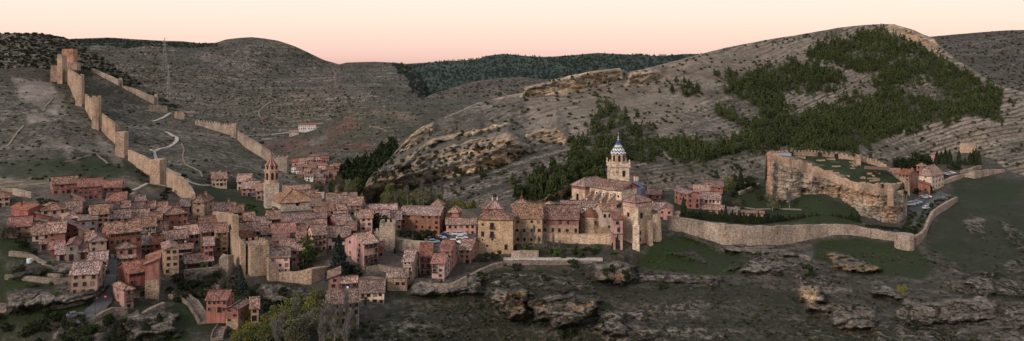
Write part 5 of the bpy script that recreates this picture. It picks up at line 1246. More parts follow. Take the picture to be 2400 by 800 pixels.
# little tiled cupola
cp_=empty('roof_cupola',tuple(P(1491,440,362)),0,label='small red and white brick cupola on a blue-tiled roof behind the nave',cat='cupola'); kc=362/F
k=NT('dark_blue_tiles',.5); M_BT=k.col((.09,.10,.15))
b=MB(); b.lathe((0,0,-8),[(3.9,0),(3.9,8),(2.6,1.0+8),(1.2,2.6+8)],8,0,R(22.5)); b.build('base_roof',M_BT,cp_)
b=MB(); b.lathe((0,0,2.4),[(1.1,0),(1.1,.3),(.85,.35),(.85,2.2),(1.05,2.3),(1.05,2.5)],8,0,0); b.build('lantern',W['red'],cp_)
b=MB()
for a in range(8): b.box((.88*math.cos(R(45*a)),.88*math.sin(R(45*a)),2.8),(.16,.2,1.75),R(45*a))
b.build('white_pilasters',W['white'],cp_)
b=MB(); b.lathe((0,0,4.9),[(1.1,0),(.7,.5),(.1,.9)],8); b.build('cap_roof',T['orange'],cp_)
# finial of the hip-roofed tower
r_=HOUSES['hip-roofed tower with a spike finial above the golden stone wing']; zt=max(v.co.z for c in r_.children for v in c.data.vertices)
b=MB(); b.lathe((0,0,zt-.3),[(.5,0),(.6,.5),(.2,.9),(.12,1.4),(.05,3.2)],6); b.build('finial',M_BEAM,r_)
r_=HOUSES['hip-roofed block with two finials behind the bishop palace']; zt=max(v.co.z for c in r_.children for v in c.data.vertices)
for x in (-.9,.9):
    b=MB(); b.lathe((x,0,zt-.5),[(.3,0),(.3,.8),(.12,1.0),(.05,1.9)],6); b.build('finial',M_WFRAME,r_)

# ------------------------------------------------------------------ castle crag
EDGE=[(1797,372),(1812,376),(1840,384),(1870,392),(1895,402),(1930,414),(1960,426),(1990,434),(2010,440),(2040,444),(2070,448),(2095,450),(2127,442)]
BASE=[(1797,455),(1815,468),(1850,474),(1880,458),(1920,455),(1960,466),(1985,480),(2005,492),(2020,508),(2060,520),(2090,525),(2115,522),(2127,505)]
BACK=[(1797,364),(1830,366),(1870,365),(1930,367),(1960,370),(2000,376),(2030,382),(2060,390),(2078,398),(2090,410),(2110,424),(2127,434)]
eg,bs,bk=curve(EDGE),curve(BASE),curve(BACK)
def crag(u0=1796,u1=2128,du=2.2,nc=56,npl=26):
    us=np.arange(u0,u1,du); n=len(us); tc=np.linspace(0,1,nc); tpn=np.linspace(0,1,npl)[1:]
    Eb,Ee,Ek=bs(us),eg(us),bk(us)
    Yb=MAIN(us,Eb)+1.2; Ye=Yb+np.interp(us,[1797,1850,2000,2128],[3,6,7,6]); Yk=np.interp(us,[1797,1830,1930,2030,2090,2128],[408,424,434,434,416,400])
    V=np.concatenate([Eb[:,None]+14+(Ee-Eb-14)[:,None]*tc,Ee[:,None]+(Ek-Ee)[:,None]*tpn],1)
    Y=np.concatenate([Yb[:,None]+(Ye-Yb)[:,None]*tc,Ye[:,None]+(Yk-Ye)[:,None]*tpn],1)
    U=np.repeat(us[:,None],V.shape[1],1); X=(U-U0)/F*Y; Z=CZ-(V-HY)/F*Y
    face=np.concatenate([np.ones(nc)*np.clip((1-tc)*8,0,1)*np.clip(tc*5,0,1),np.zeros(npl-1)])[None,:]*np.ones((n,1))
    rn=ridged(X,Y,Z*1.3,9,4); fn=fbm(X,Y,Z,3.5,3); bd=Z+.12*X+1.2*fbm(X,Y,Z,14,3)
    dY=-blocks(face,X,Y,Z,5,(1,1,1.5))*2.0-blocks(face,X,Y,Z,2,(1,1,1.6))*.7-face*(3.0*fbm(X,Y,Z,15,3)+1.1*rn+1.0*fn+1.6*(stair(bd/3.1,.45)-bd/3.1)*1.2)
    for cu_,cv,ru,rv,dp in ((1934,452,10,12,5),(1970,455,6,14,4),(2055,500,16,14,2.5),(2025,470,6,14,2),(1868,450,26,9,2.5)):
        dY+=face*dp*np.exp(-((U-cu_)/ru)**4-((V-cv)/rv)**4)
    Y2=Y+dY; X=(U-U0)/F*Y2; Z2=CZ-(V-HY)/F*Y2+(1-face)*fbm(X,Y,Z,8,3)*.5
    pl=np.concatenate([np.zeros(nc),np.ones(npl-1)])[None,:]*np.ones((n,1))
    c=np.ones(U.shape+(3,))*np.array((.46,.37,.285))
    c=mixc(c,smooth(-.05,.35,fbm(X,Y,Z*.4,9,4))*face*.65,(.17,.155,.143))
    c=mixc(c,smooth(-.15,.3,fbm(X+50,Y,Z*1.5,12,3))*face*.7*smooth(1840,2010,U),(.52,.31,.18))
    c=mixc(c,smooth(.05,.3,fbm(X+20,Y,Z,5,3))*face*.5,(.55,.46,.36))
    g=pl*smooth(-.25,.05,fbm(X,Y,Z,14,3)+.55*np.exp(-((U-1965)/55)**2-((V-400)/16)**2)+.35*(V>415))
    c=mixc(c,pl,(.17,.14,.112))
    msk=np.stack([.12*face+.3*pl,.2*pl,g,1-pl],-1)
    vs=np.stack([X,Y2,Z2],-1); last=vs[:,-1:,:]+np.array([0,3,-12]); vs=np.concatenate([vs,last],1); m=vs.shape[1]
    pad=lambda a:np.concatenate([a,a[:,-1:]],1); c=pad(c); msk=pad(msk); st=pad(bd*1.2)
    # side wall on the right end: last columns fall back
    vs=np.concatenate([vs,vs[-1:]+np.array([1.5,10,-6])],0); c=np.concatenate([c,c[-1:]],0); msk=np.concatenate([msk,msk[-1:]],0); st=np.concatenate([st,st[-1:]],0); n+=1
    vs=np.concatenate([vs[:1]+np.array([2.0,8,-6]),vs],0); c=np.concatenate([c[:1],c],0); msk=np.concatenate([msk[:1],msk],0); st=np.concatenate([st[:1],st],0); n+=1
    i=np.arange(n-1)[:,None]*m+np.arange(m-1)[None,:]; q=np.stack([i,i+m,i+m+1,i+1],-1).reshape(-1,4)
    me=bpy.data.meshes.new('crag'); me.from_pydata(vs.reshape(-1,3).tolist(),[],q.tolist())
    for nm,a in (('Col',c),('Msk',msk)):
        t=me.attributes.new(nm,'FLOAT_COLOR','POINT'); b=np.ones((n*m,4),np.float32); b[:,:a.shape[-1]]=a.reshape(n*m,-1); t.data.foreach_set('color',b.ravel())
    t=me.attributes.new('strata','FLOAT','POINT'); t.data.foreach_set('value',st.astype(np.float32).ravel())
    me.materials.append(M_TER); me.polygons.foreach_set('use_smooth',[True]*len(q))
    o=bpy.data.objects.new('crag',me); C.objects.link(o); tag(o,kind='structure')
crag()
ye=lambda u:gY(u,float(bs(u)))+1.2+float(np.interp(u,[1797,1850,2000,2128],[3,6,7,6]))
yk=lambda u:float(np.interp(u,[1797,1830,1930,2030,2090,2128],[408,424,434,434,416,400]))
w10=Wall('castle_wall','castle wall crowning the cliff with a crenellated rear wall','castle wall')
w10.curtain([(u,float(eg(u))+4,t,ye(u)-1.3) for u,t in ((1808,358),(1820,361),(1832,367),(1850,371),(1870,376),(1892,381),(1900,388),(1930,398),(1958,410),(1985,420),(2010,428),(2030,429),(2060,431),(2092,432),(2127,428))],th=1.1,jit=.5,step=1.3,found=.9)
w10.tower(1798,1808,440,359,0,d=3.5,Y=396,mer=False,mat=stonemat('brick_corner',(.40,.22,.15),(.54,.33,.23),1.6)); w10.tower(2080,2094,462,432,0,d=3,Y=384,mer=False); w10.tower(1893,1903,402,384,0,d=2.5,Y=392,mer=False)
w10.curtain([(u,float(bk(u)),t,yk(u)) for u,t in ((1800,360),(1830,359),(1850,357),(1870,358),(1892,356),(1915,358),(1930,361),(1945,366),(1952,360),(1968,362),(1990,369),(2012,372),(2030,374),(2050,379),(2070,386),(2080,395),(2092,408),(2112,422),(2127,429))],th=1.0,mer=True,step=2,jit=.2)
w10.tower(2006,2018,384,365,0,d=4,Y=428,mer=False)
for u in (1855,1921,1960):
    p=P(u,bk(u)-3,yk(u)-.3); b=MB(); b.box((0,0,-.8),(1.6,.5,2.2)); o=b.build('gateway_opening',M_GLASS,w10.root); o.location=p-w10.o
p=P(2068,437,ye(2068)-1.6); b=MB(); b.box((0,0,-.6),(.9,.5,1.7)); o=b.build('gateway_opening',M_GLASS,w10.root); o.location=p-w10.o
def shelter(label,u,pb,Y,w,d,h,mat):
    r=empty('site_shelter',tuple(P(u,pb,Y)),-math.atan((u-U0)/F),label=label,cat='shelter'); b=MB(); slab(b,(-w/2,-d/2,h),(w/2,-d/2,h),(w/2,d/2,h+.5),(-w/2,d/2,h+.5),.25,0); b.build('roof',mat,r)
    for sx in (-1,0,1):
        for sy in (-1,1): b=MB(); b.box((sx*(w/2-.3),sy*(d/2-.3),-2),(.18,.18,h+1.9)); b.build('post',M_IRON,r)
shelter('dark brown flat shelter roof over the castle excavations',2055,404,412,11,6,1.8,M_BROWN)
shelter('grey-blue metal shelter roof at the left tip of the castle',1836,370,408,7,4,1.4,plain('zinc_sheet',(.22,.24,.28),.5,.4))
rt_=empty('castle_ruins',tuple(P(1965,410,410)),0,label='low excavated stone wall footings spread inside the castle',cat='ruins')
for i in range(26):
    u=random.uniform(1870,2060); t=random.uniform(.25,.95); v=float(eg(u))+(float(bk(u))-float(eg(u)))*t; Yv=ye(u)+(yk(u)-ye(u))*t; p=P(u,v,Yv)-rt_.location
    b=MB(); b.box((0,0,-.6),(random.uniform(1.5,5),.6,random.uniform(.9,1.5))); o=b.build('wall_footing',M_CITY,rt_); o.location=p; o.rotation_euler.z=random.choice((.2,1.77))

# square watch tower above the cypresses
wt=Wall('watch_tower','pale square stone watch tower behind the tall cypresses on the right','tower'); wt.tower(2249,2287,404,340,3,d=9,Y=545,mer=False,part='tower_wall')
p=P(2261,366,545.0); b=MB(); b.box((0,0,-1.2),(1.3,.4,2.2)); b.tube((0,-.2,1.0),(0,.2,1.0),.65,.65,10); o=b.build('arched_window',M_GLASS,wt.root); tc_=[c for c in wt.root.children][0]; o.location=local(wt.root,P(2261,366,544.6)) if wt.root.rotation_euler.z else P(2261,366,544.4)-wt.o

# ------------------------------------------------------------------ far village
VIL=[(720,752,378,366,3,'h','pale','red',3,6,'largest village house, long with a red roof, highest in the far village'),
(723,733,390,375,4,'x','orange','light',3,2,'tall orange-walled village house below the long red-roofed one'),
(742,762,399,388,8,'x','white','red',3,4,'bright white village house with two rows of windows'),
(770,780,396,388,6,'y','white','light',2,2,'white gabled village house right of the bright white one'),
(784,798,397,389,3,'x','pink','red',2,3,'dark red-roofed village house right of the white gable'),
(797,808,412,399,3,'x','orange','tile',2,2,'square orange village house at the right edge of the village'),
(811,822,401,394,3,'x','white','light',1,2,'pale village house with a light roof at the far right by the wood'),
(684,700,388,379,3,'x','pink','red',2,3,'dark red village house at the left by the wall tower'),
(701,720,386,377,3,'x','cream','light',2,3,'cream village house left of the long red-roofed one'),
(752,770,378,371,3,'x','pink','red',2,3,'low village house right behind the long red-roofed one'),
(698,712,394,385,4,'x','pale','light',2,2,'pale pink village house in the left cluster'),
(683,694,402,393,4,'y','white','light',2,2,'white-gabled village house lowest at the left wall'),
(694,706,408,398,4,'x','white','tile',2,2,'white village house with a brown roof in the left cluster'),
(708,722,402,391,-3,'x','pink','tile',2,2,'pink village house with a brown roof in the middle'),
(722,740,402,393,3,'x','tan','tile',2,3,'tan village house with a wide brown roof in the middle'),
(712,726,411,402,3,'x','pale','light',2,2,'pale village house with a beige roof below the middle'),
(730,750,411,402,4,'x','cream','tile',2,3,'cream village house with a long roof below the white one'),
(748,766,406,399,-3,'x','pink','light',2,3,'pink village house under the bright white one'),
(764,782,405,397,3,'x','tan','red',2,3,'tan village house with a red roof right of centre'),
(780,798,409,403,3,'x','deep','tile',1,3,'deep red village house below the square orange one'),
(776,800,415,409,3,'x','pink','tile',1,4,'long low pink village house at the right'),
(700,714,417,409,3,'x','orange','orange',2,2,'orange-roofed village house above the hill shoulder'),
(714,734,424,413,3,'x','white','dark',2,3,'white village house with a slate-dark roof near the river wood'),
(734,756,424,414,4,'x','cream','dark',2,3,'cream village house with a dark roof near the river wood'),
(738,762,432,423,3,'x','tan','tile',1,3,'long brown-roofed village house nearest the river wood'),
(762,790,433,424,0,'h','pink','red',1,3,'pink village chapel-like house with a hip roof by the trees'),
(756,770,417,409,3,'x','pale','tile',2,2,'pale village house with a brown roof above the trees'),
(690,700,383,377,2,'x','tan','red',1,2,'tiny tan village house at the top left'),
(742,758,391,384,3,'x','tan','tile',1,2,'small tan village house above the bright white one'),
(726,744,393,386,3,'x','grey','tile',2,3,'grey village house beside the orange-walled one')]
for x0,x1,yb,ye_,sd,rf,wl,tl_,fl,nw,lab in VIL:
    H(lab,x0,x1,yb,ye_,sd,rf,wl,tl_,fl,nw,d=9,Y=float(MID(np.array([(x0+x1)/2.]),np.array([float(yb)]))[0])-2,chim=0,name='village_house',found=5,group='houses of the far village',ns=1)
tag(H('slender red village tower with a pyramid roof by the river wood',780,786,432,412,2,'p','red','red',3,1,d=3,ns=1,Y=765,chim=0,name='village_tower',cat='tower',door=False))
tag(H('white long warehouse with a pink-edged flat roof in the far valley',699,741,305,293,0,'f','white','red',2,9,d=30,ns=1,Y=1120,chim=0,name='warehouse',cat='warehouse',fr='d',group=None))
H('low pale farm building left of the white warehouse',678,700,315,309,0,'x','cream','light',1,3,d=10,Y=1105,chim=0,name='farm_building',cat='farm')
H('small tan roadside house in the far valley floor',614,630,336,328,0,'x','tan','orange',2,2,d=9,Y=1060,chim=0,name='farmhouse',cat='farmhouse')
H('small far house with a reddish roof on the terraced hillside',612,620,283,278,0,'x','tan','red',1,2,d=8,Y=float(LEFT(np.array([616.]),np.array([283.]))[0]),chim=0,name='farmhouse',cat='farmhouse')

# ------------------------------------------------------------------ transmission masts
def mast(label,u,pb,pt,sheetname,w):
    q=surf(sheetname,u,pb); h=(pb-pt)*q.y/F; r=empty('lattice_mast',tuple(q),0,label=label,cat='mast'); b=MB(); t=.1*w/2.5
    for sx,sy in ((1,1),(1,-1),(-1,1),(-1,-1)): b.tube((sx*w,sy*w,-1),(sx*.25,sy*.25,h),t,t*.7,4)
    n=9
    for i in range(n):
        a=1-i/n; c=1-(i+1)/n; wa=.25+(w-.25)*a; wc=.25+(w-.25)*c
        for s in (-1,1):
            b.tube((-wa,s*wa,h*i/n),(wc,s*wc,h*(i+1)/n),t*.6,t*.6,4); b.tube((s*wa,wa,h*i/n),(s*wc,-wc,h*(i+1)/n),t*.6,t*.6,4)
    b.build('lattice_frame',plain('galvanised_steel',(.30,.29,.28),.6,.4),r)
    for zf in (.78,.88,.97):
        b=MB(); b.tube((-w*1.4,0,h*zf),(w*1.4,0,h*zf),t,t,4); b.tube((-w*1.4,0,h*zf),(0,0,h*zf+.9),t*.6,t*.6,4); b.tube((w*1.4,0,h*zf),(0,0,h*zf+.9),t*.6,t*.6,4); b.build('cross_arm',M_WFRAME,r)
mast('tallest pale lattice pylon on the terraced hill behind the rear wall',386,175,97,'terraced_hill',3.5)
mast('pale lattice pylon lower on the slope right behind the rear wall',395,292,152,'terraced_hill',3.0)
mast('small pale pylon in the gully under the saddle',785,212,172,'terraced_hill',2.0)
mast('thin pale mast on the green shoulder above the reddish hill',900,268,243,'reddish_hill',1.2)
mast('thin mast low in the valley beside the limestone cliff',903,362,335,'reddish_hill',1.0)
# ------------------------------------------------------------------ cars
def car_body(kind):
    pr={'car':[(-2.1,.35),(-2.15,.62),(-1.95,.92),(-1.7,.98),(-1.25,1.42),(.15,1.46),(.85,1.02),(1.85,.86),(2.1,.66),(2.12,.35)],
        'suv':[(-2.2,.4),(-2.22,.8),(-2.1,1.1),(-1.85,1.62),(.2,1.66),(.95,1.12),(1.95,1.0),(2.2,.75),(2.2,.4)],
        'van':[(-2.3,.4),(-2.32,1.0),(-2.25,1.9),(.9,1.92),(1.6,1.2),(2.2,1.0),(2.35,.75),(2.35,.4)]}[kind]
    b=MB(); n=len(pr); vs=[]
    for x,z in pr:
        w=.86-.16*max(0,(z-.95))/.5*.55
        vs+=[(x,-w,z),(x,w,z)]
    fs=[(2*i,2*i+2,2*i+3,2*i+1) for i in range(n-1)]+[tuple(2*i for i in range(n-1,-1,-1)),tuple(2*i+1 for i in range(n)),(0,1,2*n-1,2*n-2)]
    b.add(vs,fs); me=b.mesh('body',M_IRON)
    g=MB()
    zt=max(p[1] for p in pr)-.08; zb={'car':1.0,'suv':1.15,'van':1.2}[kind]
    xs={'car':(-1.5,-1.15,.1,.68),'suv':(-1.9,-1.78,.12,.78),'van':(-2.1,-2.05,.82,1.45)}[kind]
    for s in (-1,1):
        wt=.86-.16*max(0,zt-.95)/.5*.55+.012; wb=.86-.16*max(0,zb-.95)/.5*.55+.012
        g.add([(xs[0],s*wb,zb),(xs[3],s*wb,zb),(xs[2],s*wt,zt),(xs[1],s*wt,zt)],[(0,1,2,3) if s<0 else (3,2,1,0)])
    # windscreen and rear screen just proud of the body
    ia=[i for i in range(n-1) if pr[i][1]==max(p[1] for p in pr)][0]
    if kind=='van': ia=3-1
    mx=[i for i in range(n) if pr[i][1]>=max(p[1] for p in pr)-.05]; f=mx[-1]; r=mx[0]
    for a,c in ((f,f+1),(r-1,r)):
        (x0,z0),(x1,z1)=pr[a],pr[c]; d=math.hypot(x1-x0,z1-z0); nx,nz=-(z1-z0)/d*.015,(x1-x0)/d*.015
        L=lambda t:(x0+(x1-x0)*t+nx,z0+(z1-z0)*t+nz)
        (xa,za),(xb,zb2)=L(.1),L(.92); g.add([(xa,-.68,za),(xb,-.7,zb2),(xb,.7,zb2),(xa,.68,za)],[(0,1,2,3)])
    gm=g.mesh('windows',plain('car_glass',(.02,.025,.03),.08,.6,0,0) if 'car_glass' not in bpy.data.materials else bpy.data.materials['car_glass'])
    return me,gm
wh=MB(); wh.tube((0,-.1,0),(0,.1,0),.32,.32,14,0); wh.tube((0,-.11,0),(0,.11,0),.19,.19,10,1); WHEEL=wh.mesh('wheel',[plain('tyre',(.02,.02,.02),.8),plain('alloy',(.4,.4,.42),.4,.5,.8,0)])
hl=MB(); hl.box((0,0,0),(.06,.36,.14)); HEAD=hl.mesh('headlight',plain('lamp_glass',(.75,.75,.72),.15,.6,0,0)); TAIL=None
tl=MB(); tl.box((0,0,0),(.06,.3,.18)); TAIL=tl.mesh('tail_light',plain('tail_lamp',(.35,.02,.02),.3,.5,0,0))
CARM={k:car_body(k) for k in ('car','suv','van')}
PAINT={}
def paint(c):
    if c not in PAINT: PAINT[c]=plain('car_paint_%d'%len(PAINT),c,.28,.6,.0,0)
    return PAINT[c]
WHI,SIL,GRY,BLU,BLK,RED_,PLUM=(.72,.72,.72),(.42,.44,.46),(.16,.17,.19),(.04,.08,.19),(.018,.019,.022),(.28,.03,.025),(.16,.05,.08)
def car(label,u,pb,ang,c,kind='car',sheetname='ground',lift=.37,group=None):
    q=surf(sheetname,u,pb); r=empty('parked_car' if kind!='van' else 'parked_van',(q.x,q.y,q.z+lift),R(ang),label=label,cat='van' if kind=='van' else 'car',group=group)
    me,gm=CARM[kind]; b=put('body',me,r); b.material_slots[0].link='OBJECT'; b.material_slots[0].material=paint(c); put('windows',gm,b)
    zz={'car':.55,'suv':.7,'van':.75}[kind]
    for x in (-1.3,1.3):
        for s in (-1,1): put('wheel',WHEEL,r,(x,s*.78,.32))
    for s in (-1,1): put('headlight',HEAD,r,(2.09,s*.6,zz)); put('tail_light',TAIL,r,(-2.12,s*.62,zz+.05))
G1='cars in the car park by the orange-red palace'
car('pale silver-blue car at the lower left corner of the palace car park',1017,573,28,(.35,.42,.48),'suv',group=G1)
car('black car second from the lower left corner of the palace car park',1027,567,28,BLK,group=G1)
car('white car in the left row of the palace car park',1033,563,28,WHI,group=G1)
car('dark blue car right behind the white car in the left row',1041,558,28,BLU,group=G1)
car('silver car near the top of the left row by the palace',1049,555,30,SIL,group=G1)
car('black car at the top of the left row by the palace door',1053,550,30,BLK,group=G1)
car('silver car at the upper right by the old pink house',1073,555,-10,SIL,'suv',group=G1)
car('pale grey van beside the silver car at the old pink house',1081,555,10,(.5,.53,.56),'suv',group=G1)
car('white van-like car alone at the right side of the palace car park',1083,564,20,WHI,'suv',group=G1)
car('plum red car at the lower right of the palace car park',1077,571,-20,PLUM,group=G1)
car('white car at the lower right corner of the palace car park',1067,574,-8,WHI,'suv',group=G1)
G2='cars in the far car park under the castle'
car('white van at the lower left end of the far car park',2133,484,0,WHI,'van',group=G2)
for i,(u,v,c,l) in enumerate(((2143,481,SIL,'silver car next to the white van'),(2147,479,GRY,'dark grey car second from the white van'),(2151,477,SIL,'pale silver car third from the white van'),(2155,474,BLU,'dark blue car fourth from the white van'),(2159,470,BLK,'black car in the middle of the castle row'),(2163,467,SIL,'silver car in the upper half of the castle row'),(2168,466,GRY,'grey car near the top of the castle row'),(2173,465,WHI,'white car at the top of the castle row'))):
    car(l+' in the far car park',u,v,-25,c,'car' if i%3 else 'suv',group=G2)
car('white car by the round bushes at the rampart edge',2170,492,35,WHI,group=G2)
car('pale silver car beside the white one by the round bushes',2176,487,35,SIL,group=G2)
car('black car lowest of the three at the rampart parapet',2206,474,28,BLK,'suv',group=G2)
car('dark grey car middle of the three at the rampart parapet',2213,470,28,GRY,group=G2)
car('black car highest of the three at the rampart parapet',2220,467,28,BLK,group=G2)
for u,v,c,l in ((2213,416,BLK,'black car at the left of the upper car park by the cypresses'),(2219,413,SIL,'silver car in the middle of the upper car park by the cypresses'),(2225,412,GRY,'grey car in the upper car park under the cypresses'),(2231,410,WHI,'white car at the right of the upper car park by the cypresses')): car(l,u,v,15,c)
car('dark blue car in front of the long pink house',597,459,15,BLU)
car('small dark car with pale roof turning at the street bottom',176,745,40,GRY,lift=.47)
q=surf('ground',247,716); b=MB(); b.tube((0,0,0),(0,0,2.2),.04,.04,6,0); b.tube((0,-.03,2.3),(0,.03,2.3),.36,.36,14,1); b.box((0,-.045,2.24),(.5,.03,.13),0,2); o=b.build('road_sign',[M_IRON,plain('red_sign_paint',(.45,.02,.02),.4),M_WFRAME]); o.location=q; o.rotation_euler.z=.3; tag(o,'round red and white road sign on the paved street by the pink tower-like house','sign')

# ------------------------------------------------------------------ person on the street, street lamps
def person(label,u,pb):
    q=surf('ground',u,pb); me=bpy.data.meshes.new('person')
    v=[(0,0,.95),(0,0,1.2),(0,0,1.42),(0,-.01,1.55),(0,-.02,1.68),(.1,0,.9),(.11,.08,.5),(.11,.0,.05),(-.1,0,.9),(-.1,-.1,.5),(-.1,.1,.06),(.2,0,1.4),(.26,.06,1.12),(.25,-.05,.86),(-.2,0,1.4),(-.26,-.06,1.12),(-.25,.05,.86),(.11,-.14,.03),(-.1,-.05,.03)]
    e=[(0,1),(1,2),(2,3),(3,4),(0,5),(5,6),(6,7),(0,8),(8,9),(9,10),(2,11),(11,12),(12,13),(2,14),(14,15),(15,16),(7,17),(10,18)]
    me.from_pydata(v,e,[]); o=bpy.data.objects.new('person',me); C.objects.link(o); md=o.modifiers.new('s','SKIN')
    for i,r in enumerate((.15,.14,.16,.06,.11,.1,.07,.05,.1,.07,.05,.07,.05,.035,.07,.05,.035,.04,.04)): me.skin_vertices[0].data[i].radius=(r,r)
    me.skin_vertices[0].data[0].use_root=True; o.modifiers.new('b','SUBSURF').levels=1; o.modifiers['b'].render_levels=1
    me.materials.append(plain('dark_clothing',(.03,.03,.04))); o.location=(q.x,q.y,q.z+.45); tag(o,label,'person')
person('person in dark clothes standing at the top of the paved street',270,613)
def lamp(label,u,pb,h=4.5):
    q=surf('ground',u,pb); r=empty('street_lamp',(q.x,q.y,q.z+.3),0,label=label,cat='street lamp'); b=MB(); b.lathe((0,0,-.5),[(.14,0),(.1,.9),(.06,1.2),(.05,h)],8); b.build('post',M_IRON,r)
    b=MB(); b.lathe((0,0,h-.5),[(.1,0),(.24,.5),(.2,.6),(.04,.8)],6); b.build('lantern',M_GLASS,r)
lamp('black street lamp on the parapet of the street in the left corner',223,742,5.5); lamp('black street lamp at the far car park edge',2204,478); 
# water tank in the garden
q=surf('ground',69,616); b=MB(); b.lathe((0,0,0),[(.75,0),(.8,.1),(.8,1.25),(.72,1.32),(.3,1.42)],16); o=b.build('water_tank',plain('white_plastic',(.55,.57,.6),.5)); o.location=q; tag(o,'round whitish water tank in the garden on the left','tank')
# laundry on the balcony
r_=HOUSES['orange house with blue laundry on its balcony']
for i,(c,w) in enumerate((((.03,.05,.2),.9),((.7,.7,.75),.6),((.04,.06,.16),.8))):
    b=MB(); slab(b,(0,0,0),(w,0,0),(w,.02,.9),(0,.02,.9),.03,.03,.3); o=b.build('laundry',plain('cloth_%d'%i,c)); o.location=r_.matrix_basis@Vector((-1.6+i*1.0,-4.1,1.9)); o.rotation_euler.z=r_.rotation_euler.z; tag(o,('navy sheet at the left of the laundry on the orange house','white cloth in the middle of the laundry on the orange house','dark blue cloth at the right of the laundry on the orange house')[i],'laundry')
# ------------------------------------------------------------------ vegetation
def foliage(name,c1,c2):
    k=NT(name,.95,.1); co=k.pos(); r=k.n('ShaderNodeObjectInfo').outputs['Random']; n=k.noise(co,1.6,3,.7); n2=k.noise(co,.25,2,.5)
    n3=k.noise(co,.045,3,.6); v=k.math('ADD',k.math('MULTIPLY',n,.55),k.math('ADD',k.math('MULTIPLY',r,.2),k.math('ADD',k.math('MULTIPLY',n2,.25),k.math('MULTIPLY',k.math('SUBTRACT',n3,.35),.8))))
    return k.col(k.mix(k.ramp(v,[(.35,0.0),(.8,1.0)]),c1,c2))
L_PINE=foliage('pine_foliage',(.013,.02,.009),(.06,.075,.028))
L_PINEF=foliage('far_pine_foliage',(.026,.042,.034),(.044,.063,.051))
L_JUN=foliage('juniper_foliage',(.016,.02,.011),(.05,.055,.028))
L_CYP=foliage('cypress_foliage',(.010,.017,.009),(.036,.048,.02))
L_CED=foliage('cedar_foliage',(.018,.032,.010),(.065,.088,.024))
L_BLU=foliage('blue_spruce_foliage',(.016,.026,.022),(.055,.07,.062))
L_WIL=foliage('spring_willow_foliage',(.045,.055,.017),(.13,.14,.048))
L_YEL=foliage('yellow_green_foliage',(.06,.065,.012),(.17,.165,.04))
L_DUL=foliage('dull_brush_foliage',(.035,.034,.024),(.095,.085,.06))
L_GRY=foliage('grey_green_foliage',(.06,.06,.036),(.16,.15,.095))
L_PUR=foliage('purple_foliage',(.02,.011,.016),(.055,.026,.034))
L_GRN=foliage('fresh_green_foliage',(.02,.045,.01),(.07,.11,.024))
BARK=plain('bark',(.09,.07,.055),.95); BARKG=plain('pale_bark',(.27,.24,.21),.95); TWIG=plain('twigs',(.135,.12,.108),.95)
def quads(pts,size,flat=.0,rs=None):
    rs=rs or rng; n=len(pts); a=rs.normal(size=(n,3)); a[:,2]*=(1-flat); a/=np.linalg.norm(a,axis=1)[:,None]; t=rs.normal(size=(n,3)); b=np.cross(a,t); b/=np.linalg.norm(b,axis=1)[:,None]
    s=(size*rs.uniform(.6,1.3,n))[:,None] if np.isscalar(size) else (size*rs.uniform(.7,1.3,n))[:,None]
    v=np.stack([pts-a*s-b*s*.6,pts+a*s-b*s*.6,pts+a*s*.7+b*s*.8,pts-a*s*.7+b*s*.8],1)
    return v.reshape(-1,3)
def qmesh(name,v,mat):
    n=len(v); me=bpy.data.meshes.new(name); me.vertices.add(n); me.vertices.foreach_set('co',np.asarray(v,np.float32).ravel()); me.loops.add(n); me.loops.foreach_set('vertex_index',np.arange(n,dtype=np.int32)); me.polygons.add(n//4); me.polygons.foreach_set('loop_start',np.arange(0,n,4,dtype=np.int32)); me.update(calc_edges=True); me.materials.append(mat); return me
def ball(n,c,r,shell=.5):
    d=rng.normal(size=(n,3)); d/=np.linalg.norm(d,axis=1)[:,None]; rad=rng.uniform(shell,1,n)**.6; return np.array(c)+d*rad[:,None]*np.array(r)
def lumps(k,n,zc,zr,R0,rl):
    out=[]
    for i in range(k):
        a=rng.uniform(0,6.28); z=zc+rng.uniform(-zr,zr); w=R0*math.sqrt(max(.05,1-((z-zc)/(zr*1.15))**2))*rng.uniform(.35,1.0); s=rl*rng.uniform(.7,1.25)
        out.append(ball(n,(w*math.cos(a),w*math.sin(a),z),(s,s,s*.8),.35))
    return np.concatenate(out)
def cone_pts(n,z0,r0,layers=0,p=1.0):
    t=rng.uniform(0,1,n)**1.3; a=rng.uniform(0,6.28,n); rr=r0*(1-t)**p+.015
    if layers: rr*=.62+.38*np.abs(np.sin(t*layers*3.14+.4*np.sin(3*a)))
    rr*=rng.uniform(.45,1.0,n)**.5*(1+.22*np.sin(3*a+9*t)); z=z0+(1-z0)*t
    return np.stack([rr*np.cos(a),rr*np.sin(a),z-rr*.25],1)
def trunk(h,r,limbs=5,z0=.3):
    m=MB(); m.tube((0,0,-.06),(.01,.0,h*.5),r,r*.72,7); m.tube((.01,0,h*.5),(0,.01,h),r*.72,r*.3,6)
    for i in range(limbs):
        a=rng.uniform(0,6.28); z=rng.uniform(z0,h*.85); m.tube((0,0,z),(.28*math.cos(a),.28*math.sin(a),z+.14),r*.4,r*.12,5)
    return m
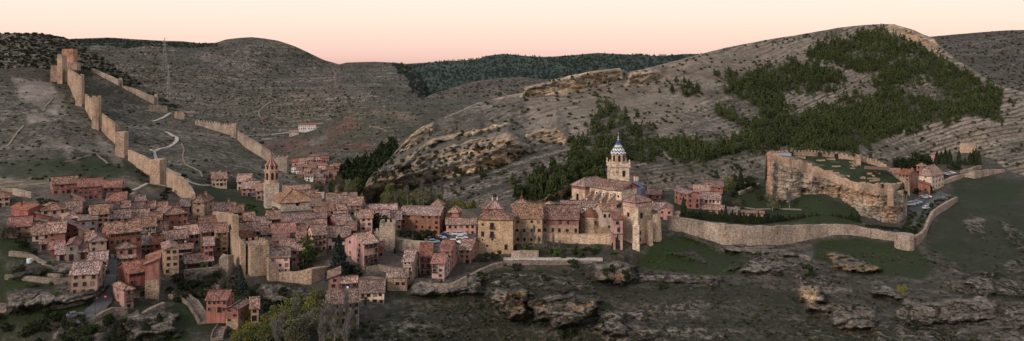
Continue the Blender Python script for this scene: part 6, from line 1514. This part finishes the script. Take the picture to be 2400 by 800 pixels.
def bare(seed,depth=4):
    rs=random.Random(seed); b=MB(); t=MB()
    def grow(p,d,L,r,k):
        q=p+d*L; (t if k>=depth-0 else b).tube(p,q,r,r*.62,5 if k>=2 else 3)
        if k==0: return
        n=rs.choice((3,3,4)) if k>1 else 4
        for i in range(n):
            a=Vector((rs.uniform(-1,1),rs.uniform(-1,1),rs.uniform(.15,1.1))).normalized(); nd=(d*.75+a*.65).normalized()
            grow(p.lerp(q,rs.uniform(.45,1.0)),nd,L*rs.uniform(.55,.8),r*.52,k-1)
    t.tube((0,0,-.05),(0,0,.25),.018,.014,6); p=Vector((0,0,.25))
    for i in range(4):
        grow(p+Vector((0,0,.12*i)),Vector((rs.uniform(-.5,.5),rs.uniform(-.5,.5),1)).normalized(),.24,.010,depth-1)
    t.tube((0,0,.25),(0,0,.75),.014,.004,5)
    return t,b
PROTO={}
def proto(kind,var=0):
    if (kind,var) in PROTO: return PROTO[(kind,var)]
    g=lambda v,m:qmesh('crown',v,m)
    if kind=='pine': r=(trunk(.45,.025,0).mesh('trunk',BARK),g(quads(np.concatenate([cone_pts(110,.18,.46,0,.62),lumps(5,14,.5,.25,.3,.16)]),.085),L_PINE))
    elif kind=='shrub': r=(None,g(quads(np.abs(ball(70,(0,0,0),(.5,.5,1.0),.4)*np.array([1,1,1]))*np.sign(rng.normal(size=(70,3)))*np.array([1,1,0])+np.array([0,0,1])*np.abs(ball(70,(0,0,.1),(.5,.5,.9),.3)[:,2:3])*np.array([0,0,1]),.13),L_JUN))
    elif kind=='bush': r=(None,g(quads(np.concatenate([lumps(9,60,.42,.36,.4,.24)]),.055),L_CYP if var%2 else L_JUN))
    elif kind=='gbush': r=(None,g(quads(lumps(9,60,.42,.36,.4,.24),.055),L_GRN))
    elif kind=='brush': r=(None,g(quads(lumps(10,46,.42,.36,.45,.26),.045),L_DUL))
    elif kind=='cypress': 
        n=520; t=rng.uniform(0,1,n); a=rng.uniform(0,6.28,n); rr=.5*np.minimum(1,t*6+.45)*(1-t**2.6)**.8*rng.uniform(.55,1,n)*(1+.2*np.sin(3*a+14*t)); r=(trunk(.25,.05,0).mesh('trunk',BARK),g(quads(np.stack([rr*np.cos(a),rr*np.sin(a),.03+t*.95],1),.06,.0)*np.array([1,1,1]),L_CYP))
    elif kind=='spruce': r=(trunk(.9,.02,6,.1).mesh('trunk',BARK),g(quads(cone_pts(1500,.06,.5,9,.85),.035),L_BLU))
    elif kind=='conifer': r=(trunk(.9,.022,6,.1).mesh('trunk',BARK),g(quads(cone_pts(1200,.12,.5,7,.8),.038),L_CYP))
    elif kind=='cedar':
        pts=[]
        for i in range(26):
            z=rng.uniform(.22,.95); a=rng.uniform(0,6.28); Rr=.5*(1-((z-.42)/.75)**2)*rng.uniform(.5,1); pts.append(ball(52,(Rr*.75*math.cos(a),Rr*.75*math.sin(a),z-.04),(.19,.19,.05),.1))
        r=(trunk(.92,.03,12,.2).mesh('trunk',BARK),g(quads(np.concatenate(pts),.028,.3),L_CED))
    elif kind=='umbrella': r=(trunk(.75,.035,9,.3).mesh('trunk',BARK),g(quads(lumps(17,75,.6,.33,.48,.2),.034),L_CYP))
    elif kind in('broad','willow','yellow','greyg','purple','green'):
        m={'broad':L_CYP,'willow':L_WIL,'yellow':L_YEL,'greyg':L_GRY,'purple':L_PUR,'green':L_GRN}[kind]
        sp=kind in('willow','yellow','greyg'); r=(trunk(.7,.025,9,.25).mesh('trunk',BARKG if sp else BARK),g(quads(lumps(22,60 if sp else 75,.55,.4,.44,.19),.027 if sp else .034),m))
    elif kind=='bare':
        t,b=bare(100+var); nb=np.array([v for v in b.v]); idx=rng.integers(0,len(nb),1500); c=nb[idx]+rng.normal(size=(1500,3))*.035; up=np.stack([rng.normal(size=1500)*.5,rng.normal(size=1500)*.5,np.ones(1500)],1)*.035; sd=rng.normal(size=(1500,3))*.0035
        tw_=np.stack([c-up-sd,c-up+sd,c+up+sd*.5,c+up-sd*.5],1).reshape(-1,3); b.add([tuple(v) for v in tw_],[(4*i,4*i+1,4*i+2,4*i+3) for i in range(1500)]); r=(t.mesh('trunk',BARKG),b.mesh('branches',TWIG))
    PROTO[(kind,var)]=r; return r
def plant(kind,label,cat,u,pb,pt,w,name,sheetname='ground',group=None,var=0,loc=None):
    q=loc or surf(sheetname,u,pb); h=(pb-pt)*q.y/F; wd=w*q.y/F
    tr,cr=proto(kind,var)
    if tr is None:
        return put(name,cr,None,tuple(q-Vector((0,0,h*.06))),random.uniform(0,6.28),(wd,wd,h),label=label,cat=cat,group=group)
    r=empty(name,tuple(q),random.uniform(0,6.28),label=label,cat=cat,group=group); r.scale=(wd,wd,h)
    put('trunk',tr,r); put('branches' if kind=='bare' else 'crown',cr,r); return r
# named trees of the town
plant('cedar','big bright green cedar standing among the pink houses','tree',720,632,550,58,'cedar_tree')
plant('spruce','large blue-grey spruce beside the big pink corner house','tree',794,652,552,62,'spruce_tree')
plant('umbrella','dark spreading pine between the round and square towers','tree',887,552,497,50,'pine_tree',loc=P(887,552,329))
plant('spruce','dark blue-grey tree below the crenellated square tower','tree',562,684,622,44,'spruce_tree')
plant('conifer','small lone dark cypress against the grey rampart','cypress',925,616,586,13,'cypress',loc=P(925,610,311))
plant('purple','round purple plum tree behind the crenellated tower top','tree',597,594,556,34,'plum_tree',loc=P(597,590,297))
plant('gbush','bright green shrub on the stone terrace in front of the porch house','shrub',477,634,611,24,'shrub')
for i,(u,v,t,w) in enumerate(((822,640,618,28),(838,646,630,26))): plant('bush',('dark round bush at the foot of the pink corner house','dark low bush right of the round bush by the pink corner house')[i],'bush',u,v,t,w,'bush',var=1)
plant('bush','small dark green bush beside the square tower foot','bush',890,618,598,14,'bush',loc=P(893,612,306))
for i,u in enumerate((940,956,972,988,1003,1018)): plant('bush','dark evergreen bush in the row below the orange-red palace','bush',u,568-i*1.0,540-i*.5,26,'bush',group='garden bushes below the orange-red palace',var=i%3,loc=P(u,566-i,333))
# bare poplars and undergrowth below the golden wing
for i,(u,v,t,w) in enumerate(((1224,592,538,26),(1237,590,546,16),(1251,590,532,24),(1275,594,548,20),(1281,594,550,14),(1297,596,552,18),(1262,592,556,16),(1312,596,565,16))):
    plant('bare','slim leafless poplar with a pale trunk below the golden stone wing','tree',u,v,t,w,'poplar_tree',group='leafless poplars below the golden stone wing',var=i%4,loc=P(u,v,319))
for i in range(30):
    u=1212+i*8.2+random.uniform(-4,4); v=random.uniform(594,606); plant(('bush','brush','bush','gbush')[i%4],'dark undergrowth bush between the palace wall and the pale road','bush',u,v,v-random.uniform(14,34),random.uniform(16,30),'bush',group='undergrowth below the palace wall',var=i%3,loc=P(u,v,random.uniform(312,323)))
for i,(u,v,t,w) in enumerate(((1127,612,596,20),(1142,610,590,22),(1158,608,588,22),(1170,602,586,16),(1112,620,606,16))): plant('bush','dark bush at the foot of the bishop palace','bush',u,v,t,w,'bush',group='bushes at the foot of the bishop palace',var=i%2,loc=P(u,v,308))
# cypress hedge
hb=curve([(1605,514),(1700,523),(1800,528),(2020,527)])
for i in range(62):
    u=1612+i*6.6+random.uniform(-1.5,1.5); v=float(hb(u)); h=random.uniform(20,31)*(1.1 if 1690<u<1780 or u>1990 else .95); Yh=float(np.interp(u,[1600,1700,1800,2020],[358,364,366,370]))
    plant('cypress','dark cypress in the long clipped hedge behind the grey rampart','cypress',u,v+3,v-h,random.uniform(9,13),'cypress',group='cypress hedge behind the grey rampart',var=i%4,loc=P(u,v+4,Yh))
plant('cypress','tall single dark cypress beside the pale pink garden house','cypress',1602,512,462,15,'cypress',loc=P(1602,512,362))
plant('willow','pale olive round tree behind the garden houses','tree',1706,450,416,36,'tree',loc=P(1706,450,408)); plant('conifer','taller dark conifer in the castle garden','conifer',1736,447,399,26,'conifer_tree',loc=P(1736,447,415)); plant('conifer','shorter dark conifer left of the taller one in the castle garden','conifer',1722,449,408,22,'conifer_tree',loc=P(1722,449,418)); plant('broad','dark broad tree right of the two garden conifers','tree',1758,446,412,36,'tree',loc=P(1758,446,420))
plant('greyg','pale green young tree on the grass below the castle cliff','tree',1811,495,455,40,'tree'); plant('bare','grey leafless bush-like tree below the castle cliff','tree',1850,492,452,52,'tree',var=1); plant('brush','dull brown bush in front of the pale young tree','bush',1728,486,466,34,'bush'); plant('bush','dark green bush at the bend of the garden wall','bush',1722,462,447,26,'bush',var=1)
for i,(u,v,t,w) in enumerate(((1758,452,443,12),(1740,478,468,14),(1780,470,440,16))): plant('bush','dark small bush on the green castle bank','bush',u,v,t,w,'bush',group='small bushes on the castle bank',var=i%2)
# right: cypress grove and dark trees
for i,(u,v,t,w) in enumerate(((2196,402,352,15),(2206,402,352,14),(2216,402,346,16),(2226,402,348,15),(2248,402,350,14),(2262,400,366,13),(2274,400,354,14),(2281,400,347,13),(2287,400,345,13),(2294,400,350,13),(2314,400,380,6),(2336,398,382,6),(2330,398,384,5),(2310,399,386,6))):
    plant('cypress','tall dark cypress in the grove by the pale watch tower','cypress',u,v,t,w,'cypress',group='cypress grove by the watch tower',var=i%4,loc=P(u,v+3,517))
for i,(u,v,t,w) in enumerate(((2112,400,366,34),(2130,400,362,36),(2148,398,356,38),(2166,398,358,36),(2180,402,372,26),(2176,402,376,22),(2236,406,376,28),(2104,400,376,24),(2242,404,384,24))):
    plant('broad','dark broad-crowned tree in the clump behind the hotel houses','tree',u,v,t,w,'tree',group='dark trees behind the hotel houses',var=i%3,loc=P(u,v+2,505))
for i,(u,v,t,w) in enumerate(((2183,489,474,13),(2194,481,466,13))): plant('bush',('round dark bush lower by the parked cars at the rampart','round dark bush upper by the parked cars at the rampart')[i],'bush',u,v,t,w,'bush',var=1)
plant('greyg','small pale tree at the top of the far car park','tree',2166,462,446,22,'tree'); plant('green','fresh green round tree at the top of the far car park','tree',2184,456,438,20,'tree'); plant('bush','dark bushes beside the red annex at the far car park','bush',2150,455,440,24,'bush',var=1)
for i in range(26):
    t=i/25; u=(2122,2142)[i%2]*(1-t)+(2140,2172)[i%2]*t+random.uniform(-6,6); v=(546,540)[i%2]*(1-t)+(500,502)[i%2]*t+random.uniform(-4,4); plant(('bush','gbush')[i%3==0],'low dark shrub planted along the curving access road','shrub',u,v,v-random.uniform(6,11),random.uniform(9,15),'shrub',group='shrubs along the curving access road',var=i%2)
for i in range(20):
    u=2030+i*6; plant('bush','small shrub in the bed along the rampart below the castle cliff','shrub',u,float(np.interp(u,[2020,2150],[529,545]))+random.uniform(-3,4),float(np.interp(u,[2020,2150],[529,545]))-random.uniform(4,9),random.uniform(8,14),'shrub',group='shrub bed below the castle cliff',var=i%3)
# river wood
for i,(u,v,t,w,k) in enumerate(((660,800,740,70,'willow'),(700,812,745,76,'greyg'),(745,800,735,66,'greyg'),(780,806,742,56,'willow'),(624,812,762,60,'willow'),(720,770,700,60,'yellow'),(668,772,705,56,'willow'),(705,764,690,60,'willow'),(738,752,680,52,'willow'),(690,790,712,50,'willow'),(650,792,735,44,'yellow'),(616,790,742,46,'yellow'),(588,806,758,50,'yellow'),(640,770,716,40,'willow'),(755,770,705,40,'greyg'),(722,790,720,50,'greyg'),(560,800,770,40,'yellow'))):
    plant(k,{'willow':'olive-green spring tree in the river wood at the bottom','yellow':'yellow-green spring tree beside the riverside red houses','greyg':'grey-green half-leafed tree in the river wood'}[k],'tree',u,v,t,w,'riverside_tree',group={'willow':'olive river trees','yellow':'yellow-green river trees','greyg':'grey-green river trees'}[k],var=i%3)
for i in range(8):
    u=655+i*22+random.uniform(-6,6); v=random.uniform(785,840); plant('bare','leafless grey tree in the river wood at the bottom edge','tree',u,v,v-random.uniform(55,105),random.uniform(58,88),'leafless_tree',group='leafless grey trees of the river wood',var=i%4)
for i,(u,v,t,w) in enumerate(((812,775,690,44),(838,752,700,34),(858,742,700,28),(795,780,712,36),(780,790,720,34),(826,770,715,30))): plant('bare','leafless pale-trunked tree in front of the grey riverside barn','tree',u,v,t,w,'leafless_tree',group='leafless trees in front of the riverside barn',var=(i+1)%4)
for i in range(26):
    u=random.uniform(898,1048); v=random.uniform(478,494); plant(('willow','greyg','willow','bare')[i%4],'feathery spring tree in the belt below the limestone cliff','tree',u,v,v-random.uniform(28,50),random.uniform(22,36),'riverside_tree',group='feathery trees below the limestone cliff',var=i%4,loc=P(u,v,random.uniform(385,410)))
for i in range(12):
    u=random.uniform(1050,1115); v=random.uniform(484,502); plant(('willow','green','yellow')[i%3],'bright green tree behind the lookout tower houses','tree',u,v,v-random.uniform(16,28),random.uniform(18,30),'riverside_tree',group='green trees behind the lookout towers',var=i%3,loc=P(u,v,random.uniform(385,400)))
for i in range(22):
    u=random.uniform(742,838); v=random.uniform(455,470); plant(('greyg','bare','willow')[i%3],'half-leafed tree in the wood between town and far village','tree',u,v,v-random.uniform(24,44),random.uniform(16,26),'riverside_tree',group='half-leafed wood before the far village',var=i%4,loc=P(u,v,random.uniform(470,560)))
for i in range(60):
    u=random.uniform(548,835); v=random.uniform(745,830); plant(('brush','bush','yellow','brush','willow')[i%5],'low undergrowth bush in the river wood at the bottom','bush',u,v,v-random.uniform(14,34),random.uniform(20,38),'bush',group='undergrowth of the river wood',var=i%4)
# named bushes of the foreground
for u,v,t,w,l in ((1343,628,604,30,'largest round dark bush beside the pale road'),(1466,655,628,26,'round dark bush on top of the pale rock by the buttress'),(1420,650,630,14,'narrow dark bush at the left edge of the pale rock'),(1433,640,618,14,'dark bush on the left shoulder of the pale rock'),(1893,650,616,32,'dome-shaped dark bush on the rocky knoll right of centre'),(1325,792,760,46,'large black-green bush at the foot of the twin boulders'),(1548,682,662,22,'lone dark bush on the bare slope below the buttress'),(1320,610,601,14,'small dark bush on the wall of the pale road'),(1410,770,740,18,'dark bush in the cleft left of the lower boulder'),(1212,632,616,26,'dark bush on the green strip below the road'),(1275,655,640,18,'dark bush on the rocky ridge above the twin boulders'),(1130,660,636,30,'dark bush against the broken wall by the crag'),(2115,690,664,26,'pale yellow-green shrub on the right-hand slope'),(2145,775,755,16,'small dark bush under the long rock band at the right')):
    plant('yellow' if 'yellow' in l else 'bush',l,'bush',u,v,t,w,'bush',var=1)
TG='garden bushes and small trees on the left slope'
for i,(u,v,t,w,k) in enumerate(((112,482,464,30,'bush'),(95,478,462,26,'bush'),(128,484,466,24,'bush'),(172,464,450,14,'bush'),(290,456,438,22,'broad'),(300,457,440,20,'broad'),(20,560,520,44,'brush'),(48,580,556,40,'bush'),(70,600,576,36,'bush'),(60,556,540,30,'brush'),(330,470,455,22,'brush'),(384,468,446,26,'bush'),(372,480,462,22,'brush'),(395,452,438,24,'bush'),(430,424,408,20,'bush'))):
    plant(k,'bush or small tree in the gardens on the left of town','bush',u,v,t,w,'bush',group=TG,var=i%3)
for i in range(34):
    u=random.uniform(395,545); v=random.uniform(655,712); plant(('brush','bush','brush','broad','bare')[i%5],'dull brush growing in the ravine below the stone terraces','bush',u,v,v-random.uniform(14,34),random.uniform(18,38),'bush',group='brush in the ravine below the terraces',var=i%3)
for i in range(46):
    u=random.uniform(-10,400); v=random.uniform(752,815) if u>150 else random.uniform(735,815); plant(('bush','broad','brush','conifer')[i%4],'dark bush or small tree in the bottom left corner','bush',u,v,v-random.uniform(14,36),random.uniform(18,36),'bush',group='dark growth in the bottom left corner',var=i%3)
for i in range(30):
    u=random.uniform(560,770); v=random.uniform(690,745); plant(('bush','brush','broad')[i%3],'dark shrub on the ledge below the long rampart','bush',u,v,v-random.uniform(8,24),random.uniform(14,30),'bush',group='shrubs on the ledge below the rampart',var=i%3)
for i in range(16):
    u=random.uniform(560,650); v=random.uniform(470,515); plant('gbush','low green bush on the steep green slope by the church','bush',u,v,v-random.uniform(6,12),random.uniform(10,20),'bush',group='bushes on the green slope by the church',var=i%2)
for i in range(24):
    u=random.uniform(20,250); v=random.uniform(600,700); plant(('bush','brush','gbush')[i%3],'small bush on the stepped garden terraces at the left','bush',u,v,v-random.uniform(6,13),random.uniform(10,22),'bush',group='bushes on the stepped garden terraces',var=i%3)

# ------------------------------------------------------------------ scattered shrubs, pines and the woods
def scatter(n,sheetname,box,test,dens=None):
    out=[]; tries=0
    while len(out)<n and tries<60:
        tries+=1; k=n*3
        u=rng.uniform(box[0],box[2],k); v=rng.uniform(box[1],box[3],k); m=test(u,v)
        if dens is not None: m&=rng.random(k)<dens(u,v)
        out+=list(zip(u[m],v[m]))
    return out[:n]
def mass(name,label,cat,pts,sheetname,hr,wr,base,mat,nq=None):
    """one object for a wood or scrub cover nobody could count"""
    V=[]; 
    for u,v in pts:
        q=surf(sheetname,u,v); h=rng.uniform(*hr); w=rng.uniform(*wr); a=rng.uniform(0,6.28); b=base[rng.integers(len(base))]
        x=b*np.array([w,w,h]); ca,sa=math.cos(a),math.sin(a); V.append(np.stack([x[:,0]*ca-x[:,1]*sa+q.x,x[:,0]*sa+x[:,1]*ca+q.y,x[:,2]+q.z-.3],1))
    o=bpy.data.objects.new(name,qmesh(name,np.concatenate(V),mat)); C.objects.link(o); tag(o,label,cat,kind='stuff')
pine_b=[quads(np.concatenate([cone_pts(56,.12,.46,0,.6),ball(10,(0,0,.5),(.3,.3,.3))]),.10) for _ in range(6)]
shr_b=[quads(ball(22,(0,0,.35),(.42,.42,.4),.2),.2) for _ in range(6)]
on_hill=lambda u,v:(v>hill_top(u)+3)
fp=scatter(4000,'hillside',(1190,70,2360,480),lambda u,v:forest_mask(u+16*fbm(u,v*1.5,0*u,28,3),v+12*fbm(u,v*1.5,0*u+9,28,3))&on_hill(u,v),lambda u,v:np.clip(.62+1.1*fbm(u,v*2,0*u+3,34,3),.06,1)*np.where((u<1560)&(u>1190),.33,1.0))
fp+=scatter(420,'hillside',(1190,70,2390,480),lambda u,v:forest_mask(u+60*fbm(u,v*1.5,0*u+31,30,2),v+36*fbm(u,v*1.5,0*u+37,30,2))&~forest_mask(u,v)&on_hill(u,v)&(v<np.interp(u,[1190,1550,1800,2400],[470,440,400,380])))
fp.sort(key=lambda p:-HILL(p[0],p[1])[0])
ind,rest=fp[-170:],fp[:-170]
mass('pine_forest','dark green pine plantation covering the right-hand hill','forest',rest,'hillside',(2.6,6.6),(2.8,4.8),pine_b,L_PINE)
for i,(u,v) in enumerate(ind):
    q=surf('hillside',u,v); h=rng.uniform(4.5,7.5)*F/q.y; plant('pine','dark pine tree on the lower fringe of the hillside plantation','tree',u,v,v-h,h*.66,'pine_tree','hillside','pines on the lower fringe of the plantation',i%4)
ff_=[(935,152),(1000,148),(1100,140),(1180,128),(1300,133),(1400,125),(1500,131),(1620,128),(1560,152),(1470,165),(1320,190),(1235,192),(1150,187),(1060,207),(1005,224),(985,205),(950,172)]
fr_=scatter(5200,'forested_ridge',(935,124,1720,262),lambda u,v:v>np.interp(u,[920,1000,1140,1180,1290,1400,1500,1600,1750],[156,148,132,127,133,125,131,128,124])+.5)
mass('far_pine_forest','blue-green pine forest covering the far ridge under the sky','forest',fr_,'forested_ridge',(3.5,5.5),(5,8),pine_b,L_PINEF)
bp_=scatter(260,'terraced_hill',(905,148,1030,235),lambda u,v:(v>np.interp(u,[905,955,975,990,1005,1040],[148,152,174,192,217,242]))&(u>np.interp(v,[148,235],[918,985])+22*fbm(u,v,0*u,14,3)))
mass('forest_edge','ragged edge of the far pine forest on the terraced hill','forest',bp_,'terraced_hill',(3.5,5.5),(4.5,7.5),pine_b,L_PINEF)
vp=scatter(420,'reddish_hill',(785,350,930,470),lambda u,v:poly_mask(u,v,[(785,470),(795,425),(815,402),(850,395),(905,360),(935,335),(930,380),(890,425),(870,470)]))
mass('valley_pine_wood','dark pine wood filling the gorge between the far village and the cliff','forest',vp,'reddish_hill',(9,14),(6,10),pine_b,L_CYP)
# junipers on the limestone hill: the largest are things, the far ones a cover
js=scatter(1000,'hillside',(870,60,2395,478),lambda u,v:on_hill(u,v)&(rng.random(u.shape)<np.clip(.45+1.3*fbm(u,v*2,0*u+21,45,3),.05,1))&~forest_mask(u,v)&(v<np.interp(u,[870,1200,1550,1800,2400],[440,476,450,420,400])))
js.sort(key=lambda p:-HILL(p[0],p[1])[0]); ind=js[-190:]; rest=js[:-190]
mass('far_juniper_scrub','dark juniper dots scattered over the upper limestone hill','scrub',rest,'hillside',(1.3,2.6),(1.7,3.3),shr_b,L_JUN)
for i,(u,v) in enumerate(ind):
    q=surf('hillside',u,v); w=float(rng.choice([1.4,1.8,2.4,3.3],p=[.35,.35,.2,.1])); put('juniper_bush',proto('shrub',i%4)[1],None,tuple(q-Vector((0,0,.2))),rng.uniform(0,6.28),(w,w,w*.85),label='dark round juniper bush on the banded limestone slope',cat='bush',group='junipers on the banded limestone slope')
for b_,t_,kk in BANDS:
    u=b_[0][0]
    while u<b_[-1][0]:
        u+=rng.uniform(9,34); 
        if u>b_[-1][0]: break
        v=float(curve(b_)(u))+rng.uniform(2,9); q=surf('hillside',u,v); w=float(rng.uniform(1.3,2.8)); put('juniper_bush',proto('shrub',int(u)%4)[1],None,tuple(q-Vector((0,0,.2))),rng.uniform(0,6.28),(w,w,w*.9),label='dark juniper bush growing along the foot of an ochre cliff band',cat='bush',group='junipers along the foot of the ochre cliff bands')
mass('terraced_hill_scrub','sparse dark scrub dotted over the far terraced hill','scrub',scatter(1500,'terraced_hill',(165,90,1030,335),lambda u,v:v>np.interp(u,[90,250,380,505,590,700,795,880,955,1005],[96,90,98,103,89,114,153,147,152,216])+1),'terraced_hill',(1.3,3),(2,4.6),shr_b,L_JUN)
mass('ridge_scrub','dense dark scrub along the far left skyline ridge','scrub',scatter(800,'terraced_hill',(165,88,510,125),lambda u,v:(v>np.interp(u,[160,250,380,505],[93,90,98,103]))&(v<np.interp(u,[160,250,380,505],[118,116,118,112]))),'terraced_hill',(1.5,2.8),(3,5.5),shr_b,L_PINEF)
mass('scrubby_hill_scrub','dark bushes speckling the hill behind the ruined castle','scrub',scatter(1500,'scrubby_hill',(-20,80,330,240),lambda u,v:v>np.interp(u,[-20,0,80,165,220,260,310],[80,81,80,93,121,149,186])),'scrubby_hill',(1.2,2.8),(2,4.6),shr_b,L_JUN)
mass('reddish_hill_scrub','low scrub scattered over the reddish valley hill','scrub',scatter(420,'reddish_hill',(640,236,1200,430),lambda u,v:v>np.interp(u,[600,690,775,866,950,1200],[344,319,285,247,239,236])+1),'reddish_hill',(1,2.4),(1.6,3.6),shr_b,L_JUN)
mass('purple_hill_scrub','dark shrubs dotted over the purplish hill before the forest','scrub',scatter(220,'purple_hill',(985,186,1300,260),lambda u,v:v>np.interp(u,[985,1060,1160,1300],[237,207,185,189])+1),'purple_hill',(1.6,3.6),(2.5,5),shr_b,L_JUN)
mass('far_right_scrub','dark scrub over the far hill at the right edge','scrub',scatter(420,'far_right_hill',(2195,72,2410,240),lambda u,v:v>np.interp(u,[2150,2220,2300,2400],[90,83,77,72])),'far_right_hill',(1.6,3.6),(2.4,5.5),shr_b,L_JUN)
js=scatter(330,'ground',(-10,165,760,430),lambda u,v:(v>main_top(u)+4)&(v<np.interp(u,[0,300,400,640,760],[425,425,440,460,470])))
js.sort(key=lambda p:-gY(*p)); ind=js[-90:]; rest=js[:-90]
mass('castle_hill_scrub','small dark shrubs scattered high on the walled castle hill','scrub',rest,'ground',(.5,1.4),(1.0,2.6),shr_b,L_JUN)
for i,(u,v) in enumerate(ind):
    q=surf('ground',u,v); w=float(rng.uniform(.9,2.0)); put('shrub',proto('shrub',i%4)[1],None,tuple(q-Vector((0,0,.1))),rng.uniform(0,6.28),(w,w,w*.7),label='low dark shrub on the slope beside the climbing wall',cat='shrub',group='shrubs on the slope beside the climbing wall')
js=scatter(1700,'ground',(840,470,2400,815),lambda u,v:(v>np.interp(u,[840,1000,1150,1480,1700,1870,2100,2240,2400],[760,705,640,625,600,600,590,600,470]))&(v<815)&~poly_mask(u,v,[(1490,560),(1700,590),(1700,640),(1490,625)]))
js.sort(key=lambda p:-gY(*p)); ind=js[-120:]; rest=js[:-120]
mass('slope_scrub','low dark heath scrub over the right and middle foreground slopes','scrub',rest[::2],'ground',(.4,1.2),(.8,2.6),shr_b,L_DUL); mass('slope_bushes','low dark green bushes over the right and middle foreground slopes','scrub',rest[1::2],'ground',(.4,1.2),(.8,2.6),shr_b,L_JUN)
for i,(u,v) in enumerate(ind):
    q=surf('ground',u,v); w=float(rng.uniform(.8,1.9)); put('shrub',proto('shrub',i%4)[1],None,tuple(q-Vector((0,0,.1))),rng.uniform(0,6.28),(w,w,w*.6),label='low dark heath shrub on the nearest rocky slope',cat='shrub',group='heath shrubs on the nearest rocky slope')
gt=scatter(420,'ground',(1490,550,2330,650),lambda u,v:poly_mask(u,v,GRASS[0])|poly_mask(u,v,GRASS[1]))+scatter(160,'ground',(1600,455,2020,525),lambda u,v:poly_mask(u,v,GRASS[3]))
mass('grass_tufts','rank dark green tufts on the grassy banks under the ramparts','grass',gt,'ground',(.25,.7),(.7,2.2),shr_b,L_GRN)
# ------------------------------------------------------------------ light, sky, camera
sc=bpy.context.scene
wd=bpy.data.worlds.new('World'); sc.world=wd; wd.use_nodes=True; nt=wd.node_tree
bg=nt.nodes['Background']
sky=nt.nodes.new('ShaderNodeTexSky'); sky.sky_type='NISHITA'; sky.sun_disc=False
SUN_EL,SUN_AZ=R(4),R(-120)
sky.sun_elevation=SUN_EL; sky.sun_rotation=R(240)
tc=nt.nodes.new('ShaderNodeTexCoord'); sx=nt.nodes.new('ShaderNodeSeparateXYZ'); nt.links.new(tc.outputs['Generated'],sx.inputs[0])
rp=nt.nodes.new('ShaderNodeValToRGB'); cr=rp.color_ramp
stops=[(0.0,(.10,.09,.09)),(.49,(.30,.22,.20)),(.497,(.78,.50,.435)),(.506,(.85,.60,.51)),(.518,(.88,.695,.585)),(.535,(.885,.765,.67)),(.57,(.80,.74,.68)),(.66,(.56,.56,.58)),(1.0,(.40,.43,.50))]
while len(cr.elements)<len(stops): cr.elements.new(.5)
for e,(p,c) in zip(cr.elements,stops): e.position=p; e.color=(*c,1)
mm=nt.nodes.new('ShaderNodeMath'); mm.operation='MULTIPLY_ADD'; mm.inputs[1].default_value=.5; mm.inputs[2].default_value=.5
nt.links.new(sx.outputs[2],mm.inputs[0]); nt.links.new(mm.outputs[0],rp.inputs[0])
ad=nt.nodes.new('ShaderNodeMix'); ad.data_type='RGBA'; ad.blend_type='ADD'; ad.inputs[0].default_value=1
s2=nt.nodes.new('ShaderNodeMix'); s2.data_type='RGBA'; s2.blend_type='MULTIPLY'; s2.inputs[0].default_value=1; s2.inputs[7].default_value=(.012,.012,.012,1)
nt.links.new(sky.outputs[0],s2.inputs[6]); nt.links.new(rp.outputs[0],ad.inputs[6]); nt.links.new(s2.outputs[2],ad.inputs[7])
nt.links.new(ad.outputs[2],bg.inputs[0]); bg.inputs[1].default_value=1.0
sl=bpy.data.lights.new('dusk_sun','SUN'); sl.energy=2.3; sl.angle=R(18); sl.color=(1,.85,.755)
so=bpy.data.objects.new('dusk_sun',sl); C.objects.link(so)
dv=Vector((.58,.70,-.44)); so.rotation_euler=dv.to_track_quat('-Z','Y').to_euler()
cam=bpy.data.cameras.new('camera'); co=bpy.data.objects.new('camera',cam); C.objects.link(co); sc.camera=co
co.location=(0,0,CZ); co.rotation_euler=(R(90),0,0); cam.sensor_width=36; cam.lens=36*F/2400
cam.shift_y=-(400-HY)/2400; cam.clip_start=1; cam.clip_end=30000
sc.view_settings.view_transform='Standard'; sc.view_settings.look='None'; sc.view_settings.gamma=1; sc.view_settings.exposure=.22
